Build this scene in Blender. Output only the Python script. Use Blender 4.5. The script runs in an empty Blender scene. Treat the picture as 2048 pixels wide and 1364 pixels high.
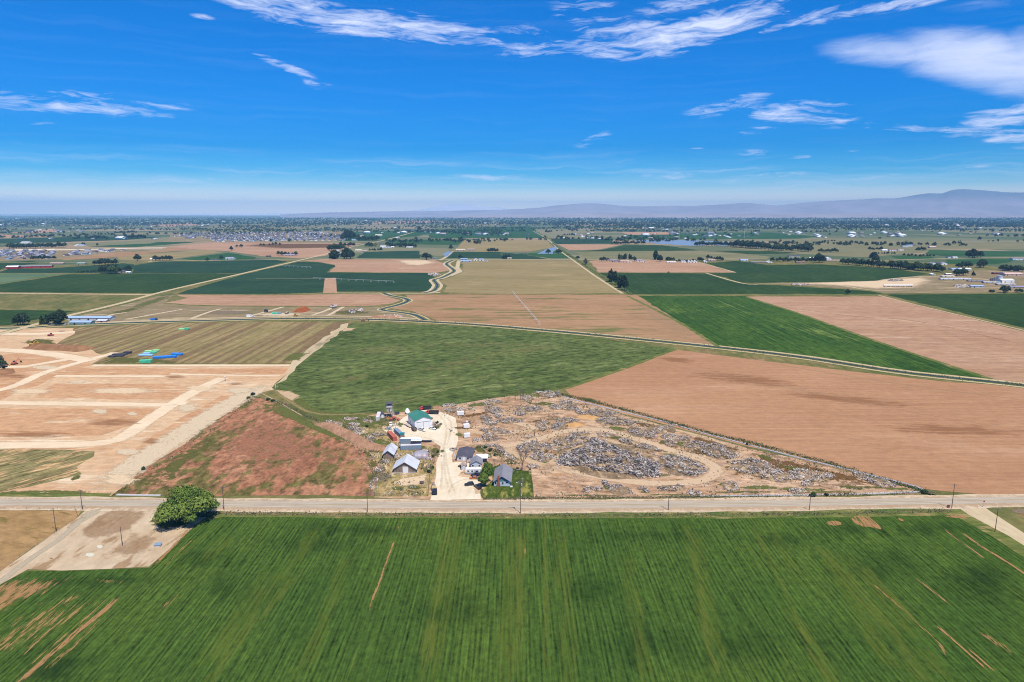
import bpy, math, random
import numpy as np
from mathutils import Vector, Matrix, noise as mnoise
from math import radians as R, sin, cos, tan, atan, atan2, pi, sqrt, exp

rng = np.random.default_rng(7)
random.seed(7)
scene = bpy.context.scene
COL = scene.collection

# ------------------------------------------------------------------ camera
CAM_H = 130.0
PITCH = R(10.66)
F_PX = 1365.0                     # focal length in pixels of the 2048 px wide photograph (24 mm)
cam_d = bpy.data.cameras.new('camera')
cam_d.lens = 24.0
cam_d.sensor_width = 36.0
cam_d.clip_start = 0.5
cam_d.clip_end = 200000.0
cam = bpy.data.objects.new('camera', cam_d)
COL.objects.link(cam)
cam.location = (0, 0, CAM_H)
cam.rotation_euler = (pi/2 - PITCH, 0, 0)
scene.camera = cam

# ------------------------------------------------------------------ sun and sky
SUN_EL = R(64)
SUN_DIR = Vector((0.48*cos(SUN_EL), -0.877*cos(SUN_EL), sin(SUN_EL))).normalized()   # towards the sun: behind the camera, to its right
sun_d = bpy.data.lights.new('sun', 'SUN')
sun_d.energy = 4.6
sun_d.angle = R(0.53)
sun_d.color = (1.0, 0.945, 0.87)
sun = bpy.data.objects.new('sun', sun_d)
COL.objects.link(sun)
sun.rotation_euler = SUN_DIR.to_track_quat('Z', 'Y').to_euler()

world = bpy.data.worlds.new('World')
scene.world = world
world.use_nodes = True
wt = world.node_tree
wt.nodes.clear()

class NT:
    """small helper to write node trees as expressions"""
    def __init__(s, tree): s.t = tree
    def n(s, typ, **kw):
        nd = s.t.nodes.new(typ)
        for k, v in kw.items(): setattr(nd, k, v)
        return nd
    def put(s, sock, v):
        if isinstance(v, bpy.types.NodeSocket): s.t.links.new(v, sock)
        elif v is not None:
            if isinstance(v, (tuple, list)) and len(v) == 3 and sock.type == 'RGBA': v = (*v, 1)
            sock.default_value = v
    def math(s, op, a, b=None, c=None, clamp=False):
        nd = s.n('ShaderNodeMath', operation=op, use_clamp=clamp)
        for i, v in enumerate((a, b, c)):
            if v is not None: s.put(nd.inputs[i], v)
        return nd.outputs[0]
    def vmath(s, op, a, b=None):
        nd = s.n('ShaderNodeVectorMath', operation=op)
        s.put(nd.inputs[0], a)
        if b is not None: s.put(nd.inputs[1], b)
        return nd.outputs[0]
    def sep(s, v):
        nd = s.n('ShaderNodeSeparateXYZ'); s.put(nd.inputs[0], v); return nd.outputs
    def comb(s, x, y, z=0.0):
        nd = s.n('ShaderNodeCombineXYZ')
        for i, v in enumerate((x, y, z)): s.put(nd.inputs[i], v)
        return nd.outputs[0]
    def noise(s, vec, scale=1.0, detail=2.0, rough=0.5, dist=0.0, dims='3D'):
        nd = s.n('ShaderNodeTexNoise', noise_dimensions=dims)
        s.put(nd.inputs['Vector'], vec); s.put(nd.inputs['Scale'], scale)
        s.put(nd.inputs['Detail'], detail); s.put(nd.inputs['Roughness'], rough); s.put(nd.inputs['Distortion'], dist)
        return nd.outputs['Fac']
    def step(s, v, lo, hi, a=0.0, b=1.0, smooth=True):
        nd = s.n('ShaderNodeMapRange', interpolation_type='SMOOTHSTEP' if smooth else 'LINEAR')
        s.put(nd.inputs['Value'], v)
        for k, x in (('From Min', lo), ('From Max', hi), ('To Min', a), ('To Max', b)): s.put(nd.inputs[k], x)
        return nd.outputs[0]
    def mix(s, f, a, b, mode='MIX'):
        nd = s.n('ShaderNodeMix', data_type='RGBA', blend_type=mode)
        s.put(nd.inputs[0], f); s.put(nd.inputs[6], a); s.put(nd.inputs[7], b)
        return nd.outputs[2]
    def ramp(s, f, stops):
        nd = s.n('ShaderNodeValToRGB')
        el = nd.color_ramp.elements
        while len(el) < len(stops): el.new(0.5)
        for e, (p, c) in zip(el, stops): e.position = p; e.color = (*c, 1)
        s.put(nd.inputs[0], f)
        return nd.outputs[0]

w = NT(wt)
SKY_K = 0.11
sky = w.n('ShaderNodeTexSky', sky_type='NISHITA')
sky.sun_disc = False
sky.sun_elevation = SUN_EL
sky.sun_rotation = atan2(SUN_DIR.x, SUN_DIR.y)
sky.altitude = 900.0
sky.air_density = 1.0
sky.dust_density = 0.6
sky.ozone_density = 2.5
tc = w.n('ShaderNodeTexCoord')
dx, dy, dz = w.sep(tc.outputs['Generated'])
el = w.math('ARCSINE', dz)                       # elevation, radians
az = w.math('ARCTAN2', dx, dy)                   # azimuth from north (+Y), radians
# the clear high air of this day: the physical sky is pushed to a deeper, more saturated blue away from the horizon
eld = w.math('MULTIPLY', el, 180/pi)
tint = w.ramp(w.math('DIVIDE', eld, 40.0, clamp=True), SKY_TINT if 'SKY_TINT' in globals() else [
    (0.0, (2.7, 2.1, 1.5)), (0.022, (1.9, 1.55, 1.22)), (0.05, (0.55, 0.85, 1.05)), (0.075, (0.12, 0.58, 0.97)), (0.125, (0.0, 0.42, 0.92)), (0.22, (0.0, 0.46, 1.03)), (0.40, (0.0, 0.51, 1.12)), (1.0, (0.03, 0.46, 1.05))])
base = w.mix(1.0, sky.outputs[0], tint, 'MULTIPLY')
# --- cirrus: wisps on a high sheet; every named patch is an ellipse in azimuth / elevation
def px_dir(px, py):
    d = Vector(((px-1024)/F_PX, 1.0, -(py-682)/F_PX))
    y = d.y*cos(PITCH) + d.z*sin(PITCH)
    z = -d.y*sin(PITCH) + d.z*cos(PITCH)
    return Vector((d.x, y, z)).normalized()
def azel(px, py):
    d = px_dir(px, py); return atan2(d.x, d.y), math.asin(d.z)
sheet = w.comb(w.math('MULTIPLY', az, 1.0), w.math('MULTIPLY', el, 2.6), 0.0)
warp = w.noise(sheet, 9.0, 3, 0.55)
warp2 = w.noise(w.vmath('ADD', sheet, (3.1, 7.7, 0)), 9.0, 3, 0.55)
shv = w.vmath('ADD', sheet, w.comb(w.math('MULTIPLY', w.math('SUBTRACT', warp, 0.5), 0.10), w.math('MULTIPLY', w.math('SUBTRACT', warp2, 0.5), 0.07)))
sx, sy, sz = w.sep(shv)
def streaks(slope, scale_x, scale_y, off):
    yy = w.math('SUBTRACT', sy, w.math('MULTIPLY', sx, slope))
    return w.noise(w.comb(w.math('MULTIPLY_ADD', sx, scale_x, off), w.math('MULTIPLY', yy, scale_y)), 1.0, 8, 0.68)
st1 = streaks(-0.25, 9, 60, 0.0)
st2 = streaks(0.35, 10, 55, 5.0)
puff = w.noise(w.comb(w.math('MULTIPLY', sx, 60), w.math('MULTIPLY', sy, 40)), 1.0, 6, 0.6)
CLOUDS = [  # px, py, half width, half height (px), tilt (px up per px right), strength, streak set
    (560, 8, 120, 22, -.10, .85, 1), (640, 40, 130, 22, -.12, 1.0, 1), (760, 48, 190, 26, -.10, 1.05, 1), (900, 66, 105, 13, -.14, .95, 1), (415, 34, 30, 5, 0, .5, 1),
    (1065, 98, 80, 14, 0.05, .75, 2), (1050, 62, 60, 14, -.2, .35, 1), (1150, 40, 40, 34, -.5, .55, 2),
    (1290, 78, 125, 32, .05, 1.15, 2), (1420, 52, 150, 26, .18, 1.1, 2), (1240, 44, 90, 16, -.3, .4, 1), (1600, 38, 90, 8, .25, .7, 2), (1375, 5, 85, 14, .1, .75, 2), (1760, 18, 130, 11, .08, .85, 2), (1170, 10, 60, 20, -.2, .5, 1),
    (1790, 104, 130, 28, -.12, .95, 0), (1950, 118, 160, 48, -.20, 1.25, 0), (2060, 130, 110, 60, -.1, 1.1, 0), (1980, 8, 90, 12, 0, .4, 0),
    (1455, 210, 75, 14, .2, .75, 2), (1620, 208, 90, 10, .03, .75, 1), (1600, 232, 110, 15, -.14, .85, 1), (1760, 250, 90, 8, -.12, .6, 1), (1510, 262, 38, 8, 0, .7, 1), (1850, 258, 120, 6, -.08, .5, 1),
    (2010, 235, 75, 22, .05, 1.05, 1), (1960, 262, 85, 12, -.05, .9, 1), (2040, 275, 60, 10, 0, 1.0, 1), (2060, 292, 40, 5, 0, .6, 1), (1990, 206, 15, 4, 0, .5, 1),
    (1185, 280, 30, 9, .35, .65, 2), (1398, 298, 24, 3, 0, .6, 1), (1495, 306, 42, 7, 0, .6, 1), (1598, 314, 26, 4, 0, .6, 1), (1710, 304, 24, 3, 0, .4, 1),
    (30, 205, 60, 20, 0, .65, 1), (170, 208, 110, 20, -.04, .75, 1), (290, 212, 90, 12, .04, .5, 1), (320, 231, 60, 5, 0, .5, 1), (225, 185, 16, 7, .3, .5, 2), (75, 250, 32, 5, .2, .4, 2), (440, 203, 30, 5, 0, .3, 1),
    (570, 133, 50, 8, -.32, .75, 1), (625, 168, 22, 8, -.3, .5, 1), (655, 172, 14, 8, 0, .4, 1),
    (1320, 352, 55, 9, .03, .7, 1), (1470, 364, 40, 6, .1, .65, 2), (1540, 351, 80, 6, .05, .6, 2), (1900, 343, 75, 7, .12, .65, 2), (410, 358, 110, 5, -.03, .4, 1), (960, 354, 110, 8, 0, .45, 1), (1150, 333, 130, 6, .1, .4, 2), (700, 333, 50, 4, .1, .35, 2), (1700, 362, 160, 10, .1, .4, 2),
]
acc = None; accs = None
D2 = 180/pi
for (px, py, hw, hh, tl, k, kind) in CLOUDS:
    a0, e0 = azel(px, py)
    a1, _ = azel(px+hw, py); _, e1 = azel(px, py-hh)
    A = a1-a0; E = max(e1-e0, 1e-4)
    u = w.math('MULTIPLY_ADD', az, 1/A, -a0/A)
    v = w.math('MULTIPLY_ADD', el, 1/E, -e0/E)
    v = w.math('MULTIPLY_ADD', u, -tl*hw/hh, v)
    r2 = w.math('ADD', w.math('MULTIPLY', u, u), w.math('MULTIPLY', v, v))
    m = w.math('MULTIPLY', w.math('SUBTRACT', 1.0, w.math('MULTIPLY', r2, 0.42), clamp=True), k)
    if kind == 0:
        accs = m if accs is None else w.math('MAXIMUM', accs, m)
    else:
        if kind == 1: acc1 = m if 'acc1' not in globals() else w.math('MAXIMUM', acc1, m)
        else: acc2 = m if 'acc2' not in globals() else w.math('MAXIMUM', acc2, m)
# a thin general veil that is also there outside the photograph's frame, thicker low down
lowband = w.noise(w.comb(w.math('MULTIPLY', sx, 3.5), w.math('MULTIPLY', sy, 38)), 1.0, 7, 0.62)
veil_amt = w.step(eld, 2.2, 5.5, 0.85, 0.06)
above = w.step(eld, 17.0, 30.0, 0.0, 0.42)
general = w.step(w.math('ADD', w.noise(w.comb(w.math('MULTIPLY', dx, 5), w.math('MULTIPLY', dy, 9), w.math('MULTIPLY', dz, 5)), 1.0, 7, 0.6), w.math('MULTIPLY', above, 0.25)), 0.62, 0.85)
soft = w.noise(w.comb(w.math('MULTIPLY', sx, 16), w.math('MULTIPLY', sy, 34), 4.0), 1.0, 9, 0.60)
fine = w.noise(w.comb(w.math('MULTIPLY', sx, 55), w.math('MULTIPLY', sy, 120), 9.0), 1.0, 6, 0.62)
def wisp(m, st):
    v = w.math('MULTIPLY_ADD', w.math('SUBTRACT', soft, 0.5), 2.6, w.math('MULTIPLY', m, 0.80))
    v = w.math('MULTIPLY_ADD', w.math('SUBTRACT', st, 0.5), 1.7, v)
    v = w.math('MULTIPLY_ADD', w.math('SUBTRACT', fine, 0.5), 0.7, v)
    return w.math('MULTIPLY', w.step(v, 0.30, 1.25, smooth=False), w.step(m, 0.0, 0.5))
c1 = wisp(acc1, st1)
c2 = wisp(acc2, st2)
cs = w.step(w.math('MULTIPLY_ADD', w.math('SUBTRACT', soft, 0.5), 0.9, accs), 0.15, 1.5)
cb = w.math('MULTIPLY', w.step(w.math('MULTIPLY_ADD', w.math('SUBTRACT', lowband, 0.5), 1.2, 0.5), 0.42, 1.0), veil_amt)
cl = w.math('MAXIMUM', w.math('MAXIMUM', c1, c2), w.math('MAXIMUM', cs, cb))
cl = w.math('MAXIMUM', cl, w.math('MULTIPLY', general, above))
cl = w.math('MULTIPLY', cl, w.step(eld, 0.2, 1.5))
cl = w.math('MULTIPLY', cl, 0.88)
CLOUD_RGB = (6.4, 6.9, 8.6)
col = w.mix(cl, base, CLOUD_RGB)
bg = w.n('ShaderNodeBackground')
bg.inputs['Strength'].default_value = SKY_K
wt.links.new(col, bg.inputs['Color'])
wo = w.n('ShaderNodeOutputWorld')
wt.links.new(bg.outputs[0], wo.inputs['Surface'])
world.cycles.sampling_method = 'MANUAL'
world.cycles.sample_map_resolution = 1024

scene.render.engine = 'CYCLES'
scene.view_settings.view_transform = 'Standard'
scene.view_settings.look = 'None'
scene.view_settings.exposure = 0.35
scene.view_settings.gamma = 1.0
scene.view_settings.use_curve_mapping = False
scene.cycles.max_bounces = 5
scene.cycles.diffuse_bounces = 2
scene.cycles.glossy_bounces = 2
scene.cycles.volume_bounces = 0
scene.cycles.transparent_max_bounces = 40
scene.cycles.use_denoising = True
scene.cycles.denoising_prefilter = 'NONE'
scene.cycles.denoising_input_passes = 'RGB_ALBEDO_NORMAL'
scene.cycles.sample_clamp_indirect = 2.0
scene.cycles.filter_width = 1.05

# ------------------------------------------------------------------ helpers
def G(px, py, z=0.0):
    """the point at height z that the photograph shows at pixel (px, py)"""
    d = px_dir(px, py)
    t = (z - CAM_H)/min(d.z, -1e-4)
    return Vector((d.x*t, d.y*t, z))

def tag(o, label=None, cat=None, group=None, kind=None):
    if label: o['label'] = label
    if cat: o['category'] = cat
    if group: o['group'] = group
    if kind: o['kind'] = kind
    return o

def link(name, me, parent=None, loc=None, rot=None):
    o = bpy.data.objects.new(name, me)
    COL.objects.link(o)
    if parent is not None: o.parent = parent
    if loc is not None: o.location = loc
    if rot is not None: o.rotation_euler = (0, 0, rot)
    return o

GZ = 0.11      # the top ground sheets lie about this high
def empty(name, loc, rz=0, label=None, cat=None, group=None):
    loc = Vector(loc)
    if abs(loc.z) < 1e-6: loc.z = GZ*(1+loc.y/1500)
    return tag(link(name, None, None, loc, rz), label, cat, group)

def mesh(name, vs, fs, mat=None, smooth=False):
    me = bpy.data.meshes.new(name)
    me.from_pydata([tuple(v) for v in vs], [], [tuple(f) for f in fs])
    if mat is not None: me.materials.append(mat)
    if smooth: me.polygons.foreach_set('use_smooth', [True]*len(me.polygons))
    me.update()
    return me

def s2l(c):
    c = c/255.0
    return c/12.92 if c <= 0.04045 else ((c+0.055)/1.055)**2.4
LIT = (1.68, 1.72, 2.15)
ZC = {}
def layz(layer):
    ZC[layer] = ZC.get(layer, 0) + 1
    return layer*0.012 + min(ZC[layer], 230)*0.00005
def A(r, g, b, k=1.0):
    """albedo of a sunlit level surface that the photograph shows with this sRGB colour"""
    return tuple(min(0.9, s2l(v)/L*k) for v, L in zip((r, g, b), LIT))

# ------------------------------------------------------------------ surface materials
def pbsdf(m, rough=0.9, spec=0.25):
    m.use_nodes = True
    t = NT(m.node_tree)
    b = m.node_tree.nodes.get('Principled BSDF')
    b.inputs['Roughness'].default_value = rough
    b.inputs['Specular IOR Level'].default_value = spec
    return t, b

def field_mat(name, c1, c2, c3=None, rows=0.0, row_w=0.9, streak=0.35, streak_w=4.0, streak_l=80.0, patch=70.0, patch_k=0.5,
              ang=0.0, grain=0.25, grain_w=1.6, bands=None, band_w=20.0, c3_at=(0.60, 0.72), bump=0.35, c3_streak=0.5, wave=0.0, wave_w=1.5):
    """farmland: c1/c2 mottled in patches, drawn out in streaks along the rows, c3 = bare or yellow places"""
    m = bpy.data.materials.new(name)
    t, b = pbsdf(m, 0.95, 0.03)
    geo = t.n('ShaderNodeNewGeometry')
    x, y, z = t.sep(geo.outputs['Position'])
    ca, sa = cos(ang), sin(ang)
    xr = t.math('ADD', t.math('MULTIPLY', x, ca), t.math('MULTIPLY', y, sa))     # across the rows
    yr = t.math('SUBTRACT', t.math('MULTIPLY', y, ca), t.math('MULTIPLY', x, sa))  # along the rows
    big = t.noise(t.comb(t.math('MULTIPLY', xr, 1/patch), t.math('MULTIPLY', yr, 0.6/patch)), 1.0, 5, 0.6, dims='2D')
    st = t.noise(t.comb(t.math('MULTIPLY', xr, 1/streak_w), t.math('MULTIPLY', yr, 1/streak_l)), 1.0, 4, 0.62, dims='2D')
    f = t.math('MULTIPLY_ADD', t.math('SUBTRACT', big, 0.5), 2.2*patch_k*2, 0.5)
    f = t.math('MULTIPLY_ADD', t.math('SUBTRACT', st, 0.5), streak*4, f, clamp=True)
    c = t.mix(f, c1, c2)
    if bands is not None:
        bn = t.noise(t.comb(t.math('MULTIPLY', xr, 1/band_w), t.math('MULTIPLY', yr, 0.0015)), 1.0, 1.5, 0.5, dims='2D')
        c = t.mix(t.step(bn, 0.46, 0.56), c, bands)
    if c3 is not None:
        p3 = t.noise(t.comb(t.math('MULTIPLY', xr, 1/(patch*0.5)), t.math('MULTIPLY', yr, 0.4/(patch*0.5)), 3.3), 1.0, 5, 0.65)
        p3 = t.math('MULTIPLY_ADD', t.math('SUBTRACT', st, 0.5), c3_streak, p3)
        c = t.mix(t.step(p3, *c3_at), c, c3)
    gr = t.noise(t.comb(t.math('MULTIPLY', xr, .28/grain_w), t.math('MULTIPLY', yr, 0.16/grain_w)), 1.0, 6, 0.78, dims='2D')
    v = t.math('MULTIPLY_ADD', t.math('SUBTRACT', gr, 0.5), grain*5.0, 1.0)
    if rows > 0:
        rj = t.noise(t.comb(t.math('MULTIPLY', xr, 1/row_w), t.math('MULTIPLY', yr, 0.03/row_w)), 1.0, 1, 0.5, dims='2D')
        v = t.math('MULTIPLY_ADD', t.math('SUBTRACT', rj, 0.5), rows*3.0, v)
    if wave:
        sn = t.math('SINE', t.math('ADD', t.math('MULTIPLY', xr, 2*pi/wave_w), t.math('MULTIPLY', gr, 1.5)))
        v = t.math('MULTIPLY_ADD', sn, wave, v)
    v = t.math('MAXIMUM', v, 0.2)
    vc = t.n('ShaderNodeVectorMath', operation='SCALE')
    t.put(vc.inputs[0], c); t.put(vc.inputs['Scale'], v)
    t.put(b.inputs['Base Color'], vc.outputs[0])
    if bump:
        bp = t.n('ShaderNodeBump'); bp.inputs['Strength'].default_value = bump; bp.inputs['Distance'].default_value = 0.5
        t.put(bp.inputs['Height'], gr); t.put(b.inputs['Normal'], bp.outputs[0])
    return m

def blot_mat(name, c1, c2, w=1.5, rough_edge=0.9, lo=0.35, hi=0.6, stretch=(1, 1), edge_w=6.0, ang=0.0, amax=1.0):
    """a patch whose edge breaks up into the ground below; attribute fade = 1 inside, 0 at the rim"""
    m = bpy.data.materials.new(name)
    t, b = pbsdf(m, 0.95, 0.03)
    geo = t.n('ShaderNodeNewGeometry')
    x, y, z = t.sep(geo.outputs['Position'])
    ca, sa = cos(ang), sin(ang)
    xr = t.math('ADD', t.math('MULTIPLY', x, ca), t.math('MULTIPLY', y, sa))
    yr = t.math('SUBTRACT', t.math('MULTIPLY', y, ca), t.math('MULTIPLY', x, sa))
    n1 = t.noise(t.comb(t.math('MULTIPLY', xr, stretch[0]/edge_w), t.math('MULTIPLY', yr, stretch[1]/edge_w)), 1.0, 6, 0.68, dims='2D')
    gr = t.noise(t.comb(t.math('MULTIPLY', xr, 1/w), t.math('MULTIPLY', yr, 1/w)), 1.0, 4, 0.7, dims='2D')
    at = t.n('ShaderNodeAttribute'); at.attribute_name = 'fade'
    n3 = t.noise(t.comb(t.math('MULTIPLY', xr, 2.2*stretch[0]/edge_w), t.math('MULTIPLY', yr, 2.2*stretch[1]/edge_w), 7.0), 1.0, 5, 0.75)
    a = t.math('MULTIPLY_ADD', t.math('SUBTRACT', n1, 0.5), rough_edge*2.4, at.outputs['Fac'])
    a = t.math('MULTIPLY_ADD', t.math('SUBTRACT', n3, 0.5), rough_edge*1.6, a)
    a = t.step(a, lo, hi, 0.0, amax)
    c = t.mix(t.step(gr, 0.3, 0.7), c1, c2)
    t.put(b.inputs['Base Color'], c)
    t.put(b.inputs['Alpha'], a)
    return m

def plain(name, c, rough=0.7, var=0.12, w=1.0, metal=0.0, spec=0.3, dirt=None, dirt_k=0.5):
    """painted, metal or wooden surface with slight wear in the object's own space"""
    m = bpy.data.materials.new(name)
    t, b = pbsdf(m, rough, spec)
    tcn = t.n('ShaderNodeTexCoord')
    nz = t.noise(tcn.outputs['Object'], 1.0/w, 4, 0.65)
    v = t.math('MULTIPLY_ADD', t.math('SUBTRACT', nz, 0.5), var*3, 1.0)
    vc = t.n('ShaderNodeVectorMath', operation='SCALE')
    t.put(vc.inputs[0], tuple(c)); t.put(vc.inputs['Scale'], v)
    out = vc.outputs[0]
    if dirt is not None:
        n2 = t.noise(tcn.outputs['Object'], 0.45/w, 5, 0.7)
        out = t.mix(t.math('MULTIPLY', t.step(n2, 0.48, 0.66), dirt_k), out, dirt)
    t.put(b.inputs['Base Color'], out)
    b.inputs['Metallic'].default_value = metal
    return m

def attr_mat(name, rough=0.85, var=0.15):
    """colour of each loose piece from its own attribute"""
    m = bpy.data.materials.new(name)
    t, b = pbsdf(m, rough, 0.2)
    at = t.n('ShaderNodeAttribute'); at.attribute_name = 'Col'
    t.put(b.inputs['Base Color'], at.outputs['Color'])
    return m

# ------------------------------------------------------------------ ground sheets
def densify(pts, step):
    out = []
    n = len(pts)
    for i in range(n):
        a, b = pts[i], pts[(i+1) % n]
        k = max(1, min(60, int((b-a).length/step)))
        out += [a.lerp(b, j/k) for j in range(k)]
    return out

LAY = {}
def sheet_obj(name, px, mat, layer, jit=0.6, step=14.0, kind='structure', label=None):
    pts = [G(*p) for p in px]
    d = sum(p.y for p in pts)/len(pts)
    z = layz(layer)*(1 + d/1500.0)
    pts = densify(pts, max(step, d*0.02))
    j = jit*(1 + d/700)
    v = []
    for p in pts:
        q = Vector((mnoise.noise(p*0.05), mnoise.noise(p*0.05 + Vector((9, 4, 2))), 0))*j*1.4
        q += Vector((mnoise.noise(p*0.31), mnoise.noise(p*0.31 + Vector((5, 1, 2))), 0))*j*0.6
        v.append((p.x+q.x, p.y+q.y, z))
    me = mesh(name, v, [range(len(v))], mat)
    if me.polygons[0].normal.z < 0: me.flip_normals()
    o = link(name, me)
    tag(o, label, kind=kind)
    return o

def blot(name, px, mat, layer, inset=0.45, label=None):
    """polygon with a soft rim: rim ring fade 0, inner ring fade 1, centre 1"""
    pts = densify([G(*p) for p in px], 8.0)
    c = sum(pts, Vector())/len(pts)
    z = layz(layer)*(1 + c.y/1500.0)
    # outer ring a few mm lower, so that folds of a curved outline never lie in one plane
    v = [(p.x, p.y, z-.004+.0008*sin(i*1.7)) for i, p in enumerate(pts)] + [((p.x-c.x)*(1-inset)+c.x, (p.y-c.y)*(1-inset)+c.y, z+.0008*sin(i*2.3)) for i, p in enumerate(pts)] + [(c.x, c.y, z+.002)]
    n = len(pts)
    f = [(i, (i+1) % n, n+(i+1) % n, n+i) for i in range(n)] + [(n+i, n+(i+1) % n, 2*n) for i in range(n)]
    me = mesh(name, v, f, mat)
    import bmesh
    bm = bmesh.new(); bm.from_mesh(me)
    bmesh.ops.reverse_faces(bm, faces=[q for q in bm.faces if q.normal.z < 0]); bm.to_mesh(me); bm.free()
    a = me.attributes.new('fade', 'FLOAT', 'POINT')
    a.data.foreach_set('value', [0.0]*n + [1.0]*(n+1))
    return tag(link(name, me), label, kind='structure')

def ell(cx, cy, rx, ry, tilt=0.0, n=14):
    return [(cx + rx*cos(2*pi*i/n)*(1+.15*sin(3.7*i+cx)), cy + (ry*sin(2*pi*i/n) + tilt*rx*cos(2*pi*i/n))) for i in range(n)]

def path_pts(px, step=10.0):
    pts = [G(*p) for p in px]
    out = []
    for i in range(len(pts)-1):      # Catmull-Rom
        p0 = pts[max(i-1, 0)]; p1 = pts[i]; p2 = pts[i+1]; p3 = pts[min(i+2, len(pts)-1)]
        k = max(2, min(40, int((p2-p1).length/step)))
        for j in range(k):
            t = j/k
            out.append(0.5*((2*p1) + (p2-p0)*t + (2*p0-5*p1+4*p2-p3)*t*t + (3*p1-p0-3*p2+p3)*t**3))
    out.append(pts[-1])
    return out

def strip(name, px, width, mat, layer, off=0.0, fade=False, zb=None, jit=0.0, smooth_path=True, kind='structure', label=None, wend=None):
    pts = path_pts(px) if smooth_path else densify([G(*p) for p in px], 20)[:-1]
    v, f = [], []
    lz = layz(layer)
    n = len(pts)
    cs = (-0.5, -0.22, 0.22, 0.5) if fade else (-0.5, 0.5)
    for i, p in enumerate(pts):
        d = (pts[min(i+1, n-1)] - pts[max(i-1, 0)]); d.z = 0; d.normalize()
        nrm = Vector((-d.y, d.x, 0))
        ww = width if wend is None else width + (wend-width)*i/(n-1)
        z = lz*(1 + p.y/1500.0) if zb is None else zb
        for c in cs:
            q = p + nrm*(c*ww + off)
            if jit: q += nrm*mnoise.noise(p*0.07 + Vector((c*3, 0, 0)))*jit
            v.append((q.x, q.y, z))
    m = len(cs)
    for i in range(n-1):
        for j in range(m-1):
            f.append((i*m+j, i*m+j+1, (i+1)*m+j+1, (i+1)*m+j))
    me = mesh(name, v, f, mat)
    if me.polygons[0].normal.z < 0: me.flip_normals()
    if fade:
        a = me.attributes.new('fade', 'FLOAT', 'POINT')
        vals = []
        for i in range(n):
            e = min(1.0, min(i, n-1-i)/max(1, n*0.12))
            vals += [0.0, e, e, 0.0]
        a.data.foreach_set('value', vals)
    return tag(link(name, me), label, kind=kind)

# --- colours as the photograph shows them in sun
M = {}
def fm(key, *a, **k): M[key] = field_mat(key, *a, **k); return M[key]
fm('farmland', A(150,150,118), A(178,158,130), A(96,118,88), patch=420, patch_k=.6, streak=.5, streak_w=160, streak_l=500, grain_w=25, grain=.2, bump=0, c3_at=(.52, .6))
fm('crop near', A(66,96,40), A(90,114,48), A(108,132,58), rows=.45, row_w=.75, streak=.12, streak_w=1.5, streak_l=120, patch=46, patch_k=.38, grain=.42, grain_w=.5, c3_at=(.56, .95), c3_streak=.4, bump=.5, wave=.15, wave_w=1.52)
fm('crop middle', A(88,106,58), A(114,126,76), A(146,150,104), rows=.25, row_w=2.2, streak=.3, streak_w=4, streak_l=40, patch=50, patch_k=.55, ang=R(-62), grain=.7, grain_w=1.6, c3_at=(.56, .80), c3_streak=.5)
fm('crop right', A(56,90,38), A(84,114,50), A(116,138,70), streak=.7, streak_w=3, streak_l=220, patch=80, ang=R(-1), grain=.45, grain_w=2, c3_at=(.56,.74))
fm('crop dark', A(50,78,42), A(68,92,52), A(88,104,64), streak=.5, streak_w=5, streak_l=300, patch=90, patch_k=.5, grain=.35, grain_w=3, bump=.1, c3_at=(.60,.8))
fm('crop teal', A(46,76,56), A(62,90,66), A(78,100,72), streak=.5, streak_w=5, streak_l=300, patch=90, patch_k=.5, grain=.3, grain_w=3, bump=.1, ang=R(90), c3_at=(.60,.8))
fm('crop mid green', A(52,92,56), A(70,108,66), A(96,124,84), streak=.3, streak_w=14, streak_l=300, patch=200, patch_k=.4, grain=.12, grain_w=8, bump=0, ang=R(90))
fm('soil right', A(208,160,130), A(192,144,115), A(218,174,146), rows=.10, row_w=2, streak=.35, streak_w=3.0, streak_l=200, patch=150, patch_k=.5, ang=R(90), grain=.14, grain_w=1.2, c3_at=(.56,.8), c3_streak=.3)
fm('soil pink', A(208,168,146), A(192,150,126), A(222,188,166), rows=.1, row_w=5, streak=.5, streak_w=5, streak_l=260, patch=130, patch_k=.5, ang=R(90), grain=.2, grain_w=2.5, c3_at=(.56,.76), c3_streak=.4)
fm('soil mottled', A(196,156,126), A(176,138,108), A(128,130,82), streak=.3, streak_w=12, streak_l=120, patch=110, patch_k=.5, ang=R(90), grain=.14, grain_w=3, c3_at=(.56,.70), c3_streak=.5)
fm('stubble olive', A(178,158,120), A(158,142,102), A(192,170,130), streak=.6, streak_w=6, streak_l=260, patch=130, patch_k=.4, ang=R(90), grain=.12, grain_w=3, c3_at=(.56,.74))
fm('stubble dull', A(158,148,118), A(132,134,100), A(176,158,132), streak=.5, streak_w=30, streak_l=500, patch=200, patch_k=.4, ang=R(90), grain=.10, grain_w=8, bump=0)
fm('hay strips', A(184,160,122), A(154,144,98), None, streak=.6, streak_w=2.5, streak_l=90, patch=50, patch_k=.5, grain=.24, grain_w=1.8, bands=A(146,122,94), band_w=9)
fm('grass rough', A(108,116,70), A(148,138,92), A(168,138,106), streak=.2, streak_w=8, streak_l=16, patch=38, patch_k=.6, grain=.3, grain_w=2.0, c3_at=(.56,.7))
fm('weeds red', A(176,122,98), A(198,146,120), A(124,114,72), streak=.25, streak_w=6, streak_l=14, patch=30, patch_k=.7, grain=.6, grain_w=1.2, c3_at=(.47,.58))
fm('dirt site', A(240,204,174), A(228,184,152), A(252,228,206), streak=.45, streak_w=2.6, streak_l=50, patch=40, patch_k=.6, ang=R(90), grain=.2, grain_w=1.2, c3_at=(.56,.72), c3_streak=.6)
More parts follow.
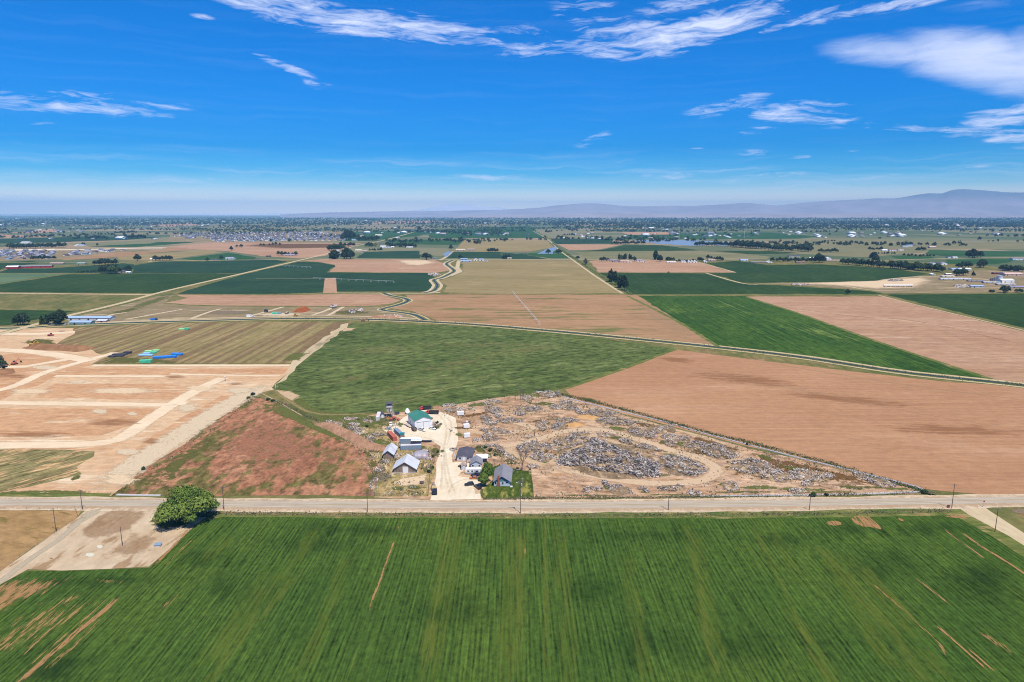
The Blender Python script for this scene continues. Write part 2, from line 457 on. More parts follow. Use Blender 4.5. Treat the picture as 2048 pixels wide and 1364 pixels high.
fm('dirt orange', A(230,184,150), A(216,164,130), A(244,214,188), streak=.45, streak_w=2.2, streak_l=60, patch=36, patch_k=.55, ang=R(90), grain=.22, grain_w=1.2, c3_at=(.60,.74), c3_streak=.6)
fm('dirt yard', A(224,188,164), A(200,160,134), A(166,134,110), streak=.35, streak_w=3, streak_l=9, patch=20, patch_k=.8, grain=.45, grain_w=1.0, c3_at=(.55,.68), ang=R(80))
fm('gravel light', A(252,238,226,1.1), A(246,226,208,1.05), A(255,246,238,1.15), streak=.4, streak_w=2.5, streak_l=20, patch=10, patch_k=.5, grain=.08, grain_w=1.2)
fm('gravel lot', A(232,210,190), A(216,188,164), A(184,152,124), streak=.2, streak_w=4, streak_l=14, patch=18, patch_k=.5, grain=.14, grain_w=1.2, c3_at=(.56,.68))
fm('haul road', A(254,232,212,1.1), A(250,222,198), None, streak=.4, streak_w=1.5, streak_l=40, patch=30, patch_k=.4, ang=R(90), grain=.08, grain_w=1.2)
fm('shoulder', A(240,218,200), A(228,204,184), A(214,188,162), streak=.4, streak_w=1, streak_l=30, patch=12, patch_k=.5, ang=R(90), grain=.16, grain_w=1, c3_at=(.58,.75))
fm('track earth', A(232,212,186), A(216,192,164), None, streak=.4, streak_w=1.2, streak_l=40, patch=30, patch_k=.3, grain=.1, grain_w=1.2, bump=.1)
fm('dry pasture', A(196,158,118), A(174,140,98), A(140,122,72), streak=.2, streak_w=3, streak_l=14, patch=20, patch_k=.6, ang=R(70), grain=.25, grain_w=1.3, c3_at=(.55,.7))
fm('lawn', A(96,112,52), A(72,92,38), A(164,158,92), streak=.2, streak_w=3, streak_l=10, patch=10, patch_k=.6, grain=.5, grain_w=.8, c3_at=(.52,.66))
fm('verge', A(92,118,56), A(140,138,84), A(176,156,112), streak=.3, streak_w=1.5, streak_l=14, patch=14, patch_k=.5, ang=R(90), grain=.25, grain_w=1.0, c3_at=(.55,.68))
fm('scrub', A(198,170,128), A(156,144,96), A(228,200,170), streak=.2, streak_w=4, streak_l=10, patch=14, patch_k=.8, grain=.5, grain_w=1.0, c3_at=(.52,.62))
fm('works ground', A(170,148,124), A(148,136,104), A(200,178,152), streak=.4, streak_w=9, streak_l=80, patch=60, patch_k=.5, ang=R(90), grain=.2, grain_w=3, c3_at=(.56,.68))
# asphalt: worn grey with darker wheel tracks and faint centre line drawn as paint strips below
def road_mat():
    m = bpy.data.materials.new('asphalt')
    t, b = pbsdf(m, 0.9, 0.2)
    geo = t.n('ShaderNodeNewGeometry'); x, y, z = t.sep(geo.outputs['Position'])
    n = t.noise(t.comb(t.math('MULTIPLY', x, .06), t.math('MULTIPLY', y, 1.3)), 1, 4, .6)
    n2 = t.noise(t.comb(t.math('MULTIPLY', x, .8), t.math('MULTIPLY', y, .8)), 1, 4, .7)
    c = t.mix(t.step(n, .35, .65), A(222,208,198), A(196,180,172))
    c = t.mix(t.step(n2, .55, .8, 0, .5), c, A(206,194,184))
    t.put(b.inputs['Base Color'], c)
    return m
M['asphalt'] = road_mat()
def water_mat(name, c, rough=0.12):
    m = bpy.data.materials.new(name)
    t, b = pbsdf(m, rough, 0.5)
    geo = t.n('ShaderNodeNewGeometry')
    n = t.noise(geo.outputs['Position'], .15, 4, .6)
    t.put(b.inputs['Base Color'], t.mix(n, c, tuple(v*1.4 for v in c)))
    bp = t.n('ShaderNodeBump'); bp.inputs['Strength'].default_value = .25; bp.inputs['Distance'].default_value = .3
    t.put(bp.inputs['Height'], t.noise(geo.outputs['Position'], .6, 3, .6)); t.put(b.inputs['Normal'], bp.outputs[0])
    return m
M['canal water'] = water_mat('canal water', (.018, .026, .022), .5)
M['pond water'] = water_mat('pond water', (.16, .20, .24), .35)

# --- the plain itself: one sheet to the horizon, patchwork of farmland beyond what is built field by field
def plain_ground():
    m = bpy.data.materials.new('plain')
    t, b = pbsdf(m, 0.95, 0.1)
    geo = t.n('ShaderNodeNewGeometry'); x, y, z = t.sep(geo.outputs['Position'])
    xs = t.math('MULTIPLY', x, 1/620.0); ys = t.math('MULTIPLY', y, 1/460.0)
    vor = t.n('ShaderNodeTexVoronoi', voronoi_dimensions='2D', distance='CHEBYCHEV')
    vor.inputs['Randomness'].default_value = 0.75
    t.put(vor.inputs['Vector'], t.comb(xs, ys)); vor.inputs['Scale'].default_value = 1.0
    r = t.sep(vor.outputs['Color'])[0]
    c = t.ramp(r, [(0.0, A(112,124,92)), (0.22, A(86,110,76)), (0.38, A(150,146,116)), (0.52, A(186,160,136)), (0.62, A(134,138,104)), (0.76, A(78,104,74)), (0.86, A(160,150,124)), (1.0, A(110,120,88))])
    c.node.color_ramp.interpolation = 'CONSTANT'
    n = t.noise(t.comb(t.math('MULTIPLY', x, 1/90.0), t.math('MULTIPLY', y, 1/45.0)), 1, 5, .65)
    c = t.mix(t.step(n, .3, .7, 0, .5), c, A(140,138,108))
    t.put(b.inputs['Base Color'], c)
    S = 47000.0
    me = mesh('ground', [(-S, -S, -0.05), (S, -S, -0.05), (S, S, -0.05), (-S, S, -0.05)], [(0, 1, 2, 3)], m)
    return tag(link('ground', me), kind='structure')
plain_ground()

# ------------------------------------------------------------------ fields, roads, canal (structure)
def S(*a, **k):
    k.setdefault('jit', 1.6)
    return sheet_obj(*a, **k)
# base of the built area
S('meadow', [(-900,1500),(2950,1500),(2950,590),(1770,520),(300,520),(-900,590)], M['grass rough'], 1)
# south of the road
S('crop_field', [(457,1031),(391,1046),(299,1137),(50,1143),(-40,1190),(-700,1500),(2700,1500),(2700,1500),(2250,1240),(2048,1112),(1935,1035),(1880,1027),(1400,1030),(1000,1032)], M['crop near'], 3, jit=.5)
S('pasture', [(-500,1500),(-500,1021),(160,1021),(152,1036),(0,1139),(-260,1320)], M['dry pasture'], 3)
S('gravel_lot', [(-240,1325),(0,1139),(100,1072),(152,1036),(178,1014),(400,1018),(406,1036),(391,1044),(332,1106),(297,1137),(44,1142),(0,1170),(-200,1330)], M['gravel lot'], 4)
blot('worn_grass', [(232,1018),(300,1019),(286,1040),(262,1060),(215,1078),(180,1080),(155,1074),(165,1058),(200,1030)], None, 5) if False else None
B = {}
B['dead grass'] = blot_mat('dead grass', A(204,168,138), A(188,150,120), 1.2, lo=.25, hi=1.2, amax=.6)
B['bare soil'] = blot_mat('bare soil', A(206,160,118), A(190,146,104), 1.0, lo=.55, hi=1.0, stretch=(1, .10), edge_w=1.0, rough_edge=1.2, amax=.85)
B['bare soil soft'] = blot_mat('bare soil soft', A(200,164,112), A(180,150,98), 1.0, lo=.85, hi=1.3, stretch=(1, .1), edge_w=.9, rough_edge=1.6, amax=.8)
B['yellow green'] = blot_mat('yellow green', A(116,138,48), A(140,152,72), 1, lo=.5, hi=1.5, stretch=(1, .06), edge_w=1.2, rough_edge=1.6, amax=.38)
B['dark green'] = blot_mat('dark green', A(34,66,24), A(42,76,30), 2, lo=.1, hi=1.6, stretch=(1, .3), edge_w=5, rough_edge=1.2, amax=.32)
B['pale dirt'] = blot_mat('pale dirt', A(254,228,204,1.1), A(244,212,182), 1.5, lo=.2, hi=.8, edge_w=6, stretch=(.3, 1.6), amax=.92)
B['pale gravel'] = blot_mat('pale gravel', A(250,230,210,1.05), A(236,210,184), 1.0, lo=.2, hi=.8, edge_w=5, amax=.9)
B['grey sand'] = blot_mat('grey sand', A(214,196,178), A(200,180,162), 1.0, lo=.35, hi=.6, edge_w=4)
B['brown dirt'] = blot_mat('brown dirt', A(192,138,104), A(176,124,90), 1.2, lo=.2, hi=1.1, edge_w=7, stretch=(.3,1.6), amax=.6)
B['orange dirt'] = blot_mat('orange dirt', A(234,184,136), A(222,168,124), 1.2, lo=.2, hi=1.1, edge_w=5, amax=.45)
B['weeds'] = blot_mat('weeds', A(98,112,58), A(134,134,80), 1.0, lo=.35, hi=.9, edge_w=5, rough_edge=1.2, amax=.9)
B['weeds dull'] = blot_mat('weeds dull', A(124,118,72), A(100,108,58), 1.0, lo=.35, hi=.9, edge_w=5, rough_edge=1.2, amax=.9)
B['weeds brown'] = blot_mat('weeds brown', A(140,96,68), A(118,96,60), 1.0, lo=.42, hi=.75, edge_w=5, rough_edge=1.3)
B['red weeds'] = blot_mat('red weeds', A(186,122,102), A(206,148,124), 1.5, lo=.35, hi=1.1, edge_w=6, rough_edge=1.4, amax=.7)
B['salt white'] = blot_mat('salt white', A(246,240,232), A(236,228,218), 1.0, lo=.35, hi=.5, edge_w=2)
B['trampled'] = blot_mat('trampled', A(240,208,180), A(226,192,162), 1.2, lo=.2, hi=.9, edge_w=5, rough_edge=.7, amax=.9)
B['grey litter'] = blot_mat('grey litter', A(168,148,134), A(128,112,98), .7, lo=.42, hi=.65, edge_w=3, rough_edge=1.2)
B['crop light'] = blot_mat('crop light', A(150,152,98), A(168,160,110), 2, lo=.5, hi=1.2, stretch=(.6, .6), edge_w=5, rough_edge=1.4, amax=.5)
B['rut'] = blot_mat('rut', A(246,216,192), A(234,200,172), 1.0, lo=.2, hi=.8, edge_w=4, rough_edge=.6, amax=.92)
B['faint track'] = blot_mat('faint track', A(224,186,156), A(212,172,142), 1.2, lo=.3, hi=1.0, edge_w=3, amax=.35)
B['tyre marks'] = blot_mat('tyre marks', A(220,200,178), A(208,184,160), 1.2, lo=.3, hi=1.3, edge_w=2, stretch=(1,1), amax=.2)
B['crop line'] = blot_mat('crop line', A(200,176,134), A(176,160,112), 1.2, lo=.3, hi=1.0, edge_w=4, amax=.65)
B['apron'] = blot_mat('apron', A(210,194,178), A(196,180,164), 1.0, lo=.2, hi=.6, edge_w=3, rough_edge=.4)

def bl(name, px, mk, layer=8, inset=.45): return blot(name, px, B[mk], layer, inset)
def fs(name, px, w_, mk, layer=9, **k): return strip(name, px, w_, B[mk], layer, fade=True, **k)

bl('dead_grass_patch', [(225,1017),(300,1018),(290,1036),(262,1060),(215,1078),(180,1081),(152,1076),(160,1058),(195,1030)], 'dead grass', 8, .25)
bl('dead_grass_patch', [(262,1058),(330,1070),(330,1088),(300,1112),(245,1126),(190,1130),(185,1112),(225,1092)], 'dead grass', 8, .7)
bl('grass_patch', [(298,1036),(340,1034),(400,1034),(380,1056),(330,1062),(286,1052)], 'weeds dull', 8)
bl('salt_patch', ell(200,1094,8,4), 'salt white', 9); bl('salt_patch', ell(181,1110,12,5), 'salt white', 9)
bl('oil_patch', ell(103,1117,5,2), 'brown dirt', 9)
bl('road_apron', [(184,1010),(222,1010),(205,1022),(175,1040),(140,1060),(130,1058),(160,1036),(178,1020)], 'apron', 6, .3)
fs('wheel_track', [(178,1026),(120,1078),(60,1118),(-60,1212)], 3.5, 'apron', 7)
# bare places in the near crop
bl('bare_patch', [(-150,1200),(0,1162),(60,1150),(150,1152),(125,1180),(60,1200),(0,1235),(-100,1290)], 'bare soil', 9, .5)
bl('bare_patch', [(100,1190),(190,1180),(240,1190),(160,1240),(60,1300),(-60,1364),(-160,1364),(0,1260)], 'bare soil soft', 9, .7)
bl('bare_patch', [(-40,1270),(60,1240),(90,1250),(0,1330),(-120,1400)], 'bare soil soft', 9, .7)
fs('bare_strip', [(243,1188),(210,1220),(150,1268),(60,1345),(20,1380)], 3.0, 'bare soil', 10)
fs('bare_strip', [(228,1186),(190,1222),(120,1280),(20,1364)], 1.6, 'bare soil soft', 10)
fs('bare_strip', [(390,1047),(345,1095),(300,1138)], 2.2, 'bare soil', 10)
fs('bare_strip', [(405,1060),(350,1112),(325,1134)], 1.6, 'bare soil soft', 10)
fs('bare_strip', [(440,1040),(400,1080),(340,1130)], 3.4, 'yellow green', 10)
fs('bare_strip', [(790,1078),(778,1110),(760,1160),(735,1225)], 1.2, 'bare soil', 10)
fs('bare_strip', [(735,1225),(718,1290),(700,1364)], 1.4, 'yellow green', 10)
bl('bare_patch', ell(797,1056,3.5,3), 'bare soil', 10); bl('bare_patch', ell(1050,1102,3,8), 'bare soil', 10)
bl('bare_patch', [(1698,1034),(1715,1030),(1740,1033),(1758,1048),(1766,1060),(1740,1056),(1722,1054),(1706,1046)], 'bare soil', 10, .15)
bl('bare_patch', ell(1668,1047,18,6,.05), 'bare soil', 10, .3); bl('bare_patch', ell(1802,1040,8,3,.3), 'bare soil', 10, .4)
fs('bare_strip', [(1912,1056),(1960,1092),(2010,1122),(2060,1155),(2200,1240)], 1.8, 'bare soil', 10)
fs('bare_strip', [(1880,1052),(1915,1080),(1945,1100),(1978,1124)], 1.0, 'bare soil', 10)
fs('bare_strip', [(1868,1246),(1900,1275),(1940,1310),(1985,1350)], 1.1, 'bare soil', 10)
fs('bare_strip', [(1925,1290),(1960,1318),(1995,1350)], .9, 'bare soil', 10)
fs('bare_strip', [(1815,1145),(1862,1180),(1905,1215)], 1.6, 'bare soil soft', 10)
fs('bare_strip', [(1720,1150),(1790,1205),(1880,1290),(1890,1312)], 1.6, 'bare soil soft', 10)
fs('bare_strip', [(1950,1256),(2000,1290),(2035,1315)], 4, 'bare soil soft', 10)
for (x0, y0, x1, y1, ww) in [(1690,1110,1850,1300,7), (1640,1085,1800,1364,9), (1540,1050,1600,1160,6), (1380,1040,1440,1364,10), (1560,1190,1700,1420,8), (1120,1040,1140,1400,10), (1030,1040,1015,1400,12), (920,1045,850,1400,9), (640,1045,540,1200,10), (560,1130,380,1364,11), (1250,1100,1300,1400,8), (470,1060,400,1130,9), (1840,1290,1900,1364,9), (700,1100,600,1364,8)]:
    fs('light_crop_band', [(x0, y0), ((x0+x1)/2, (y0+y1)/2), (x1, y1)], ww, 'yellow green', 9)
B['yellow band'] = blot_mat('yellow band', A(128,146,54), A(150,158,82), 1, lo=.45, hi=1.3, stretch=(1, .06), edge_w=1.2, rough_edge=1.6, amax=.36)
B['deep green'] = blot_mat('deep green', A(36,66,30), A(46,78,36), 2, lo=.1, hi=1.8, stretch=(1, .3), edge_w=8, rough_edge=1.2, amax=.5)
for pts, ww in (([(1640,1090),(1740,1210),(1870,1390)], 8), ([(1700,1110),(1780,1190),(1860,1290)], 5), ([(1375,1040),(1400,1180),(1440,1390)], 4), ([(900,1040),(870,1200),(840,1390)], 5), ([(1045,1040),(1040,1200),(1030,1390)], 5), ([(620,1130),(500,1250),(400,1390)], 6), ([(1500,1040),(1580,1200),(1660,1390)], 3), ([(1090,1040),(1095,1400)], 3)):
    fs('light_crop_band', pts, ww, 'yellow band', 11)
for q in [(1880,1060,120,26), (1980,1160,110,50), (1720,1060,100,22), (260,1160,150,18), (100,1345,110,40), (1300,1290,160,60), (720,1060,200,18), (1560,1080,120,24), (480,1180,120,40)]:
    bl('deep_crop_patch', ell(*q), 'deep green', 8, .85)
for p in [[(0,1300),(90,1225),(170,1180)], [(20,1330),(110,1255),(200,1190)], [(-20,1290),(60,1220)], [(60,1364),(150,1290),(220,1215)], [(110,1215),(180,1180)], [(150,1160),(280,1166)], [(300,1240),(370,1180)]]:
    fs('thin_crop', p, 3.2, 'bare soil soft', 11)
for (cx, cy, rx, ry) in [(420,1120,110,34), (620,1090,150,30), (1750,1130,160,50), (1960,1180,120,60), (1300,1070,200,20), (150,1164,140,16), (120,1320,120,50), (900,1230,140,60), (1500,1300,120,70), (1180,1180,110,40)]:
    bl('dark_crop_patch', ell(cx, cy, rx, ry), 'dark green', 8, .8)
# grass at the far right, south of the road
S('grass_verge', [(1968,1016),(2048,1011),(2500,1008),(2600,1300),(2200,1160),(2048,1078),(2000,1046)], M['grass rough'], 4)
bl('gravel_patch', ell(2040,1022,22,6), 'grey litter', 8)
S('side_track', [(1905,1008),(1962,1008),(1975,1020),(2048,1066),(2200,1150),(2600,1364),(2600,1400),(2200,1190),(2048,1093),(1990,1062),(1935,1028)], M['track earth'], 5, jit=.3)
strip('grass_verge', [(1905,1020),(1960,1050),(2048,1102),(2200,1200),(2500,1395)], 7, M['verge'], 6, jit=1.0)
bl('bare_patch', [(1885,1032),(1925,1029),(1938,1037),(1900,1036)], 'bare soil', 9, .2)
# verges and road
strip('roadside_verge', [(400,1026),(800,1029),(1200,1030),(1500,1029),(1900,1023)], 7.5, M['verge'], 5, jit=1.2)
strip('roadside_verge', [(-500,988),(0,990),(220,991)], 5, M['verge'], 5, jit=1.0)
strip('dry_verge', [(330,1021),(450,1026),(800,1030),(1100,1031)], 2.6, B['dead grass'], 7, fade=True)
RD = [(-900,1000),(-400,1003),(0,1006),(500,1010),(1024,1012.5),(1500,1009),(2048,1001.5),(2500,995),(3000,988)]
strip('road_shoulder', RD, 14.5, M['shoulder'], 6, jit=1.6)
fs('road_dust', RD, 17, 'faint track', 7)
strip('road', RD, 6.6, M['asphalt'], 8, jit=.12, off=.9)
for o_ in (-.7, 1.0, 2.4): fs('tyre_track', RD, .7, 'tyre marks', 9, off=o_)
paintw = plain('road paint white', A(232,226,220), .7, .1)
painty = plain('road paint yellow', A(206,180,120), .7, .1)
strip('road_marking', RD, .14, paintw, 10, off=.9+3.1); strip('road_marking', RD, .14, paintw, 10, off=.9-3.1)
strip('road_marking', RD, .14, painty, 10, off=.9+.12); strip('road_marking', RD, .14, painty, 10, off=.9-.12)

# north of the road, west: building site
S('building_site', [(-900,990),(-900,655),(0,655),(150,656),(150,668),(110,688),(185,700),(210,712),(184,728),(582,728),(548,778),(520,788),(497,797),(222,989)], M['dirt site'], 4)
for k_, p in enumerate([
    [(-300,700),(0,712),(60,702),(185,728),(100,760),(0,800),(-300,830)],
    [(130,737),(575,737),(560,748),(110,750)], [(110,768),(330,768),(430,775),(360,798),(60,797)],
    [(-300,815),(330,818),(280,845),(200,872),(-300,870)], [(310,868),(440,790),(470,795),(500,785),(300,905),(240,935),(270,900)],
    [(-300,885),(170,898),(240,886),(220,900),(-300,900)]]):
    S('graded_plot', p, M['dirt orange'], 5, jit=1.5)
for p, w_ in [([(-300,806),(0,806),(180,808),(340,810),(365,804)], 7.5), ([(-300,893),(0,891),(120,890),(210,885),(250,872),(300,838),(360,800),(410,772),(448,756)], 8.5),
              ([(-100,800),(20,775),(90,745),(170,722),(230,705)], 7), ([(185,731),(400,731),(580,731)], 5), ([(110,752),(250,753),(330,753)], 5), ([(340,748),(480,751),(560,752)], 3.5),
              ([(-300,690),(0,700),(100,708),(180,722)], 12), ([(-300,668),(0,668),(80,668),(150,664)], 12), ([(-300,728),(0,735),(80,728),(150,716)], 8)]:
    (strip('site_road', p, w_*1.15, M['haul road'], 8, jit=1.2), fs('site_road_edge', p, w_*1.9, 'pale dirt', 7))
fs('site_road', [(545,768),(495,788),(410,838),(325,893),(265,933),(185,988)], 24, 'pale gravel', 7)
for q in [(257,904,30,7), (330,880,20,6), (375,816,26,12), (200,823,24,6), (480,781,36,8), (250,782,90,8), (60,783,55,8), (400,777,40,8), (265,828,16,5), (240,960,40,16), (155,764,22,4), (90,735,30,5)]:
    bl('pale_ground', ell(*q), 'pale gravel' if q[2] < 40 else 'pale dirt', 8, .3 if q[2] == 30 else .6)
for q in [(350,755,30,6), (300,882,26,8), (470,768,24,4), (60,870,90,10), (430,857,10,3), (230,845,80,12), (20,752,50,8)]:
    bl('brown_ground', ell(*q), 'brown dirt', 8, .8)
S('young_crop', [(-500,1000),(-500,896),(0,899),(188,902),(192,912),(150,935),(160,950),(60,975),(0,983)], field_mat('young crop', A(168,152,112), A(128,124,82), A(224,182,144), rows=.4, row_w=1.6, streak=.7, streak_w=2.5, streak_l=30, patch=18, patch_k=.6, ang=R(-35), grain=.5, grain_w=1.2, c3_at=(.50,.60)), 6, jit=1.5)
bl('weed_patch', ell(100,985,120,5), 'weeds', 9); bl('weed_patch', ell(152,955,12,6,-.3), 'weeds dull', 9)
# striped hay field
S('hay_field', [(112,688),(150,667),(150,655),(300,648),(500,643),(692,645),(640,680),(583,727),(184,727),(212,712),(186,699)], M['hay strips'], 5, jit=.8)
S('dirt_margin', [(692,646),(700,650),(610,718),(548,780),(580,728),(640,680)], M['track earth'], 6)
bl('weed_patch', [(570,712),(590,704),(625,705),(600,722),(560,724)], 'weeds', 8)
bl('weed_patch', [(184,727),(212,712),(330,718),(380,727)], 'weeds dull', 8)
bl('mound_weeds', [(32,686),(70,676),(110,678),(120,690),(60,690)], 'weeds dull', 8)
# middle crop
S('crop_field', [(700,648),(760,646),(860,650),(1000,656),(1150,670),(1350,697),(1330,706),(1240,738),(1128,776),(960,800),(850,820),(700,830),(640,827),(596,806),(543,776),(575,745),(620,712)], M['crop middle'], 5, jit=1.0)
fs('bare_strip', [(545,780),(575,800),(615,823),(650,829),(700,829),(760,824)], 4.5, 'crop line', 8)
bl('bare_patch', [(545,778),(580,780),(605,792),(590,806),(565,795)], 'trampled', 8)
bl('bare_patch', [(690,655),(715,655),(705,662),(680,664)], 'trampled', 8)
fs('bare_strip', [(760,816),(800,806),(860,790),(920,770),(1000,745)], 1.5, 'crop line', 8)
fs('bare_strip', [(820,790),(900,770),(960,756)], 1.6, 'crop light', 8)
for q in [(760,700,120,14,-.1), (900,730,160,16,-.15), (700,760,80,12,-.2), (1050,700,150,12,-.1), (820,770,120,12,-.2), (980,690,160,10,0)]:
    bl('light_crop_patch', ell(*q), 'crop light', 7, .85)
for q in [(610,760,40,16,-.3), (690,672,40,12,-.1), (760,755,60,10,-.2), (640,690,40,10,-.5)]:
    bl('dark_crop_patch', ell(*q), 'dark green', 7, .8)
# bare field on the east
S('ploughed_field', [(1130,778),(1240,742),(1352,700),(1500,718),(1700,742),(1900,765),(2048,774),(2700,850),(2700,985),(2048,989),(1905,985),(1840,976),(1700,942),(1500,893),(1400,868),(1250,828),(1150,800)], M['soil right'], 5)
for q in [(1500,760,160,14,.1), (1900,860,180,16,.05), (1700,800,200,12,.1), (1350,720,60,8,.1)]:
    bl('soil_patch', ell(*q), 'brown dirt', 7, .9)
fs('wheel_track', [(1360,735),(1550,770),(1800,820),(2048,862)], 3, 'faint track', 8)
fs('wheel_track', [(1500,720),(1800,768),(2048,800)], 5, 'faint track', 8)
# triangular weedy field west of the farm
S('weedy_field', [(222,989),(300,935),(420,855),(498,797),(545,795),(580,830),(640,862),(700,885),(742,905),(770,940),(760,992),(400,992)], M['weeds red'], 5)
bl('red_weed_patch', [(440,870),(520,810),(590,850),(680,890),(720,920),(640,960),(500,960),(400,900)], 'red weeds', 7, .6)
bl('weed_patch', [(225,988),(330,925),(420,862),(460,870),(380,930),(330,985)], 'weeds dull', 7, .8)
bl('weed_patch', [(500,800),(545,798),(640,850),(720,890),(700,895),(600,850),(520,815)], 'weeds', 7, .5)
bl('weed_patch', [(560,770),(600,812),(660,834),(800,838),(780,860),(700,880),(640,850),(580,815)], 'weeds', 6, .3)
fs('wheel_track', [(520,785),(560,806),(610,835)], 1.2, 'trampled', 8)
# farm and salvage yard
S('yard_ground', [(640,845),(760,828),(850,822),(960,800),(1030,782),(1085,780),(1130,790),(1250,830),(1400,870),(1500,896),(1700,945),(1845,982),(1830,988),(1500,993),(1070,998),(860,998),(745,994),(740,965),(765,940),(742,905),(700,885)], M['dirt yard'], 5)
S('farm_scrub', [(700,885),(660,850),(760,832),(800,835),(780,870),(790,885),(865,895),(868,940),(858,992),(745,993),(740,965),(768,940),(745,905)], M['scrub'], 6, jit=1.5)
bl('weed_patch', [(620,830),(700,836),(800,832),(800,852),(740,856),(700,850),(650,848)], 'weeds', 8, .5)
for q in [(870,905,10,14), (830,975,30,5), (720,870,30,8), (760,885,40,10), (700,862,20,6), (755,870,20,6), (845,895,12,5), (800,850,12,5), (852,940,10,6), (760,955,30,6), (745,930,14,8), (800,976,24,6)]:
    bl('weed_patch', ell(*q), 'weeds dull' if q[0] % 20 else 'weeds', 8, .7)
bl('trampled_ground', [(800,958),(860,946),(852,970),(800,974),(780,966)], 'pale dirt', 8, .3)
bl('bare_ground', [(762,940),(790,950),(772,965),(745,968),(748,952)], 'grey litter', 8, .6)
bl('sandy_ground', [(740,905),(768,925),(750,945),(690,960),(640,940),(700,920)], 'orange dirt', 8, .9)
# the big weeds and bare patches of the salvage yard
YARD_WEEDS = [(1060,790,60,6,.05),(1090,808,36,6,0),(970,808,60,5,-.1),(960,828,50,4,-.2),(1110,812,20,5,0),(1180,800,30,5,.2),(1240,858,36,5,.1),(1290,850,24,5,.1),(1310,862,26,6,.1),(1325,884,12,5,0),(1362,888,13,8,.2),(1400,905,22,6,.2),
    (1195,868,9,4,0),(1235,876,20,6,.2),(1255,873,10,3,0),(1320,902,8,3,0),(1345,912,30,5,.2),(1405,925,24,5,.3),(1425,938,10,8,0),(1258,951,8,4,0),(1330,951,14,4,0),(1355,960,9,2,0),(1330,903,8,3,.1),(1215,976,16,6,0),(1290,984,18,5,0),(1245,975,8,4,0),(1520,975,50,6,0),(1460,985,30,4,0),(1580,978,30,4,0),(1700,975,40,5,.1),(1620,980,40,4,0),
    (1540,955,40,6,.2),(1600,940,60,6,.2),(1530,915,24,6,.2),(1455,934,7,4,0),(1090,903,10,4,0),(1090,924,14,4,0),(1135,894,20,4,-.2),(1050,892,14,4,-.2),(925,856,22,3,0),(918,870,10,6,0),(960,900,22,6,.2),(975,910,12,6,.3),(1000,895,30,5,.2),(1035,915,12,6,.4),(885,902,6,5,0),(1120,840,14,4,0),(1075,842,12,3,-.1),(1450,968,16,5,0),(1750,975,40,4,0),(1790,978,30,3,0),(1500,984,60,2.5,0),(1350,990,80,2,0),(1180,991,80,2,0),(1650,984,80,2.5,0)]
for i, q in enumerate(YARD_WEEDS):
    bl('weed_patch', ell(*q), ('weeds', 'weeds dull', 'weeds', 'weeds brown')[i % 4] if q[1] < 970 else ('weeds', 'weeds dull')[i % 2], 8, .6)
bl('brown_weeds', [(1480,900),(1600,925),(1720,955),(1790,975),(1700,970),(1600,955),(1530,940),(1500,915)], 'weeds brown', 7, .5)
bl('brown_weeds', [(1350,865),(1420,878),(1500,902),(1480,910),(1400,890)], 'weeds brown', 7, .6)
for q in [(1160,848,24,5,.05),(1144,832,26,4,.1),(1150,861,6,3,0),(1095,830,16,3,0),(1010,868,30,5,-.1),(1075,860,30,8,-.1),(1045,918,24,8,.2),(1120,950,40,6,0),(1340,960,60,4,0),(955,870,24,5,0),(1010,912,12,6,.4)]:
    bl('orange_ground', ell(*q), 'orange dirt', 8, .8)
for p, w_ in [([(905,888),(960,892),(1010,892),(1060,884),(1110,868),(1150,860),(1200,860),(1240,868),(1290,884),(1340,900),(1400,918),(1430,935),(1428,950),(1400,962),(1330,968),(1250,962),(1180,950),(1100,935),(1050,920)], 4.5),
              ([(1010,892),(1030,908),(1060,922),(1100,935)], 3.5), ([(1190,862),(1180,885),(1150,900),(1110,920),(1098,932)], 3.5),
              ([(1205,876),(1250,892),(1290,912),(1330,925)], 3.0), ([(1268,882),(1270,895)], 2.5), ([(905,860),(960,866),(1010,868),(1060,860),(1120,850)], 3.5), ([(1430,922),(1470,918),(1500,922)], 2.5), ([(1000,838),(1050,850),(1080,862)], 4), ([(1210,838),(1280,842),(1330,855),(1420,878),(1500,905)], 2.5)]:
    fs('yard_track', p, w_*2.1, 'trampled' if w_ < 4 else 'rut', 11)
# gravel apron and drive of the farm
S('gravel_drive', [(860,1000),(866,985),(872,950),(874,925),(880,905),(878,893),(866,884),(845,880),(825,879),(805,872),(800,864),(780,868),(768,862),(778,852),(795,845),(815,833),(835,824),(852,818),(870,822),(892,826),(910,836),(915,854),(913,880),(911,893),(905,912),(905,926),(925,924),(944,928),(925,945),(918,952),(935,955),(960,960),(962,980),(966,998)], M['gravel light'], 7, jit=.8)
for p in [[(905,998),(892,960),(888,920),(890,885),(893,855),(880,832),(850,822)],[(915,998),(902,965),(893,925),(885,890),(850,875),(815,868)],[(895,998),(905,970),(935,958),(958,962)],[(890,900),(900,870),(902,845),(885,829)],[(800,850),(820,838),(845,826)],[(880,990),(884,950),(884,915)]]: fs('tyre_marks', p, 1.8, 'tyre marks', 9)
bl('rubble_ground', [(862,842),(876,840),(886,846),(884,856),(870,862),(862,858)], 'weeds dull', 9, .4)
bl('dirt_verge', [(945,975),(965,978),(966,990),(950,988)], 'trampled', 9, .6)
S('lawn', [(966,996),(963,985),(970,973),(985,960),(984,935),(1000,930),(1020,935),(1040,940),(1062,944),(1068,996)], M['lawn'], 8, jit=.4)
fs('weed_strip', [(966,996),(963,985),(966,976)], 2.0, 'weeds dull', 9)
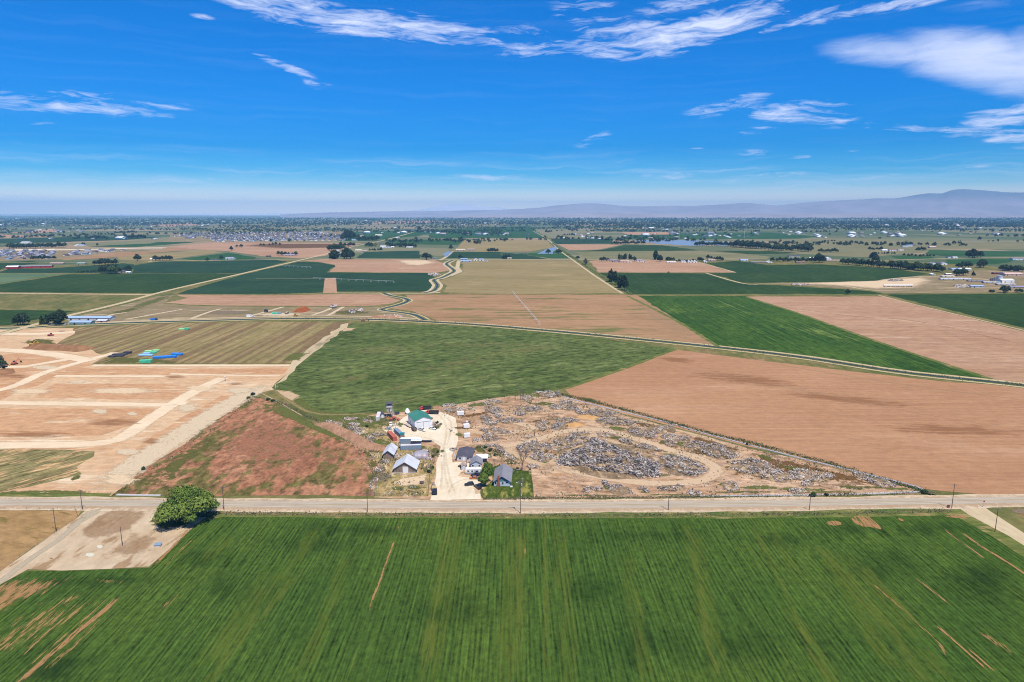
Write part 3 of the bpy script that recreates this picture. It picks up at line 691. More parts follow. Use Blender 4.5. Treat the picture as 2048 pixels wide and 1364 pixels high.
# the canal between its two bank tracks
CN = [(-900,672),(-400,662),(0,657),(120,651),(250,646),(400,641.5),(560,637.5),(680,638),(760,639.5),(860,644),(960,650),(1080,660),(1200,671),(1400,691),(1600,714),(1800,744),(2048,771),(2400,815),(2900,870)]
strip('canal_bank', CN, 22, M['verge'], 6, jit=.8)
strip('canal_track', CN, 5.0, M['track earth'], 8, off=7.6, jit=.5)
strip('canal_track', CN, 3.6, M['track earth'], 8, off=-7.4, jit=.5)
strip('canal', CN, 4.8, M['canal water'], 8, off=.2, jit=.4)
# winding canal that joins it from the north
CW = [(905,521),(893,528),(908,541),(897,549),(882,556),(868,560),(875,571),(866,582),(850,585.5)]
CW2 = [(766,586),(780,591),(810,597),(816,602),(800,609),(772,616),(764,620),(800,625),(830,630),(850,640)]
for c_, ww in ((CW, 20), (CW2, 14)):
    strip('side_canal_bank', c_, ww, M['track earth'], 8, jit=1.0)
    strip('side_canal', c_, 4.2, M['canal water'], 10, jit=.3)
    strip('side_canal_reeds', c_, 2.2, M['verge'], 10, off=3.4, jit=.3); strip('side_canal_reeds', c_, 2.2, M['verge'], 10, off=-3.4, jit=.3)
# north of the canal
S('dry_field', [(810,589),(1000,587),(1272,589),(1432,690),(1300,676),(1150,664),(1000,651),(880,642),(856,634),(826,622),(780,617),(822,604)], M['soil mottled'], 5)
bl('bare_ground', [(1262,590),(1275,592),(1432,690),(1370,683),(1300,640)], 'faint track', 7, .4)
fs('wheel_track', [(1024,586),(1060,610),(1078,650)], 2.2, 'faint track', 8)
fs('wheel_track', [(960,613),(1065,613)], 2.2, 'faint track', 8)
S('crop_field', [(1276,592),(1488,592),(1600,628),(1750,682),(1900,735),(1982,757),(1800,740),(1600,712),(1438,691),(1350,640)], M['crop right'], 5, jit=1)
S('ploughed_field', [(1494,593),(1766,593),(1850,615),(2048,663),(2500,770),(2700,840),(2300,800),(2048,768),(1985,757),(1900,733),(1750,680),(1600,627)], M['soil pink'], 5, jit=1)
fs('wheel_track', [(1540,610),(1700,632),(1830,642),(2048,690)], 2.5, 'brown dirt', 8)
fs('wheel_track', [(1560,618),(1760,636),(2048,672)], 2.5, 'pale dirt', 8)
S('crop_field', [(1768,589),(2048,587),(2900,585),(2900,860),(2500,765),(2048,656),(1900,620)], M['crop dark'], 5)
strip('field_track', [(1755,590),(1850,614),(2048,661),(2500,770)], 3.2, M['track earth'], 7, jit=.3)
strip('field_margin', [(1255,589),(1500,590),(1770,589)], 4.5, M['verge'], 7, jit=1.5)
S('ploughed_field', [(350,589),(512,590),(660,588),(768,589),(800,600),(785,607),(740,612),(540,612),(400,611),(330,606),(380,596)], M['soil pink'], 5)
S('works_yard', [(136,637),(240,612),(312,593),(350,590),(330,607),(400,612),(760,613),(765,620),(825,630),(830,638),(560,634),(300,642),(140,646)], M['works ground'], 5)
for q, k_ in [((300,605,50,6,-.3),'weeds'),((250,622,40,4,-.2),'weeds dull'),((600,619,26,7,-.2),'orange dirt'),((700,625,50,5,0),'weeds dull'),((780,633,30,3,0),'grey litter'),((450,625,60,5,0),'grey litter'),((560,629,60,4,0),'pale gravel')]:
    bl('works_patch', ell(*q), k_, 7, .6)
for p in [[(245,640),(330,625),(370,618)], [(375,640),(425,622),(448,617)], [(490,635),(545,620),(575,612)], [(620,632),(655,620),(670,610)], [(655,632),(690,612)], [(200,638),(230,628),(260,625)]]:
    fs('works_track', p, 7, 'pale gravel', 8)
strip('works_road', [(130,648),(300,641),(480,635),(640,632),(760,634),(850,638)], 6, M['track earth'], 9, jit=.5)
S('pasture', [(-900,628),(-900,592),(0,590),(290,590),(240,602),(160,622),(0,619)], M['grass rough'], 4)
S('crop_field', [(-900,655),(-900,622),(0,619.5),(148,621.5),(100,634),(20,650),(0,652)], M['crop dark'], 5)
strip('field_margin', [(-500,620),(0,619.5),(150,622)], 4, M['verge'], 6)
# north-south road on the west side
NS = [(-330,745),(-120,700),(60,652),(130,633),(240,607),(345,579),(512,541),(640,511),(712,492),(770,480),(820,466.5),(846,459)]
strip('country_road', NS, 13, M['verge'], 6, jit=1)
strip('country_road', NS, 9, M['track earth'], 9, jit=.5)
# quarter-mile track and fields beyond
T2 = [(-500,584),(0,586.5),(150,588),(300,589.5)]
strip('farm_track', T2, 9, M['track earth'], 8, jit=.6)
strip('farm_track', [(670,586),(760,586.5),(860,586.5),(880,584)], 7, M['track earth'], 8, jit=.5)
S('crop_field', [(-900,582),(-900,548),(0,569),(130,549),(265,547),(400,547),(478,548),(312,586),(150,585.5),(0,584)], M['crop dark'], 6)
S('crop_field', [(-900,580),(-300,547),(0,547.5),(128,547.5),(60,558),(0,568),(-200,580)], field_mat('pale crop', A(122,142,112), A(98,126,96), None, streak=.4, streak_w=10, streak_l=60, patch=60, grain=.1, grain_w=6, bump=0), 5)
S('crop_field', [(265,546),(268,532),(276,529),(322,522.5),(412,523),(512,517),(540,519),(575,523),(512,539),(478,547)], M['crop teal'], 6)
S('crop_field', [(-900,545),(-300,542),(0,543),(20,537),(90,537),(250,527),(268,529),(262,546),(0,546)], M['crop teal'], 6)
S('crop_field', [(352,587.5),(480,551),(598,523.5),(640,525),(672,531),(662,537),(654,545),(740,546),(856,546),(872,559),(873,571),(866,579),(850,583),(760,583),(668,583),(667,556.5),(655,556.5),(653,585),(512,588)], M['crop teal'], 6)
strip('farm_track', [(512,556.6),(655,556.6)], 3, M['track earth'], 8); strip('farm_track', [(661,556),(660,586)], 22, M['soil pink'], 7)
S('ploughed_field', [(604,521),(650,518.5),(785,518.5),(870,520),(893,530),(900,541),(872,545.5),(760,545.5),(660,543.5),(665,537),(674,531),(645,525)], M['soil pink'], 6)
bl('dirt_patch', [(785,520),(860,519),(880,526),(840,533),(810,531)], 'pale dirt', 8, .5)
S('stubble_field', [(924,521),(1000,520),(1150,521),(1170,536),(1215,565),(1256,587),(1000,587),(885,585),(892,572),(880,562),(905,553),(926,545)], M['stubble olive'], 5)
S('crop_field', [(1198,546.5),(1300,546),(1411,547),(1484,568),(1536,569.5),(1741,582),(1766,588),(1500,588),(1262,588),(1230,566)], M['crop dark'], 6)
S('crop_field', [(1415,527),(1470,521.5),(1536,530),(1640,529),(1770,536),(1861,548),(1740,562.5),(1600,565),(1484,565),(1416,546.5),(1471,545.5)], M['crop dark'], 6)
strip('farm_track', [(1392,523),(1471,545)], 5, M['track earth'], 9); strip('farm_track', [(1411,546),(1486,567),(1536,568),(1660,569),(1741,580),(1820,580)], 5, M['track earth'], 9)
S('ploughed_field', [(1178,521.5),(1299,520),(1392,524),(1469,545),(1198,545),(1185,530)], M['soil pink'], 6)
S('works_yard', [(1536,566.5),(1741,563),(1776,556),(1880,550),(1960,540),(2048,540),(2900,545),(2900,583),(2048,585),(1770,587),(1741,580),(1600,571)], M['works ground'], 5)
bl('dirt_patch', [(1560,567),(1750,561),(1800,556),(1860,553),(1880,560),(1840,578),(1750,580),(1650,572)], 'pale dirt', 7, .4)
strip('farm_track', [(1760,561),(1800,556),(1860,553),(1960,558),(2020,568)], 7, M['track earth'], 8)
strip('farm_track', [(1760,588),(1850,587),(2048,585),(2400,583)], 4, M['verge'], 8)
# hedge line beside the quarter-mile boundary
strip('ditch_margin', [(1090,470),(1105,487),(1128,503),(1155,521),(1190,545),(1225,567),(1258,588)], 13, M['verge'], 7, jit=2)
strip('farm_track', [(1066,462),(1094,478),(1118,500),(1147,521),(1180,545),(1213,567),(1245,587)], 5, M['track earth'], 8, jit=.8)
# mile road
strip('mile_road', [(-600,524),(200,524.5),(320,522.5),(500,520),(640,518),(780,518.3),(910,519.5),(1000,519),(1150,520),(1300,518.5),(1500,518),(1620,520),(1745,521),(1900,517),(2048,515),(2500,512)], 10, M['track earth'], 8, jit=1)
# fields between one and three miles off
S('crop_field', [(712,516.5),(730,504),(835,501.5),(842,510),(840,516.5)], M['crop teal'], 7)
S('crop_field', [(893,516.5),(905,504),(1002,504),(1003,517)], M['crop teal'], 7)
S('crop_field', [(777,480),(850,479.5),(928,480),(917,490),(870,489.5),(770,487)], M['crop mid green'], 7)
S('crop_field', [(928,480.5),(1094,480.5),(1106,495),(1060,503),(1005,504),(906,503)], M['stubble olive'], 6)
S('crop_field', [(1100,477),(1224,477),(1224,487),(1113,488)], M['crop teal'], 7)
S('ploughed_field', [(1113,488.5),(1246,489),(1196,499.5),(1138,500.5)], M['soil pink'], 7)
S('crop_field', [(1200,500),(1249,490.5),(1324,490.5),(1396,500.5),(1300,502),(1150,503)], M['crop dark'], 8)
S('stubble_field', [(1148,503.5),(1400,502),(1500,508.5),(1540,514),(1536,518),(1300,517.5),(1176,519)], M['stubble dull'], 7)
S('crop_field', [(1434,501.5),(1536,502),(1600,506),(1499,508.5)], M['crop dark'], 8)
S('crop_field', [(1034,507),(1100,517),(1146,517),(1122,500),(1068,506)], M['crop mid green'], 7)
S('crop_field', [(1004,505),(1040,508),(1098,518),(1005,518)], M['crop teal'], 7)
S('crop_field', [(1249,470),(1400,465.5),(1536,465),(1641,473),(1600,477.5),(1536,478),(1249,478)], M['crop mid green'], 7)
S('ploughed_field', [(1239,464),(1334,464),(1346,469),(1259,470)], M['soil pink'], 7)
S('stubble_field', [(1600,482),(1800,490),(1900,500),(1730,515),(1540,505),(1450,495)], M['stubble dull'], 6)
S('crop_field', [(1858,500),(2048,503),(2400,502),(2400,512),(2048,512),(1893,513),(1850,508)], M['crop mid green'], 7)
S('crop_field', [(1893,519.5),(1970,518),(2040,519),(1998,528),(1890,528)], M['crop mid green'], 7)
S('crop_field', [(1780,512),(1860,513),(1880,518),(1800,519)], M['crop mid green'], 7)
S('stubble_field', [(1536,478),(1700,476),(1900,485),(2400,482),(2400,500),(1900,498),(1740,488)], M['stubble dull'], 6)
S('ploughed_field', [(325,494),(430,484.5),(512,485),(724,486),(690,497),(650,512),(600,517),(520,512),(460,503)], M['soil pink'], 6)
bl('red_soil_patch', [(512,487),(724,487),(700,496),(560,498),(470,492)], 'weeds brown', 8, .4)
S('crop_field', [(362,517.5),(457,505.5),(512,515),(500,519),(412,522)], M['crop mid green'], 7)
S('stubble_field', [(235,512),(340,505),(400,500),(450,504),(360,516),(330,521),(240,521)], M['stubble olive'], 6)
S('stubble_field', [(120,518),(235,505),(340,500),(300,495),(400,498),(330,504),(240,514),(130,521)], M['soil mottled'], 7)
S('crop_field', [(175,493.5),(340,483),(422,480),(375,486),(275,494)], M['crop mid green'], 7)
S('crop_field', [(-600,484),(0,478),(150,474),(330,474),(250,480),(90,485),(0,487)], M['crop teal'], 6)
S('ploughed_field', [(-600,470),(0,469),(70,472),(110,474),(0,476),(-600,478)], M['soil pink'], 6)
S('stubble_field', [(130,487),(270,481),(340,480),(300,487),(180,492)], M['stubble dull'], 7)
S('crop_field', [(-600,535),(0,525),(60,522),(90,525),(20,533),(0,540),(-600,544)], M['crop dark'], 6)
S('crop_field', [(560,470),(760,462),(900,463),(780,478),(700,483)], M['crop mid green'], 5)
S('crop_field', [(860,460),(1060,452),(1080,468),(1090,476),(860,476)], M['crop mid green'], 6)
S('crop_field', [(330,459),(520,447),(740,447),(700,456),(480,463)], M['stubble dull'], 5)
for p, mk in [([(300,449),(380,446),(400,450),(330,454)], 'soil pink'), ([(20,466),(100,458),(140,462),(60,467)], 'soil pink'), ([(380,462),(560,458),(640,462),(420,467)], 'stubble dull'), ([(740,444),(860,441),(900,445),(760,448)], 'soil pink')]:
    S('distant_field', p, M[mk], 6)
# overgrown margins between fields
for p, w_ in [([(1255,592),(1350,640),(1436,693)], 5), ([(1492,594),(1600,628),(1750,682),(1985,759)], 5), ([(1128,778),(1240,740),(1350,699)], 4), ([(810,589),(1000,589),(1270,590)], 5), ([(330,608),(500,613),(760,613)], 5), ([(350,589),(512,590),(700,588)], 4), ([(1196,546),(1411,546.5)], 5), ([(1150,503),(1400,502),(1500,509)], 8), ([(604,521),(785,519)], 6), ([(662,544),(872,546)], 4), ([(184,728),(400,728),(582,728)], 2.5), ([(0,569),(130,549),(265,547)], 4), ([(1768,589),(2048,587)], 5)]:
    strip('field_margin', p, w_, M['verge'], 9, jit=1.6)
# ponds
tag(S('lake', [(1270,481),(1330,479),(1381,480.5),(1459,484),(1456,492),(1420,490),(1384,491.5),(1316,487.5),(1290,484)], M['pond water'], 9, jit=3), 'broad shallow reed-edged lake beyond the mile road', kind='structure')
S('pond', [(1074,507.5),(1090,500),(1106,494),(1114,495),(1104,508)], M['pond water'], 9, jit=1)
S('pond', [(886,508),(896,503),(906,503),(892,514)], M['pond water'], 9, jit=1)
strip('farm_track', [(905,503),(892,514),(880,520)], 9, M['track earth'], 8)
strip('farm_track', [(918,521),(915,535),(920,543),(900,552)], 10, M['track earth'], 10, jit=1)

# ------------------------------------------------------------------ mountains and hills
def elev(px, py, D):
    """height above ground of something D metres away (along y) that the photograph shows at px, py"""
    d = px_dir(px, py); t = D/d.y
    return CAM_H + d.z*t, d.x*t

def range_mesh(name, prof, D, depth, mat, seedv, foot=0.25, nx=260, ny=34, rough=1.0):
    xs = np.array([elev(p[0], p[1], D)[1] for p in prof]); hs = np.array([max(2, elev(p[0], p[1], D)[0]) for p in prof])
    X = np.linspace(xs[0], xs[-1], nx)
    H = np.interp(X, xs, hs)
    v, f = [], []
    for j in range(ny):
        u = j/(ny-1)                       # 0 front foot, crest at u=.6
        prof_u = (u/.6)**1.25 if u <= .6 else max(0, 1-((u-.6)/.4)**1.5)
        for i in range(nx):
            x, y = X[i], D + (u-.6)*depth
            n = mnoise.fractal(Vector((x/2600, y/2600, seedv)), 0.9, 2.1, 6)
            r = 1-abs(mnoise.fractal(Vector((x/3800+9, y/5200, seedv)), 0.8, 2.2, 5))*1.6
            env = sin(pi*min(1, u/.6)/1.0)**.7 if u < .6 else 0
            h = H[i]*prof_u*(1 + .5*env*(r-.62)) + H[i]*.10*n*env*rough + 0
            if abs(u-.6) < .02: h += mnoise.fractal(Vector((x/900, 3, seedv)), 0.9, 2.1, 5)*H[i]*.03
            v.append((x*(y/D), y, max(h, -0.9) if 0 < j < ny-1 else -0.9))
    for j in range(ny-1):
        for i in range(nx-1):
            a = j*nx+i
            f.append((a, a+1, a+nx+1, a+nx))
    return link(name, mesh(name, v, f, mat, True))
def hill_mat(name, c1, c2, c3):
    m = bpy.data.materials.new(name)
    t, b = pbsdf(m, 1, .05)
    geo = t.n('ShaderNodeNewGeometry'); x, y, z = t.sep(geo.outputs['Position'])
    n = t.noise(geo.outputs['Position'], 1/1200, 6, .65)
    c = t.mix(t.step(n, .35, .65), c1, c2)
    c = t.mix(t.step(z, 420, 700), c, c3)
    t.put(b.inputs['Base Color'], c)
    return m
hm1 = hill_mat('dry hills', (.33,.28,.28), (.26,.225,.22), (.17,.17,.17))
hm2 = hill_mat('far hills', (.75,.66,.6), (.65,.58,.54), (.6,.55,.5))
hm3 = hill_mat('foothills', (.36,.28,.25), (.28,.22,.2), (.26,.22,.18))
tag(range_mesh('mountain_range', [(560,429),(640,425),(760,423),(850,422),(980,420),(1030,418.5),(1080,415),(1110,411),(1140,408.5),(1172,406),(1200,407),(1240,411),(1290,412.5),(1340,411.5),(1380,412),(1440,409),(1490,405.5),(1520,408),(1550,411),(1590,407),(1640,403),(1700,400),(1750,397),(1790,397),(1830,391),(1860,386),(1885,387),(1905,380),(1928,378),(1960,380),(2010,384),(2060,386),(2200,378),(2400,384),(2800,396)], 22500, 7500, hm1, 1.3), 'long hazy mountain range rising towards the right behind the plain', kind='structure')
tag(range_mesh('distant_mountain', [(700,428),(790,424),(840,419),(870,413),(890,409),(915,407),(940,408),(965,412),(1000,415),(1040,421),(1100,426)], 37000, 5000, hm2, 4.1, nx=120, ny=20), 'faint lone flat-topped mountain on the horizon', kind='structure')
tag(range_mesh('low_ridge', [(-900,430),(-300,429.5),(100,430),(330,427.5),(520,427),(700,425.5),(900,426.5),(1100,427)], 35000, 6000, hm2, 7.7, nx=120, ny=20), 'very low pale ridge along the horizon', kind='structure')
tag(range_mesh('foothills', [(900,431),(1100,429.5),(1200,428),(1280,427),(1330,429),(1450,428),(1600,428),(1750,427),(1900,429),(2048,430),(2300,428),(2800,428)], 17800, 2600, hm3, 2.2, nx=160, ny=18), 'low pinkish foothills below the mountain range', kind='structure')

# ------------------------------------------------------------------ the air
hz = bpy.data.materials.new('haze')
hz.use_nodes = True
ht = hz.node_tree
ht.nodes.clear()
ho = ht.nodes.new('ShaderNodeOutputMaterial'); hv = ht.nodes.new('ShaderNodeVolumePrincipled')
hv.inputs['Color'].default_value = (0.30, 0.66, 1.0, 1)
hv.inputs['Density'].default_value = HAZE_D if 'HAZE_D' in globals() else 4.1e-5
hv.inputs['Anisotropy'].default_value = -0.3
ht.links.new(hv.outputs[0], ho.inputs['Volume'])
Z0, Z1, HS = -1.1, 860.0, 48000.0
hb = link('haze', mesh('haze', [(-HS,-HS,Z0),(HS,-HS,Z0),(HS,HS,Z0),(-HS,HS,Z0),(-HS,-HS,Z1),(HS,-HS,Z1),(HS,HS,Z1),(-HS,HS,Z1)],
    [(0,3,2,1),(4,5,6,7),(0,1,5,4),(1,2,6,5),(2,3,7,6),(3,0,4,7)], hz))
tag(hb, 'thin pale haze lying over the whole plain', kind='stuff')

# ------------------------------------------------------------------ mesh kit
class MB:
    """collects simple solids, builds ONE mesh"""
    def __init__(s): s.v = []; s.f = []; s.mi = []
    def add(s, vs, fs, mi=0):
        o = len(s.v); s.v += [tuple(v) for v in vs]; s.f += [tuple(i+o for i in f) for f in fs]; s.mi += [mi]*len(fs)
        return s
    def box(s, x0, x1, y0, y1, z0, z1, mi=0):
        return s.add([(x0,y0,z0),(x1,y0,z0),(x1,y1,z0),(x0,y1,z0),(x0,y0,z1),(x1,y0,z1),(x1,y1,z1),(x0,y1,z1)],
                     [(0,3,2,1),(4,5,6,7),(0,1,5,4),(1,2,6,5),(2,3,7,6),(3,0,4,7)], mi)
    def bar(s, a, b, r=.05, n=4, r2=None, mi=0):
        a = Vector(a); b = Vector(b); d = (b-a).normalized()
        u = d.orthogonal().normalized(); w_ = d.cross(u); r2 = r if r2 is None else r2
        vs = [a + (u*cos(2*pi*i/n) + w_*sin(2*pi*i/n))*r for i in range(n)] + [b + (u*cos(2*pi*i/n) + w_*sin(2*pi*i/n))*r2 for i in range(n)]
        return s.add(vs, [(i, (i+1) % n, n+(i+1) % n, n+i) for i in range(n)] + [tuple(range(n-1, -1, -1)), tuple(range(n, 2*n))], mi)
    def cyl(s, x, y, z0, z1, r, n=12, r2=None, mi=0): return s.bar((x,y,z0), (x,y,z1), r, n, r2, mi)
    def prism(s, prof, y0, y1, axis='y', mi=0):
        """profile in (x, z) extruded along y (or (y, z) along x)"""
        n = len(prof)
        if axis == 'y': vs = [(p[0], y0, p[1]) for p in prof] + [(p[0], y1, p[1]) for p in prof]
        else: vs = [(y0, p[0], p[1]) for p in prof] + [(y1, p[0], p[1]) for p in prof]
        return s.add(vs, [tuple(range(n)), tuple(range(2*n-1, n-1, -1))] + [(i, n+i, n+(i+1) % n, (i+1) % n) for i in range(n)], mi)
    def build(s, name, mats, parent=None, smooth=False, loc=None, rot=None, fix=True):
        me = bpy.data.meshes.new(name)
        me.from_pydata(s.v, [], s.f)
        for m in (mats if isinstance(mats, (list, tuple)) else [mats]): me.materials.append(m)
        if any(s.mi): me.polygons.foreach_set('material_index', s.mi)
        if fix:
            import bmesh
            bm = bmesh.new(); bm.from_mesh(me); bmesh.ops.recalc_face_normals(bm, faces=bm.faces); bm.to_mesh(me); bm.free()
        if smooth: me.polygons.foreach_set('use_smooth', [True]*len(me.polygons))
        me.update()
        return link(name, me, parent, loc, rot)

def copy_tree(o, loc=None, rz=None, label=None, scale=None):
    c = o.copy(); COL.objects.link(c)
    if loc is not None: c.location = loc
    if rz is not None: c.rotation_euler = (0, 0, rz)
    if scale is not None: c.scale = scale
    if label: c['label'] = label
    for ch in o.children:
        d = ch.copy(); COL.objects.link(d); d.parent = c
        for g in ch.children:
            e = g.copy(); COL.objects.link(e); e.parent = d
    return c

def frame3(FL, FR, BL):
    """front-left, front-right, back-left ground pixels -> centre of the front edge, heading, width, depth (local -y faces the front)"""
    a, b, c = G(*FL), G(*FR), G(*BL)
    fx = (b-a); w_ = fx.length; rz = atan2(fx.y, fx.x)
    n = Vector((-sin(rz), cos(rz), 0)); dep = (c-a).dot(n)
    return (a+b)/2, rz, w_, dep

P = {}
def pm(k, c, **kw): P[k] = plain(k, c, **kw); return P[k]
pm('white steel', (.78,.78,.76), rough=.5, var=.06, w=3, dirt=(.5,.45,.38), dirt_k=.25)
pm('white paint', (.74,.73,.70), rough=.7, var=.08, w=2)
pm('cream paint', (.66,.60,.46), rough=.7, var=.08, w=2)
pm('green roof', (.05,.20,.14), rough=.45, var=.1, w=3, dirt=(.10,.24,.18), dirt_k=.4)
pm('grey wall', (.50,.50,.50), rough=.7, var=.06, w=3)
pm('galvanised', (.56,.57,.58), rough=.55, var=.12, w=2.5, metal=.05, dirt=(.40,.37,.35), dirt_k=.5)
pm('rusty metal', (.36,.33,.36), rough=.55, var=.2, w=2, metal=.2, dirt=(.30,.19,.13), dirt_k=.8)
pm('barn wood', (.26,.19,.14), rough=.9, var=.3, w=1.2, dirt=(.38,.33,.28), dirt_k=.6)
pm('barn wood dark', (.16,.115,.09), rough=.9, var=.3, w=1.0)
pm('post wood', (.17,.12,.09), rough=.9, var=.3, w=.8)
pm('bleached wood', (.42,.36,.30), rough=.9, var=.3, w=.8)
pm('container red', (.46,.11,.07), rough=.6, var=.12, w=2.5, dirt=(.34,.12,.08), dirt_k=.5)
pm('container blue grey', (.19,.27,.34), rough=.6, var=.12, w=2.5, dirt=(.28,.25,.24), dirt_k=.4)
pm('container top', (.62,.60,.57), rough=.6, var=.12, w=2, dirt=(.42,.26,.2), dirt_k=.4)
pm('teal tarp', (.03,.24,.26), rough=.6)
pm('asphalt shingle dark', (.075,.07,.085), rough=.9, var=.15, w=2, dirt=(.12,.10,.12), dirt_k=.4)
pm('asphalt shingle grey', (.20,.20,.215), rough=.9, var=.12, w=2, dirt=(.26,.25,.25), dirt_k=.4)
pm('shingle tan', (.38,.30,.25), rough=.9, var=.12, w=1)
pm('light blue siding', (.46,.54,.60), rough=.7, var=.05, w=2)
pm('lavender siding', (.52,.50,.52), rough=.7, var=.05, w=2)
pm('eave shade teal', (.09,.19,.21), rough=.7, var=.08, w=2)  # colour of the eave shadow painted on the farmhouse gable
pm('chimney brick', (.33,.11,.07), rough=.9, var=.3, w=.5)
pm('dark glass', (.02,.025,.03), rough=.15, var=0, spec=.6)
pm('tyre', (.02,.02,.02), rough=.9)
pm('black steel', (.03,.03,.035), rough=.6, var=.2)
pm('grey steel', (.22,.23,.25), rough=.5, var=.15, metal=.3)
pm('red paint', (.42,.06,.05), rough=.45, var=.1)
pm('red orange paint', (.52,.14,.08), rough=.5, var=.15, w=.8)
pm('silver paint', (.50,.51,.52), rough=.3, var=.04, metal=.3)
pm('car white', (.75,.76,.77), rough=.3, var=.03)
pm('car black', (.02,.022,.028), rough=.25, var=.05, spec=.5)
pm('car navy', (.02,.03,.08), rough=.3, var=.05, spec=.5)
pm('car orange', (.48,.15,.05), rough=.4, var=.1)
pm('machine yellow', (.62,.34,.03), rough=.5, var=.12)
pm('hay', (.48,.33,.14), rough=1, var=.3, w=.5)
pm('pole wood', (.14,.10,.085), rough=.9, var=.25, w=1)
pm('concrete', (.55,.53,.50), rough=.9, var=.12, w=2)
pm('pipe blue', (.02,.20,.62), rough=.5, var=.12, w=2)
pm('pipe green', (.08,.50,.30), rough=.5, var=.12, w=2)
pm('pipe pale green', (.30,.62,.30), rough=.5, var=.15, w=2)
pm('pipe black', (.05,.055,.07), rough=.5, var=.2, w=2)
pm('pipe light blue', (.28,.50,.72), rough=.5, var=.2, w=2)
pm('barn red', (.42,.015,.03), rough=.6, var=.08, w=4)
pm('straw tan', (.50,.38,.24), rough=.9, var=.2, w=1)

# ------------------------------------------------------------------ foliage
def leaf_material(name, c1, c2, c3=None):
    m = bpy.data.materials.new(name)
    t, b = pbsdf(m, .75, .15)
    at = t.n('ShaderNodeAttribute'); at.attribute_name = 'shade'
    oi = t.n('ShaderNodeObjectInfo')
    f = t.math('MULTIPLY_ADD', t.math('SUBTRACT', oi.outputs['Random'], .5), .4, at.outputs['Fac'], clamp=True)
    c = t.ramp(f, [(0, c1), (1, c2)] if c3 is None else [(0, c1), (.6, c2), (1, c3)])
    t.put(b.inputs['Base Color'], c)
    tr = t.n('ShaderNodeBsdfTranslucent'); t.put(tr.inputs['Color'], c)
    mx = t.n('ShaderNodeMixShader'); mx.inputs[0].default_value = .25
    out = m.node_tree.nodes['Material Output']
    m.node_tree.links.new(b.outputs[0], mx.inputs[1]); m.node_tree.links.new(tr.outputs[0], mx.inputs[2]); m.node_tree.links.new(mx.outputs[0], out.inputs['Surface'])
    return m
LF = {
    'bright': leaf_material('leaf bright', (.06,.115,.02), (.18,.25,.042), (.30,.35,.085)),
    'green': leaf_material('leaf green', (.028,.055,.020), (.060,.100,.032), (.09,.13,.045)),
    'dark': leaf_material('leaf dark', (.018,.036,.020), (.040,.066,.032), (.06,.09,.045)),
    'yellow': leaf_material('leaf yellow', (.14,.15,.03), (.24,.23,.05)),
    'grey': leaf_material('leaf grey', (.05,.065,.045), (.09,.11,.075)),
    'dusty': leaf_material('leaf dusty', (.11,.11,.05), (.22,.20,.10)),
}
def quads_mesh(name, C, N, size, shade, mat, aspect=1.0, seed=0):
    """many small leaf-clump faces: centres C, normals N (n,3), sizes (n)"""
    r = np.random.default_rng(seed)
    n = len(C)
    up = r.normal(size=(n, 3)); N = N/np.linalg.norm(N, axis=1, keepdims=True)
    U = np.cross(N, up); U /= np.linalg.norm(U, axis=1, keepdims=True)+1e-9
    W = np.cross(N, U)
    s = size[:, None]
    k1 = r.uniform(.7, 1.2, (n, 1)); k2 = r.uniform(.4, .8, (n, 1))*aspect
    V = np.stack([C-U*s*k1, C-W*s*k2+U*s*.2, C+U*s*k1, C+W*s*k2-U*s*.2], 1).reshape(-1, 3)
    me = bpy.data.meshes.new(name)
    me.vertices.add(4*n); me.vertices.foreach_set('co', V.ravel())
    me.loops.add(4*n); me.loops.foreach_set('vertex_index', np.arange(4*n))
    me.polygons.add(n); me.polygons.foreach_set('loop_start', np.arange(0, 4*n, 4)); me.polygons.foreach_set('loop_total', np.full(n, 4))
    me.materials.append(mat)
    me.update(calc_edges=True)
    a = me.attributes.new('shade', 'FLOAT', 'POINT')
    a.data.foreach_set('value', np.repeat(np.clip(shade, 0, 1), 4).astype(np.float32))
    return me

def crown_points(lobes, n, r, shell=.55):
    """lobes (cx,cy,cz,rx,ry,rz): points near each lobe's skin, normals outwards"""
    L = np.array(lobes); w_ = (L[:, 3]*L[:, 4]*L[:, 5])**(2/3); w_ /= w_.sum()
    k = r.choice(len(L), n, p=w_)
    d = r.normal(size=(n, 3)); d /= np.linalg.norm(d, axis=1, keepdims=True)
    d[:, 2] = np.where(d[:, 2] < -.55, -d[:, 2], d[:, 2])
    rad = (shell + (1-shell)*r.random((n, 1))**.6)
    lump = 1 + .16*np.sin(7*d[:, :1]+k[:, None])*np.sin(6*d[:, 1:2]+1.7*k[:, None]) + .10*r.normal(size=(n, 1))
    C = L[k, :3] + d*L[k, 3:]*rad*lump
    return C, d + r.normal(size=(n, 3))*.45 + np.array([0, 0, .35]), k

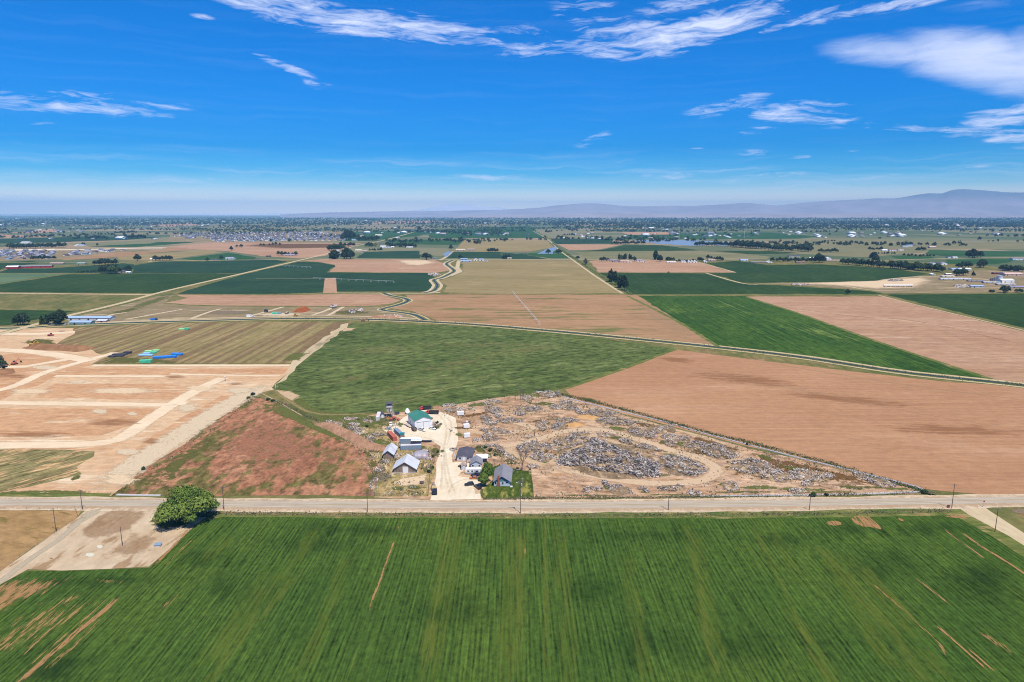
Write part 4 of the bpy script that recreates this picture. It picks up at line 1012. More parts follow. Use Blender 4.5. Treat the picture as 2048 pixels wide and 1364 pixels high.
def tree_parts(h, wx, nleaf, leaf, mat, seed, style='round', trunk_r=None, bare=.18, wy=None, limbs=7):
    r = np.random.default_rng(seed)
    wy = wy or wx
    lobes = []
    if style == 'round':
        nl = 13 if wx < 20 else 26
        for i in range(nl):
            a = i*2.399; q = sqrt((i+.5)/nl)
            zz = bare + (1-bare)*(.58 - .26*q*q + .10*r.normal()*.6)
            s = (.30 + .12*r.random())*(1 if nl == 13 else r.uniform(.42, .9))
            if nl > 13: q *= r.uniform(.85, 1.25); zz += r.uniform(-.10, .12)
            lobes.append((cos(a)*q*wx*.34, sin(a)*q*wy*.34, h*zz, wx*s*.62, wy*s*.62, h*(1-bare)*s*.72))
        lobes.append((0, 0, h*(bare+(1-bare)*.72), wx*.24, wy*.24, h*(1-bare)*.27))
    elif style == 'tall':
        for i in range(11):
            q = (i+.5)/11; a = i*2.399
            rr = wx*.5*(sin(pi*min(1, .12+.88*q))**.6)
            lobes.append((cos(a)*rr*.45, sin(a)*rr*.45, h*(bare+(1-bare)*(q*.86+.05)), rr*.62+.1, rr*.62+.1, h*.13))
    elif style == 'cone':
        for i in range(11):
            q = (i+.5)/11; a = i*2.399; rr = wx*.5*(1.05-q)
            lobes.append((cos(a)*rr*.2, sin(a)*rr*.2, h*(bare+(1-bare)*q*.94), rr*.85+.1, rr*.85+.1, h*.08))
    C, N, k = crown_points(lobes, nleaf, r)
    keep = C[:, 2] > h*bare*.6
    C, N, k = C[keep], N[keep], k[keep]
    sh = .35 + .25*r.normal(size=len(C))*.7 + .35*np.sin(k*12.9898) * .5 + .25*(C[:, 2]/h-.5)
    sz = leaf*(.6+.8*r.random(len(C)))
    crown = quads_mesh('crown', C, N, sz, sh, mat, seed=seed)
    tr = trunk_r or h*.028
    t = MB(); top = h*(bare+.35*(1-bare))
    t.bar((0, 0, -.15), (0, 0, h*bare+.2), tr*1.25, 7, tr*.85)
    t.bar((0, 0, h*bare+.1), (r.normal()*.2, r.normal()*.2, top+h*.1), tr*.85, 6, tr*.3)
    for i in range(limbs):
        l = lobes[int(r.integers(len(lobes)))]
        t.bar((0, 0, h*bare*(.8+.6*r.random())), (l[0]*.9, l[1]*.9, l[2]*.95), tr*.5, 5, tr*.12)
    return crown, t

BARK = plain('bark', (.10,.075,.055), rough=1, var=.3, w=.5)
TREES = {}
def tree_proto(key, *a, **k):
    crown, t = tree_parts(*a, **k)
    me = bpy.data.meshes.new('trunk'); me.from_pydata(t.v, [], t.f); me.materials.append(BARK); me.update()
    TREES[key] = (crown, me, a[0], a[1])
def place_tree(key, loc, h, w_=None, label=None, cat='tree', group=None, name='tree', rz=None):
    crown, tr, h0, w0 = TREES[key]
    e = empty(name, loc, random.random()*6.28 if rz is None else rz, label, cat, group)
    kw = (w_/w0) if w_ else h/h0
    e.scale = (kw, kw, h/h0)
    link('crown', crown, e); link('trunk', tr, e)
    return e

# ------------------------------------------------------------------ buildings
def window_part(root, x, z, ww, wh, y=-0.03, frame='white paint', side=None, rot=0.0, off=(0, 0)):
    """a framed window standing 4 cm proud of the wall; glass pane is a sub-part"""
    f = MB(); t = .09
    f.box(-ww/2-t, ww/2+t, -.05, .0, -wh/2-t, -wh/2); f.box(-ww/2-t, ww/2+t, -.05, .0, wh/2, wh/2+t)
    f.box(-ww/2-t, -ww/2, -.05, .0, -wh/2, wh/2); f.box(ww/2, ww/2+t, -.05, .0, -wh/2, wh/2)
    fo = f.build('window', P[frame], root, fix=False); fo.location = (x, y, z); fo.rotation_euler = (0, 0, rot)
    p = MB().box(-ww/2, ww/2, -.025, -.005, -wh/2, wh/2); p.build('pane', P['dark glass'], fo, fix=False)
    return fo

def gable(name, FL, FR, BL, wall_h, roof_h, wall_mat, roof_mat, label, cat, over=.5, gable_mat=None, door=None, windows=(), side_windows=(), ribs=0, trim='white paint', planks=None, ridge_x=0.0, group=None, depth=None, thick=.14):
    """gabled building, the gable end is the front; local origin = middle of the front edge, x right, y back"""
    o, rz, W, D = frame3(FL, FR, BL)
    if depth: D = depth
    root = empty(name, o, rz, label, cat, group)
    hw = W/2
    w_ = MB()
    w_.prism([(-hw, 0), (hw, 0), (hw, wall_h), (ridge_x, wall_h+roof_h), (-hw, wall_h)], 0, D)
    w_.build('wall', P[wall_mat], root)
    # roof slopes with thickness, standing 1 cm over the wall
    for sx_, lab in ((-1, 'roof_slope'), (1, 'roof_slope')):
        ex = sx_*(hw+over); s_ = roof_h/(hw-sx_*ridge_x); zr = wall_h+roof_h+.02; ze = zr - s_*abs(ex-ridge_x)
        m = MB(); y0, y1 = -over, D+over
        m.prism([(ridge_x, zr), (ex, ze), (ex, ze+thick), (ridge_x, zr+thick)], y0, y1)
        ro = m.build(lab, P[roof_mat], root)
        if ribs:
            rb = MB(); n = max(3, int((D+2*over)/ribs))
            for i in range(n+1):
                yy = y0 + (y1-y0)*i/n
                rb.prism([(ridge_x, zr+thick), (ex, ze+thick), (ex, ze+thick+.05), (ridge_x, zr+thick+.05)], yy-.03, yy+.03)
            rbo = rb.build('roof_rib', P[roof_mat], ro); rbo['kind'] = 'stuff'
    m = MB().box(ridge_x-.15, ridge_x+.15, -over-.01, D+over+.01, wall_h+roof_h+thick+.0, wall_h+roof_h+thick+.08)
    m.build('ridge_cap', P[roof_mat], root)
    if planks:      # board cladding on the front
        b = MB(); n = int(W/planks)
        for i in range(n):
            x0 = -hw + W*i/n; x1 = x0 + W/n - .04; xm = (x0+x1)/2
            zt = wall_h + roof_h*(1-abs(xm-ridge_x)/hw) - .08
            yy = -.05 - .03*random.random()
            if door and abs(xm-door[0]) < door[1]/2: b.box(x0, x1, yy, -.002, door[2], zt)
            else: b.box(x0, x1, yy, -.002, 0, zt)
        bo = b.build('board', P[gable_mat or wall_mat], root, fix=False); bo['kind'] = 'stuff'
    if door:
        x, dw, dh, dm = door[:4]
        d = MB().box(x-dw/2, x+dw/2, -.16 if planks else -.08, -.004, 0.02, dh)
        do = d.build('door', P[dm], root, fix=False)
        t_ = MB(); yy = -.2 if planks else -.12
        t_.box(x-dw/2-.12, x-dw/2, yy, -.006, 0, dh+.12); t_.box(x+dw/2, x+dw/2+.12, yy, -.006, 0, dh+.12); t_.box(x-dw/2-.12, x+dw/2+.12, yy, -.006, dh, dh+.14)
        if len(door) > 4: t_.box(x-.05, x+.05, yy-.02, yy+.05, 0, dh)
        t_.build('door_frame', P[door[5] if len(door) > 5 else trim], root, fix=False)
    for (x, z, ww, wh) in windows: window_part(root, x, z, ww, wh)
    for (sd, y, z, ww, wh) in side_windows:
        f = window_part(root, sd*hw, z, ww, wh, y=y, rot=pi/2 if sd > 0 else -pi/2)
        f.location = (sd*(hw+.03), y, z)
    return root, W, D

# green-roofed workshop
rt, W_, D_ = gable('workshop', (829.8,860), (865.0,855.6), (816.5,845.5), 5.5, 2.1, 'white steel', 'green roof', 'white metal workshop with a green gabled roof and two big doors', 'workshop', over=.35,
    side_windows=[(-1, 4, 2, 1.2, 1.0), (-1, 10, 2, 1.2, 1.0)], ribs=.9)
for s_ in (-1, 1):
    d = MB().box(s_*2.15-2.05, s_*2.15+2.05, -.12, -.004, .02, 4.4)
    for z_ in (1.1, 2.2, 3.3): d.box(s_*2.15-2.05, s_*2.15+2.05, -.14, -.121, z_, z_+.05)
    d.build('door', P['white paint'], rt, fix=False)
MB().box(-4.4, 4.4, -.22, -.004, 4.45, 4.6).build('door_track', P['grey steel'], rt, fix=False)
MB().box(-.06, .06, -.16, -.004, 0, 4.44).build('door_post', P['grey steel'], rt, fix=False)
# barns
rt, W_, D_ = gable('small_barn', (766.4,917.6), (786.2,917.6), (774.5,902.5), 2.5, 2.0, 'barn wood', 'galvanised', 'small weathered board barn with a grey sheet metal roof', 'barn', over=.7, planks=.35, ribs=1.0, gable_mat='barn wood')
rt, W_, D_ = gable('big_barn', (787.7,946.2), (831.7,946.2), (793.5,930.5), 2.3, 3.5, 'barn wood', 'galvanised', 'large weathered board barn with pale metal roof and white door', 'barn', over=.7, planks=.35, ribs=1.0,
    door=(.4, 2.6, 3.2, 'white paint'), gable_mat='barn wood')
MB().box(-W_/2-.2, -1.2, -.42, -.25, 0, .55).build('kick_board', P['bleached wood'], rt, fix=False)
MB().box(2.0, W_/2, -.42, -.25, 0, .55).build('kick_board', P['bleached wood'], rt, fix=False)
for i, q in enumerate([(-4.6, .9), (-3.1, 1.1), (3.9, 1.1)]):
    MB().box(q[0], q[0]+.8, -.12, -.09, .9, 1.7).build('shutter', P['barn wood dark'], rt, fix=False)
# dark-roofed house, garage, shed, main house
rt, W_, D_ = gable('bungalow', (913.7,922), (943.5,922.5), (914.4,905.3), 2.4, 1.0, 'lavender siding', 'asphalt shingle dark', 'pale bungalow with a dark shingle roof beside the gravel drive', 'house', over=.5,
    windows=[(-2.2, 1.4, 1.1, 1.0), (1.9, 1.4, 1.1, 1.0)], side_windows=[(-1, 4, 1.4, 1.2, 1), (-1, 9, 1.4, 1.2, 1)], door=(-.2, .9, 2.05, 'white paint'))
rt, W_, D_ = gable('garage', (941.5,937), (964,936.8), (943.5,926), 2.4, 1.6, 'light blue siding', 'asphalt shingle grey', 'grey-roofed garage between the bungalow and the leafy tree', 'garage', over=.4, windows=[(-1.8, 1.4, .9, .9), (1.6, 1.4, .9, .9)])
rt, W_, D_ = gable('garden_shed', (923,940.7), (932.7,940.2), (922,934.5), 1.9, .9, 'lavender siding', 'shingle tan', 'little shed with a tan roof beside the white camper', 'shed', over=.2, door=(.2, .8, 1.7, 'lavender siding'))
rt, W_, D_ = gable('farmhouse', (988,972.3), (1020.3,972.8), (989.3,947), 2.5, 2.5, 'light blue siding', 'asphalt shingle grey', 'blue and white farmhouse with a grey roof and red brick chimney', 'house', over=.65,
    windows=[(-3.1, 1.5, .8, 1.3), (.35, 1.5, .7, 1.2), (2.3, 1.9, 1.1, .8)], side_windows=[(1, 4, 1.5, 1.2, 1.1), (1, 10, 1.5, 1.2, 1.1), (-1, 5, 1.5, 1.2, 1.1), (-1, 11, 1.5, 1.2, 1.1)])
# roof overhang's shadow painted on the gable as dark teal lapped strips
g_ = MB(); hw = W_/2
for i in range(9):
    z0 = 2.45 + i*.27; z1 = z0+.25
    a0 = max(0, hw*(1-(z0-2.5)/2.5)) if z0 > 2.5 else hw; a1 = max(0, hw*(1-(z1-2.5)/2.5)) if z1 > 2.5 else hw
    if a1 > .1: g_.add([(-a0,-.09,z0),(a0,-.09,z0),(a1,-.04,z1),(-a1,-.04,z1),(-a0,-.003,z0),(a0,-.003,z0),(a1,-.003,z1),(-a1,-.003,z1)], [(0,1,2,3),(4,7,6,5),(0,4,5,1),(3,2,6,7),(0,3,7,4),(1,5,6,2)])
go = g_.build('eave_shade_board', P['eave shade teal'], rt); go['kind'] = 'stuff'
c = MB(); c.box(-2.4, -.9, -.75, -.02, 0, 1.6); c.add([(-2.4,-.75,1.6),(-.9,-.75,1.6),(-.9,-.1,1.6),(-2.4,-.1,1.6),(-2.1,-.75,2.2),(-1.2,-.75,2.2),(-1.2,-.1,2.2),(-2.1,-.1,2.2)], [(0,3,2,1),(4,5,6,7),(0,1,5,4),(1,2,6,5),(2,3,7,6),(3,0,4,7)])
c.box(-2.1, -1.2, -.75, -.1, 2.2, 5.4); c.box(-2.2, -1.1, -.83, -.02, 5.4, 5.6)
c.build('chimney', P['chimney brick'], rt)
MB().box(4.0, 5.1, -1.4, -.02, 0, .3).build('porch_step', P['concrete'], rt)
# hip at the far end of the house roof reads as a low rear wing
# rounded metal quonset
def quonset(name, px, L, Wd, H, rz, mat, label, rust=True):
    root = empty(name, G(*px), rz, label, 'shed')
    n = 14; segs = 10; vs = []; fs_ = []
    ends = [(-L/2, .62), (-L/2+1.2, .93), (-L/2+2.4, 1.0)] + [(-L/2+2.4+(L-4.8)*i/segs, 1.0) for i in range(1, segs)] + [(L/2-2.4, 1.0), (L/2-1.2, .93), (L/2, .62)]
    for (x, k) in ends:
        for i in range(n+1):
            a = pi*i/n; rr = 1+.012*((len(vs)//(n+1)) % 2)
            vs.append((x, -cos(a)*Wd/2*(.5+.5*k)*rr, sin(a)**.8*H*k*rr))
    for j in range(len(ends)-1):
        for i in range(n):
            a = j*(n+1)+i; fs_.append((a, a+1, a+n+2, a+n+1))
    fs_.append(tuple(range(n+1))); m0 = (len(ends)-1)*(n+1); fs_.append(tuple(range(m0, m0+n+1)))
    MB().add(vs, fs_).build('shell', mat, root)
    rb = MB()
    for j in range(12):
        x = -L/2+2.2+(L-4.4)*j/11
        for i in range(n):
            a0, a1 = pi*i/n, pi*(i+1)/n
            rb.bar((x, -cos(a0)*Wd/2*1.01, sin(a0)**.8*H*1.01), (x, -cos(a1)*Wd/2*1.01, sin(a1)**.8*H*1.01), .05, 3)
    ro = rb.build('rib', P['rusty metal'], root, fix=False); ro['kind'] = 'stuff'
    return root
quonset('quonset_shed', (842,914), 8.2, 8.0, 3.2, 0.05, P['rusty metal'], 'rusty rounded metal shed beside the large barn')

# ------------------------------------------------------------------ containers
def container(L, mat, name='shipping_container', top=None, H=2.6, Wd=2.44):
    """long axis y, door end faces -y"""
    root = empty(name, (0, 0, 0), 0)
    b = MB(); hw = Wd/2
    # corrugated sides
    n = int(L/.28); ys = [0.1+(L-.2)*i/n for i in range(n+1)]
    for sx_ in (-1, 1):
        vs, fs_ = [], []
        for i, y in enumerate(ys):
            off = .045 if (i//2) % 2 else 0.0
            vs += [(sx_*(hw-off), y, .14), (sx_*(hw-off), y, H-.08)]
        for i in range(n): fs_.append((2*i, 2*i+2, 2*i+3, 2*i+1))
        b.add(vs, fs_)
    b.box(-hw+.06, hw-.06, .06, L-.03, .13, H-.06)
    b.build('body', mat, root, fix=False)
    r_ = MB().box(-hw+.05, hw-.05, .05, L-.05, H-.06, H-.02)
    for i in range(int(L/.6)): r_.box(-hw+.15, hw-.15, .3+i*.6, .55+i*.6, H-.02, H)
    r_.build('roof', top or mat, root, fix=False)
    f = MB()
    for x0 in (-hw, hw-.14):
        for y0 in (0, L-.14): f.box(x0, x0+.14, y0, y0+.14, 0, H)
        f.box(x0+.01, x0+.13, .14, L-.14, .01, .14); f.box(x0+.01, x0+.13, .14, L-.14, H-.10, H-.01)
    for y0 in (.01, L-.13): f.box(-hw+.14, hw-.14, y0, y0+.12, .02, .14); f.box(-hw+.14, hw-.14, y0, y0+.12, H-.12, H-.01)
    f.build('frame', mat, root, fix=False)
    for s_ in (-1, 1):
        d = MB().box(min(0, s_*1.06)+.01, max(0, s_*1.06)-.01, -.0, .045, .15, H-.13)
        do = d.build('door', mat, root, fix=False)
        h = MB(); h.bar((s_*.35, -.05, .2), (s_*.35, -.05, H-.2), .03, 4); h.bar((s_*.8, -.05, .2), (s_*.8, -.05, H-.2), .03, 4)
        h.build('locking_bar', P['grey steel'], do, fix=False)
    return root
def put(root, loc, rz, label, cat, group=None):
    root.location = loc; root.rotation_euler = (0, 0, rz); tag(root, label, cat, group); return root
def cont_px(FL, FR, BL, mat, label, top=None, H=2.6, L=None):
    o, rz, W, D = frame3(FL, FR, BL)
    return put(container(L or D, mat, top=top, H=H, Wd=max(2.3, min(W, 2.7))), o, rz, label, 'container')
cont_px((751.8,842.2), (759.0,842), (748.8,832), P['container top'], 'off-white shipping container standing next to the lookout tower', H=2.7, L=12.0)
cont_px((785.9,883.2), (794.3,882), (779.4,869), P['container red'], 'red shipping container beside the pair of blue-grey ones', L=12.0)
cont_px((800.0,876.2), (807.8,875), (793.0,863.8), P['container blue grey'], 'blue-grey shipping container lying next to the red one', L=12.0)
def cont_side(FL, FR, H, mat, top, label, Wd=2.44):
    a, b = G(*FL), G(*FR)
    d = b-a; L = d.length; rz = atan2(d.y, d.x) - pi/2
    n = Vector((-d.y, d.x, 0)).normalized()
    return put(container(L, mat, top=top, H=H, Wd=Wd), a + n*Wd/2, rz, label, 'container')
cont_side((800.3,887.8), (841.9,887.8), 3.0, P['container blue grey'], P['white steel'], 'blue-grey container under a white roof with an awning on its side', Wd=2.9)
cont_side((801,900.8), (842.9,899.4), 2.7, P['container blue grey'], P['container top'], 'blue-grey container with a rusty pale top, nearest the barns', Wd=2.5)
a = G(822, 889.5)
aw = empty('awning', a, .0, 'white corrugated lean-to awning between the two long containers', 'awning')
m = MB().prism([(0, 2.1), (2.6, 2.7), (2.6, 2.78), (0, 2.18)], 0, 6.0, axis='x'); m.build('roof_sheet', P['white steel'], aw)
for x_ in (.1, 3, 5.9): MB().cyl(x_, .15, 0, 2.12, .05, 5).build('post', P['grey steel'], aw)
tb = empty('tarpaulin_box', G(804,876.5)+Vector((0,0,0)), .0, 'teal tarp-covered crate behind the white-roofed container', 'crate')
MB().box(-1, 1.2, 0, 2, 0, 2.9).build('crate_body', P['barn wood'], tb); MB().box(-1.1, 1.3, -.1, 2.1, 2.0, 3.0).build('tarpaulin', P['teal tarp'], tb)
# three small white boxes by the drive
for i, (FL, FR, BL, lb) in enumerate([((914.9,832.3),(928,831.6),(915.2,828.6),'white insulated box body at the head of the drive, farthest of three'),
                                      ((927.6,858.2),(939.4,856.9),(927.2,855.0),'white insulated box body in the weeds near the red flat trailer'),
                                      ((928.8,877.2),(940.4,876.4),(928.6,873.6),'white insulated box body in the weeds nearest the bungalow')]):
    o, rz, W, D = frame3(FL, FR, BL)
    rt = empty('box_body', o, rz, lb, 'container', 'small white box bodies')
    b = MB().box(-W/2, W/2, 0, 2.2, .35, 2.6); b.build('body', P['white steel'], rt)
    MB().box(-W/2-.04, W/2+.04, -.04, 2.24, 2.6, 2.68).build('roof', P['white paint'], rt)
    MB().box(-.9, .9, -.06, -.002, .45, 2.4).build('door', P['white paint'], rt, fix=False)
    s = MB()
    for x_ in (-W/2+.3, W/2-.4): s.box(x_, x_+.12, .2, 2.0, 0, .35)
    s.build('skids', P['black steel'], rt)['kind'] = 'stuff'

# ------------------------------------------------------------------ lookout tower
tw = empty('lookout_tower', G(779.5, 833.5), .15, 'tall lookout cabin on timber stilts with a dark pyramid roof', 'tower')
for (x_, y_) in ((-1.6, -1.6), (1.6, -1.6), (-1.6, 1.6), (1.6, 1.6)):
    MB().bar((x_*1.15, y_*1.15, 0), (x_, y_, 6.6), .16, 5).build('leg', P['bleached wood'], tw)
b = MB()
for z0, z1 in ((.6, 3.4), (3.4, 6.2)):
    for (p, q) in (((-1.75,-1.75), (1.75,-1.75)), ((1.75,-1.75), (1.75,1.75)), ((1.75,1.75), (-1.75,1.75)), ((-1.75,1.75), (-1.75,-1.75))):
        b.bar((*p, z0), (*q, z1), .06, 4); b.bar((*q, z0), (*p, z1), .06, 4); b.bar((*p, z1), (*q, z1), .08, 4)
b.build('brace', P['post wood'], tw)
MB().box(-2.1, 2.1, -2.1, 2.1, 6.6, 6.8).build('platform', P['bleached wood'], tw)
MB().box(-1.75, 1.75, -1.75, 1.75, 6.8, 8.0).build('cabin_wall', P['lavender siding'], tw)
MB().box(-1.7, 1.7, -1.7, 1.7, 8.0, 8.8).build('window_band', P['dark glass'], tw)
cp = MB()
for (x_, y_) in ((-1.75,-1.75), (1.6,-1.75), (-1.75,1.6), (1.6,1.6)): cp.box(x_, x_+.16, y_, y_+.16, 8.0, 8.8)
cp.box(-1.8, 1.8, -1.8, 1.8, 8.8, 8.95)
cp.build('corner_post', P['white paint'], tw)
MB().add([(-2.4,-2.4,8.95),(2.4,-2.4,8.95),(2.4,2.4,8.95),(-2.4,2.4,8.95),(-2.4,-2.4,9.1),(2.4,-2.4,9.1),(2.4,2.4,9.1),(-2.4,2.4,9.1),(0,0,10.2)],
         [(0,3,2,1),(0,1,5,4),(1,2,6,5),(2,3,7,6),(3,0,4,7),(4,5,8),(5,6,8),(6,7,8),(7,4,8)]).build('roof', P['asphalt shingle dark'], tw)
st = MB(); st.bar((1.2,-2.2,6.7), (3.4,-3.4,.0), .07, 4); st.bar((1.9,-1.7,6.7), (4.2,-2.9,0), .07, 4)
for i in range(14):
    k = i/14; st.bar((1.2+2.2*k,-2.2-1.2*k,6.7*(1-k)), (1.9+2.3*k,-1.7-1.2*k,6.7*(1-k)), .05, 4)
st.build('stairs', P['bleached wood'], tw)
MB().box(-1.55, -.2, -1.75, -1.6, 3.5, 6.4).build('side_panel', P['bleached wood'], tw)
MB().box(.4, 1.6, -1.7, -1.6, 3.8, 6.4).build('side_panel', P['white paint'], tw)
rt, W_, D_ = gable('tool_shed', (761.3,836.4), (768.9,835.8), (760.5,831.5), 2.0, 1.0, 'grey wall', 'asphalt shingle dark', 'small grey shed with dark roof under the lookout tower', 'shed', over=.3, door=(0, .9, 1.8, 'white paint'))
tr_ = empty('trampoline', G(793.6, 828.2), 0, 'round black trampoline in the grass beside the lookout tower', 'trampoline')
MB().cyl(0, 0, .85, .9, 1.9, 18).build('mat', P['black steel'], tr_)
rim = MB()
for i in range(18):
    a0, a1 = 2*pi*i/18, 2*pi*(i+1)/18; rim.bar((2.1*cos(a0), 2.1*sin(a0), .9), (2.1*cos(a1), 2.1*sin(a1), .9), .06, 4)
rim.build('rim', P['grey steel'], tr_)
for i in range(6):
    a0 = 2*pi*i/6; MB().bar((2.1*cos(a0), 2.1*sin(a0), .9), (2.1*cos(a0), 2.1*sin(a0), 0), .04, 4).build('leg', P['grey steel'], tr_)

# ------------------------------------------------------------------ vehicles (long axis x, front +x)
def wheel(root, x, y, r=.34, w_=.24):
    o = MB().bar((0, -w_/2, 0), (0, w_/2, 0), r, 12).build('wheel', P['tyre'], root); o.location = (x, y, r)
    h = MB().bar((0, -w_/2-.01, 0), (0, w_/2+.01, 0), r*.55, 8).build('hub', P['grey steel'], o)
    return o
def car(kind, paint, name='car'):
    root = empty(name, (0, 0, 0), 0)
    W = .9
    prof = {'sedan': [(-2.25,.35),(-2.25,.85),(-2.0,.98),(-1.2,1.0),(1.0,.95),(2.0,.82),(2.25,.65),(2.25,.35)],
            'suv': [(-2.2,.4),(-2.25,1.0),(-2.1,1.1),(0.9,1.1),(1.9,1.0),(2.25,.8),(2.25,.4)],
            'pickup': [(-2.75,.5),(-2.75,1.1),(-.6,1.1),(.9,1.1),(1.3,1.1),(2.5,1.0),(2.75,.8),(2.75,.5)]}[kind]
    b = MB(); b.prism(prof, -W, W)
    body = b.build('body', paint, root)
    cab = {'sedan': [(-1.75,.98),(-1.05,1.42),(.35,1.42),(1.05,.95)], 'suv': [(-2.15,1.09),(-1.85,1.7),(.35,1.7),(1.05,1.09)], 'pickup': [(-.7,1.09),(-.6,1.75),(.75,1.75),(1.35,1.09)]}[kind]
    MB().prism(cab, -W+.12, W-.12).build('window', P['dark glass'], root)
    zt = cab[1][1]
    MB().box(cab[1][0]-.02, cab[2][0]+.02, -W+.13, W-.13, zt-.03, zt+.04).build('roof', paint, root)
    if kind == 'pickup':
        m = MB(); m.box(-2.7, -.75, -W+.1, W-.1, 1.1, 1.103); m.build('cargo_bed', P['black steel'], root)
        for s_ in (-1, 1): MB().box(-2.75, -.7, s_*W-.06 if s_ > 0 else -W, W if s_ > 0 else -W+.06, 1.1, 1.35).build('bed_side', paint, root)
        MB().box(-2.76, -2.7, -W, W, 1.1, 1.35).build('tailgate', paint, root)
    xe = prof[-1][0]
    for s_ in (-1, 1):
        MB().box(xe-.03, xe+.02, s_*.62-.16, s_*.62+.16, .58, .72).build('headlight', P['white paint'], root)
        MB().box(prof[0][0]-.02, prof[0][0]+.03, s_*.7-.12, s_*.7+.12, .65, .82).build('tail_light', P['red paint'], root)
    MB().box(xe-.02, xe+.06, -W+.05, W-.05, .36, .52).build('bumper', P['grey steel'], root)
    wb = 1.35 if kind != 'pickup' else 1.7
    for x_ in (-wb, wb):
        for y_ in (-W+.08, W-.08): wheel(root, x_, y_, .34 if kind == 'sedan' else .4)
    return root
def car_at(kind, mat, px, heading, label, cat='car', name=None):
    return put(car(kind, P[mat], name or {'sedan': 'parked_car', 'suv': 'parked_suv', 'pickup': 'pickup_truck'}[kind]), G(*px), heading, label, cat)
car_at('pickup', 'car white', (781.8,850.2), R(-80), 'white pickup parked at the edge of the yard in front of the red tractor', 'pickup')
car_at('sedan', 'silver paint', (776.8,858.8), R(150), 'silver car parked in front of the red shipping container', 'car')
car_at('pickup', 'car white', (844,861.5), R(-40), 'white pickup parked in front of the workshop doors', 'pickup')
car_at('sedan', 'car white', (864.5,858.5), R(-30), 'small white car with a dark hood at the corner of the workshop', 'car')
car_at('sedan', 'car orange', (948,957.8), R(180), 'orange old car parked in front of the navy pickup', 'car')
car_at('pickup', 'car navy', (952.5,951.5), R(182), 'navy blue pickup parked against the white camper', 'pickup')
car_at('suv', 'car black', (938.5,970.8), R(196), 'black car parked on the gravel left of the leafy tree', 'car')
car_at('pickup', 'car black', (955,976), R(120), 'black pickup parked in the shade of the leafy tree', 'pickup')

def trailer(L, Wd, deck, mat, name='flat_trailer', rails=True, axles=2):
    root = empty(name, (0, 0, 0), 0)
    MB().box(-L/2, L/2, -Wd/2, Wd/2, .62, .74).build('deck', deck, root)
    f = MB()
    for y_ in (-Wd/2, Wd/2-.1): f.box(-L/2-.02, L/2+.02, y_, y_+.1, .5, .78)
    for i in range(int(L)): f.box(-L/2+i+.3, -L/2+i+.4, -Wd/2+.1, Wd/2-.1, .5, .6)
    f.bar((L/2, -.7, .6), (L/2+1.4, 0, .55), .06, 4); f.bar((L/2, .7, .6), (L/2+1.4, 0, .55), .06, 4)
    f.build('frame', mat, root)
    for i in range(axles):
        for y_ in (-Wd/2-.14, Wd/2+.14): wheel(root, -.8+i*.95, y_)
    return root
put(trailer(6.0, 2.1, P['barn wood'], P['red paint']), G(933.5,846.5), R(0), 'low red flat trailer with junk on it near the white boxes', 'trailer')
jk = empty('junk_load', G(934.5,846.5)+Vector((0,0,.74)), .2, 'small white and dark junk load on the red flat trailer', 'scrap')
MB().box(-.9, .6, -.6, .6, 0, .8).build('crate', P['white paint'], jk); MB().box(.7, 1.6, -.5, .5, 0, .5).build('engine_block', P['black steel'], jk)
put(trailer(8.5, 2.4, P['bleached wood'], P['red orange paint'], axles=3), G(817.5,852.5), R(-56), 'long red-framed gooseneck trailer left of the workshop', 'trailer')
put(trailer(7.5, 2.2, P['black steel'], P['black steel']), G(850.5,884), R(0), 'dark flatbed trailer end-on to the white-roofed container', 'trailer')
# dark dump box trailer at the workshop corner
db = empty('dump_trailer', G(828.5,861.5), R(-60), 'dark brown dump trailer at the workshop corner', 'trailer')
MB().box(-2.2, 2.2, -1.1, 1.1, .7, .8).box(-2.2, 2.2, -1.1, -1.02, .8, 2.0).box(-2.2, 2.2, 1.02, 1.1, .8, 2.0).box(-2.2, -2.12, -1.02, 1.02, .8, 2.0).box(2.12, 2.2, -1.02, 1.02, .8, 2.0).build('box_body', P['barn wood dark'], db)
for x_ in (-.5, .5):
    for y_ in (-1.2, 1.2): wheel(db, x_, y_, .38)
MB().bar((2.2, 0, .6), (3.4, 0, .5), .07, 4).build('drawbar', P['black steel'], db)
def truck(cab_mat, bed_mat, L=7.5, bed='dump', load=None, name='truck', rear_dark=False):
    root = empty(name, (0, 0, 0), 0)
    MB().box(-L/2, L/2, -.5, .5, .6, .85).build('chassis', P['black steel'], root)
    MB().prism([(L/2-2.3,.85),(L/2-2.3,2.5),(L/2-1.0,2.5),(L/2-.6,1.75),(L/2+.2,1.6),(L/2+.3,.7)], -1.1, 1.1).build('cab', cab_mat, root)
    MB().prism([(L/2-1.06,2.38),(L/2-.68,1.82),(L/2-.64,1.84),(L/2-1.0,2.42)], -.95, .95).build('windscreen', P['dark glass'], root)
    for s_ in (-1, 1): MB().box(L/2-2.0, L/2-1.2, s_*1.1-(0 if s_ > 0 else .02), s_*1.1+(.02 if s_ > 0 else 0), 1.7, 2.3).build('window', P['dark glass'], root)
    x0, x1 = -L/2-.2, L/2-2.5
    m = MB().box(x0, x1, -1.2, 1.2, .95, 1.1)
    if bed == 'dump':
        m.box(x0, x1, -1.2, -1.12, 1.1, 2.3).box(x0, x1, 1.12, 1.2, 1.1, 2.3).box(x0, x0+.08, -1.12, 1.12, 1.1, 2.3).box(x1-.08, x1, -1.12, 1.12, 1.1, 2.5)
    m.build('bed', bed_mat, root)
    for x_ in (-L/2+1.0, -L/2+2.1, L/2-1.1):
        for y_ in (-1.05, 1.05): wheel(root, x_, y_, .48, .3)
    return root
put(truck(P['red paint'], P['black steel'], 7.5), G(850,819.5), R(200), 'red and white truck with a dark box parked behind the workshop', 'truck')
